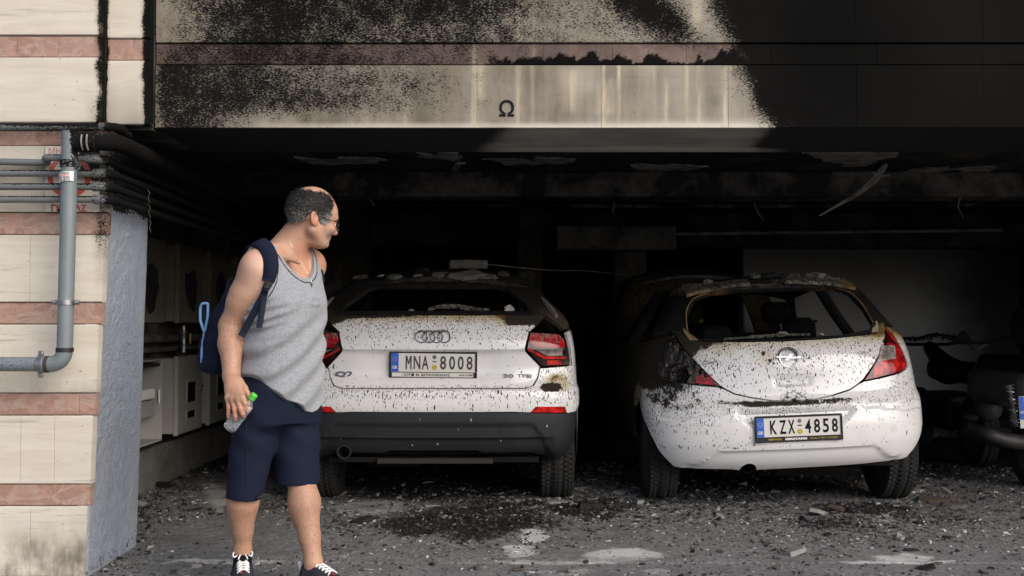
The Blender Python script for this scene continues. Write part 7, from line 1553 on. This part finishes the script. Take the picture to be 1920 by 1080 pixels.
# ------------------------------------------------------------------ rubble
rg = np.random.default_rng(21)
def chipmesh(n_, r, th, el=1.6):
    a = np.sort(rg.uniform(0, 2*math.pi, n_)); a = np.linspace(0, 2*math.pi, n_, endpoint=False)+rg.normal(0, .25, n_); rr = r*(1+rg.normal(0, .22, n_)); x, y = rr*np.cos(a)*el**.5, rr*np.sin(a)/el**.5
    top = np.stack([x*.86, y*.86, th*(1+rg.normal(0, .12, n_))], 1); bot = np.stack([x, y, np.zeros(n_)], 1); return np.concatenate([bot, top]), [list(range(n_, 2*n_)), list(range(n_))[::-1]]+[[k, (k+1) % n_, n_+(k+1) % n_, n_+k] for k in range(n_)]
def rot(V, az, tx, ty): M = np.array(Matrix.Rotation(az, 3, 'Z') @ Matrix.Rotation(tx, 3, 'X') @ Matrix.Rotation(ty, 3, 'Y')); return V@M.T
def rubble_density(px, py):
    d = .35+.9*ell(px, py, [(300, 930, 110, 70, 1), (900, 950, 260, 30, .9), (1110, 950, 150, 40, 1), (1330, 950, 260, 40, .9), (1640, 985, 200, 40, .8), (1780, 900, 200, 50, .6), (620, 960, 120, 30, .6), (230, 1030, 60, 40, .9), (1100, 890, 60, 50, 1)])
    d = d-.9*ell(px, py, [(430, 1010, 130, 40, .8), (410, 932, 40, 24, .9), (690, 950, 90, 18, .6), (1690, 1048, 90, 9, .8), (1150, 1042, 100, 13, .7)])-.2*ss(1030, 1060, py); return np.clip(d, .04, 1)
t = NT('rubble_flakes'); c = t.ramp(t.attr('tone'), [(0, (.012, .0115, .0105)), (.4, (.062, .061, .058)), (.75, (.17, .168, .162)), (1, (.46, .455, .44))]); t.set(col=c, rough=.9, spec=.2); t.bump(t.noise(120, 3), .3, .003); M_RUB = t.m
RV, RF, RT = [], [], []; n0 = 0; cnt = 0; N_TARGET = 36000
while cnt < N_TARGET:
    X_ = rg.uniform(-2.55, 4.0, 60000); Y_ = 4.95+(9.4-4.95)*rg.random(60000)**1.6; px_, py_ = proj(np.stack([X_, Y_, 0*X_], -1)); ok = (rg.random(60000) < rubble_density(px_, py_)*.8) & ~((X_ < lean(0)+.02) & (Y_ < YR+.02))
    for x, y, a, b_ in zip(X_[ok], Y_[ok], px_[ok], py_[ok]):
        if cnt >= N_TARGET: break
        r = min(.018, .0022*math.exp(rg.normal(.68, .58))); k = int(rg.integers(4, 6)); V, F = chipmesh(k, r, r*rg.uniform(.25, .8), rg.uniform(1, 2.2)); V = rot(V, rg.uniform(0, 6.28), rg.normal(0, .3), rg.normal(0, .3))+[x, y, 0]
        RV.append(V); RF += [[i+n0 for i in f] for f in F]; n0 += len(V); g = np.clip(rg.normal(.43, .28)-.25*float(ell(np.array(a), np.array(b_), DARK))+(.42 if rg.random() < .055 else 0), 0, 1); RT += [g]*len(V); cnt += 1
for q in range(5200):                                # charred clumps gathered in the black patches
    cx, cy, rx, ry, a_ = DARK[int(rg.choice(17, p=np.array([.12, .13, .08, .12, .08, .07, .04, .04, .08, .08, .05, .02, .02, .02, .02, .02, .01])))]; u_, v_ = rg.normal(0, .45, 2); p_ = G(cx+u_*rx, min(1078, max(872, cy+v_*ry)))
    r = min(.022, .004*math.exp(rg.normal(.4, .5))); V, F = chipmesh(int(rg.integers(4, 6)), r, r*rg.uniform(.3, .9), rg.uniform(1, 2.6)); V = rot(V, rg.uniform(0, 6.28), rg.normal(0, .45), rg.normal(0, .45))+[p_[0], p_[1], 0]
    RV.append(V); RF += [[i+n0 for i in f] for f in F]; n0 += len(V); RT += [float(np.clip(rg.normal(.06, .08)+(.35 if rg.random() < .08 else 0), 0, 1))]*len(V)
RV = np.concatenate(RV); RV[:, 2] += ground_h(RV[:, 0], RV[:, 1])*.8
o = mk('rubble', RV, RF, M_RUB, None, False, dict(tone=np.array(RT))); o['kind'] = 'stuff'; tag(o, 'fine ash, grit and flakes strewn over the floor', 'rubble')
# larger pieces are single things
mats = [simple('pale_plaster_flake', (.22, .215, .20), .9, var=.35, scale=22, bump=.4, spec=.2), simple('grey_plaster_flake', (.11, .105, .098), .9, var=.4, scale=22, bump=.4, spec=.2), simple('charred_flake', (.020, .019, .018), .85, var=.5, scale=22, bump=.4, spec=.2), simple('brownish_flake', (.075, .060, .045), .9, var=.4, scale=22, bump=.4, spec=.2)]
proto = {}; PEL = [1.2, 1.4, 1.6, 1.9, 2.2, 2.6]
for mi, m in enumerate(mats):
    for v in range(6):
        V, F = chipmesh(int(rg.integers(5, 8)), 1.0, rg.uniform(.15, .5), PEL[v]); me = bpy.data.meshes.new('plaster_chunk'); me.from_pydata(V.tolist(), [], F); me.materials.append(m); proto[(mi, v)] = me
CN = ['pale', 'mid grey', 'charred black', 'brownish']
def zone(px, py):
    if py > 1040: return 'on the pavement strip at the bottom edge' if px > 700 else 'on the strip before the painted pillar'
    if px < 330: return 'near the foot of the painted pillar'
    if px < 520: return 'left of the walking man below the cabinets' if py < 960 else 'beside the near shoe of the walking man'
    if px < 640: return 'behind the legs of the walking man'
    if py < 925: return 'in the dark under the crossover' if px < 1080 else ('between the wheels of the two cars' if px < 1200 else ('under the hatchback' if px < 1720 else 'on the dark floor by the scooters'))
    if px < 860: return 'in front of the crossover left half'
    if px < 1080: return 'in front of the crossover right wheel'
    if px < 1290: return 'between the two cars and the strip'
    if px < 1500: return 'in front of the hatchback plate' if py > 960 else 'close behind the hatchback bumper'
    if px < 1740: return 'in front of the hatchback right wheel'
    return 'on the open floor at the right edge'
k = 0
used_labels = set(); tries = 0
while k < 230 and tries < 60000:
    tries += 1
    x = rg.uniform(-2.45, 3.9); y = 5.0+4.0*rg.random()**1.5; px_, py_ = proj(np.array([x, y, 0.]))
    if rg.random() > rubble_density(px_, py_)**1.5 or (x < -1.9 and y < YR+.1) or py_ > 1085: continue
    if abs(px_-455) < 40 and py_ > 1010 or abs(px_-600) < 50 and py_ > 1040: continue
    mi = int(rg.choice(4, p=[.30, .38, .26, .06])); vi = int(rg.integers(6)); r = min(.06, .017*math.exp(abs(rg.normal(0, .45)))); sz = 'tiny' if r < .0185 else 'small' if r < .0215 else 'medium' if r < .0255 else 'large' if r < .032 else 'biggest'; lab = f"{sz} {'narrow' if PEL[vi] > 1.75 else 'broad'} {CN[mi]} chip {zone(px_, py_)}"
    if lab in used_labels: continue
    used_labels.add(lab); o = bpy.data.objects.new('plaster_chunk', proto[(mi, vi)]); link(o); o.scale = (r, r, r); o.rotation_euler = (rg.normal(0, .22), rg.normal(0, .22), rg.uniform(0, 6.28)); o.location = (x, y, float(ground_h(np.array([x]), np.array([y]))[0])*.8+.001); tag(o, lab, 'chip', 'chips of plaster strewn on the floor'); k += 1
def slabpiece(name, px, py, r, th, mi, el, az, label, cat='plaster'):
    p = G(px, py); V, F = chipmesh(8, r, th, el); V = rot(V, az, .05, .05)+[p[0], p[1], .006]; return tag(mk(name, V, F, mats[mi]), label, cat)
slabpiece('plaster_slab', 1757, 943, .085, .022, 3, 2.6, -.1, 'flat brown grey slab of fallen plaster right of the hatchback wheel'); slabpiece('plaster_slab', 1790, 953, .07, .02, 1, 2.2, -.5, 'smaller grey slab leaning behind the brown one on the right'); slabpiece('plaster_slab', 1050, 946, .06, .016, 0, 2.4, .2, 'pale flat plaster slab just in front of the crossover right wheel'); slabpiece('charred_lump', 1105, 957, .07, .045, 2, 1.5, .3, 'largest charred black lump on the floor between the two white cars', 'debris'); slabpiece('charred_lump', 1183, 955, .035, .03, 2, 1.3, 1., 'small charred lump right of the biggest one', 'debris'); slabpiece('plaster_slab', 1200, 945, .035, .02, 0, 1.4, 1., 'white lump of plaster by the flat tyre of the hatchback'); slabpiece('leaf_litter', 970, 1071, .02, .006, 3, 2.2, .4, 'small curled brown scrap near the bottom edge of the photo', 'scrap')
slabpiece('wood_splinter', 1097, 917, .05, .012, 0, 7, .9, 'thin pale splinter leaning beside the crossover right wheel', 'splinter')
b = MB().box((-2.53, 8.02, .0), (-2.43, 8.06, .05), .008); tag(b.obj('charred_block', M_CHAR), 'small charred block against the plinth of the side wall', 'block')
# lump and flakes lying on the roofs
f5 = Field((-.20, -.12, -.02), (.20, .12, .12), .005); f5.add(lambda X: boxf(X, (0, 0, .03), (.135, .07, .032), .016)+.016*(fnoise(X, 22, 4)-.5)+.008*(fnoise(X, 70, 2)-.5), [-.2, -.12, -.02], [.2, .12, .1], .001); V, F = f5.mesh(); t = NT('broken_concrete'); n = t.noise(30, 6, .65); t.set(col=t.mix(n, (.05, .048, .042), (.24, .23, .21)), rough=.95, spec=.2); t.bump(t.noise(90, 5, .7), .8, .008)
zr = lambda x, y: float(1.558-.0*y)
cc = P(878, 497, 7.9); tag(mk('concrete_lump', V*[1.0, 1, .95]+np.array([cc[0], cc[1], 1.558]), F, t.m, None, True), 'broken concrete lump resting on the roof of the crossover', 'lump')
GR = 'plaster flakes on the crossover roof'
dg = bpy.context.evaluated_depsgraph_get(); dg.update()
def drop(x, y, z0=2.0):
    h, loc, *_ = SC.ray_cast(dg, Vector((x, y, z0)), Vector((0, 0, -1))); return loc.z if h else None
for px, py, r, mi, lab in ((680, 522, .045, 1, 'grey flake at the left rim of the crossover roof'), (715, 518, .02, 0, 'tiny pale flake left on the crossover roof'), (738, 523, .05, 1, 'curled grey flake on the left half of the crossover roof'), (742, 531, .02, 0, 'small white bit below the curled flake on the roof'), (783, 523, .028, 1, 'upright grey flake left of the middle of the crossover roof'), (824, 526, .045, 1, 'slanting grey flake in the middle of the crossover roof'), (814, 530, .014, 0, 'white crumb beside the slanting flake on the roof'), (877, 527, .085, 1, 'largest flat flake on the crossover roof below the concrete lump'), (911, 521, .05, 1, 'second largest flake, right of the flat one on the crossover roof'), (943, 516, .05, 3, 'brown strip hanging at the right rim of the crossover roof'), (790, 508, .05, 2, 'dark splinter at the back of the crossover roof'), (850, 518, .04, 2, 'dark flake behind the large flat one on the crossover roof'), (925, 533, .02, 1, 'small flake low at the right of the crossover roof')):
    best = None
    for d in np.arange(7.3, 9.4, .03):
        q = P(px, py, d); z = drop(q[0], q[1])
        if z is not None and z > 1.2 and q[2] <= z+.004: best = (q[0], q[1], z); break
    if best is None: q = P(px, py, 8.1); best = (q[0], q[1], drop(q[0], q[1]) or 1.55)
    V, F = chipmesh(7, r, r*.22+.006, 1.7); V = rot(V, rg.uniform(-.5, .5), .45 if r > .03 else .2, rg.normal(0, .15))+[best[0], best[1], best[2]+.004]; tag(mk('roof_flake', V, F, mats[mi]), lab, 'flake', GR)
GR2 = 'plaster rubble on the hatchback roof'
for i, (px, py, r, mi, lab) in enumerate(((1532, 508, .05, 0, 'pale plaster lump heaped at the right of the hatchback roof'), (1515, 512, .04, 1, 'grey lump left of the pale one on the hatchback roof'), (1548, 515, .035, 1, 'grey lump right of the pale one on the hatchback roof'), (1490, 517, .03, 1, 'grey flake over the right end of the hatchback spoiler'), (1440, 518, .04, 2, 'black flake over the gap in the hatchback spoiler'), (1415, 516, .03, 1, 'grey flake left of the gap on the hatchback roof'), (1328, 523, .03, 0, 'pale chip at the left of the hatchback roof'), (1301, 527, .018, 0, 'smallest pale chip at the left of the hatchback roof'), (1465, 515, .03, 2, 'black crumbled flake on the middle of the hatchback roof'))):
    q = P(px, py+3, 7.62); z = drop(q[0], q[1]) or q[2]; V, F = chipmesh(7, r, r*.5+.01, 1.5); V = rot(V, rg.uniform(-.5, .5), .25, rg.normal(0, .2))+[q[0], q[1], z+.003]; tag(mk('roof_flake', V, F, mats[mi]), lab, 'flake', GR2)
o = MB().tube(smoothpath([P(1083, 720, 7.25), P(1082, 800, 7.2), P(1080, 850, 7.3), P(1066, 915, 7.6), P(1064, 932, 7.6)], 5), .0018, 4).obj('hanging_wire', M_STEEL, None, True); tag(o, 'hair thin wire hanging down over the crossover right wheel', 'wire')
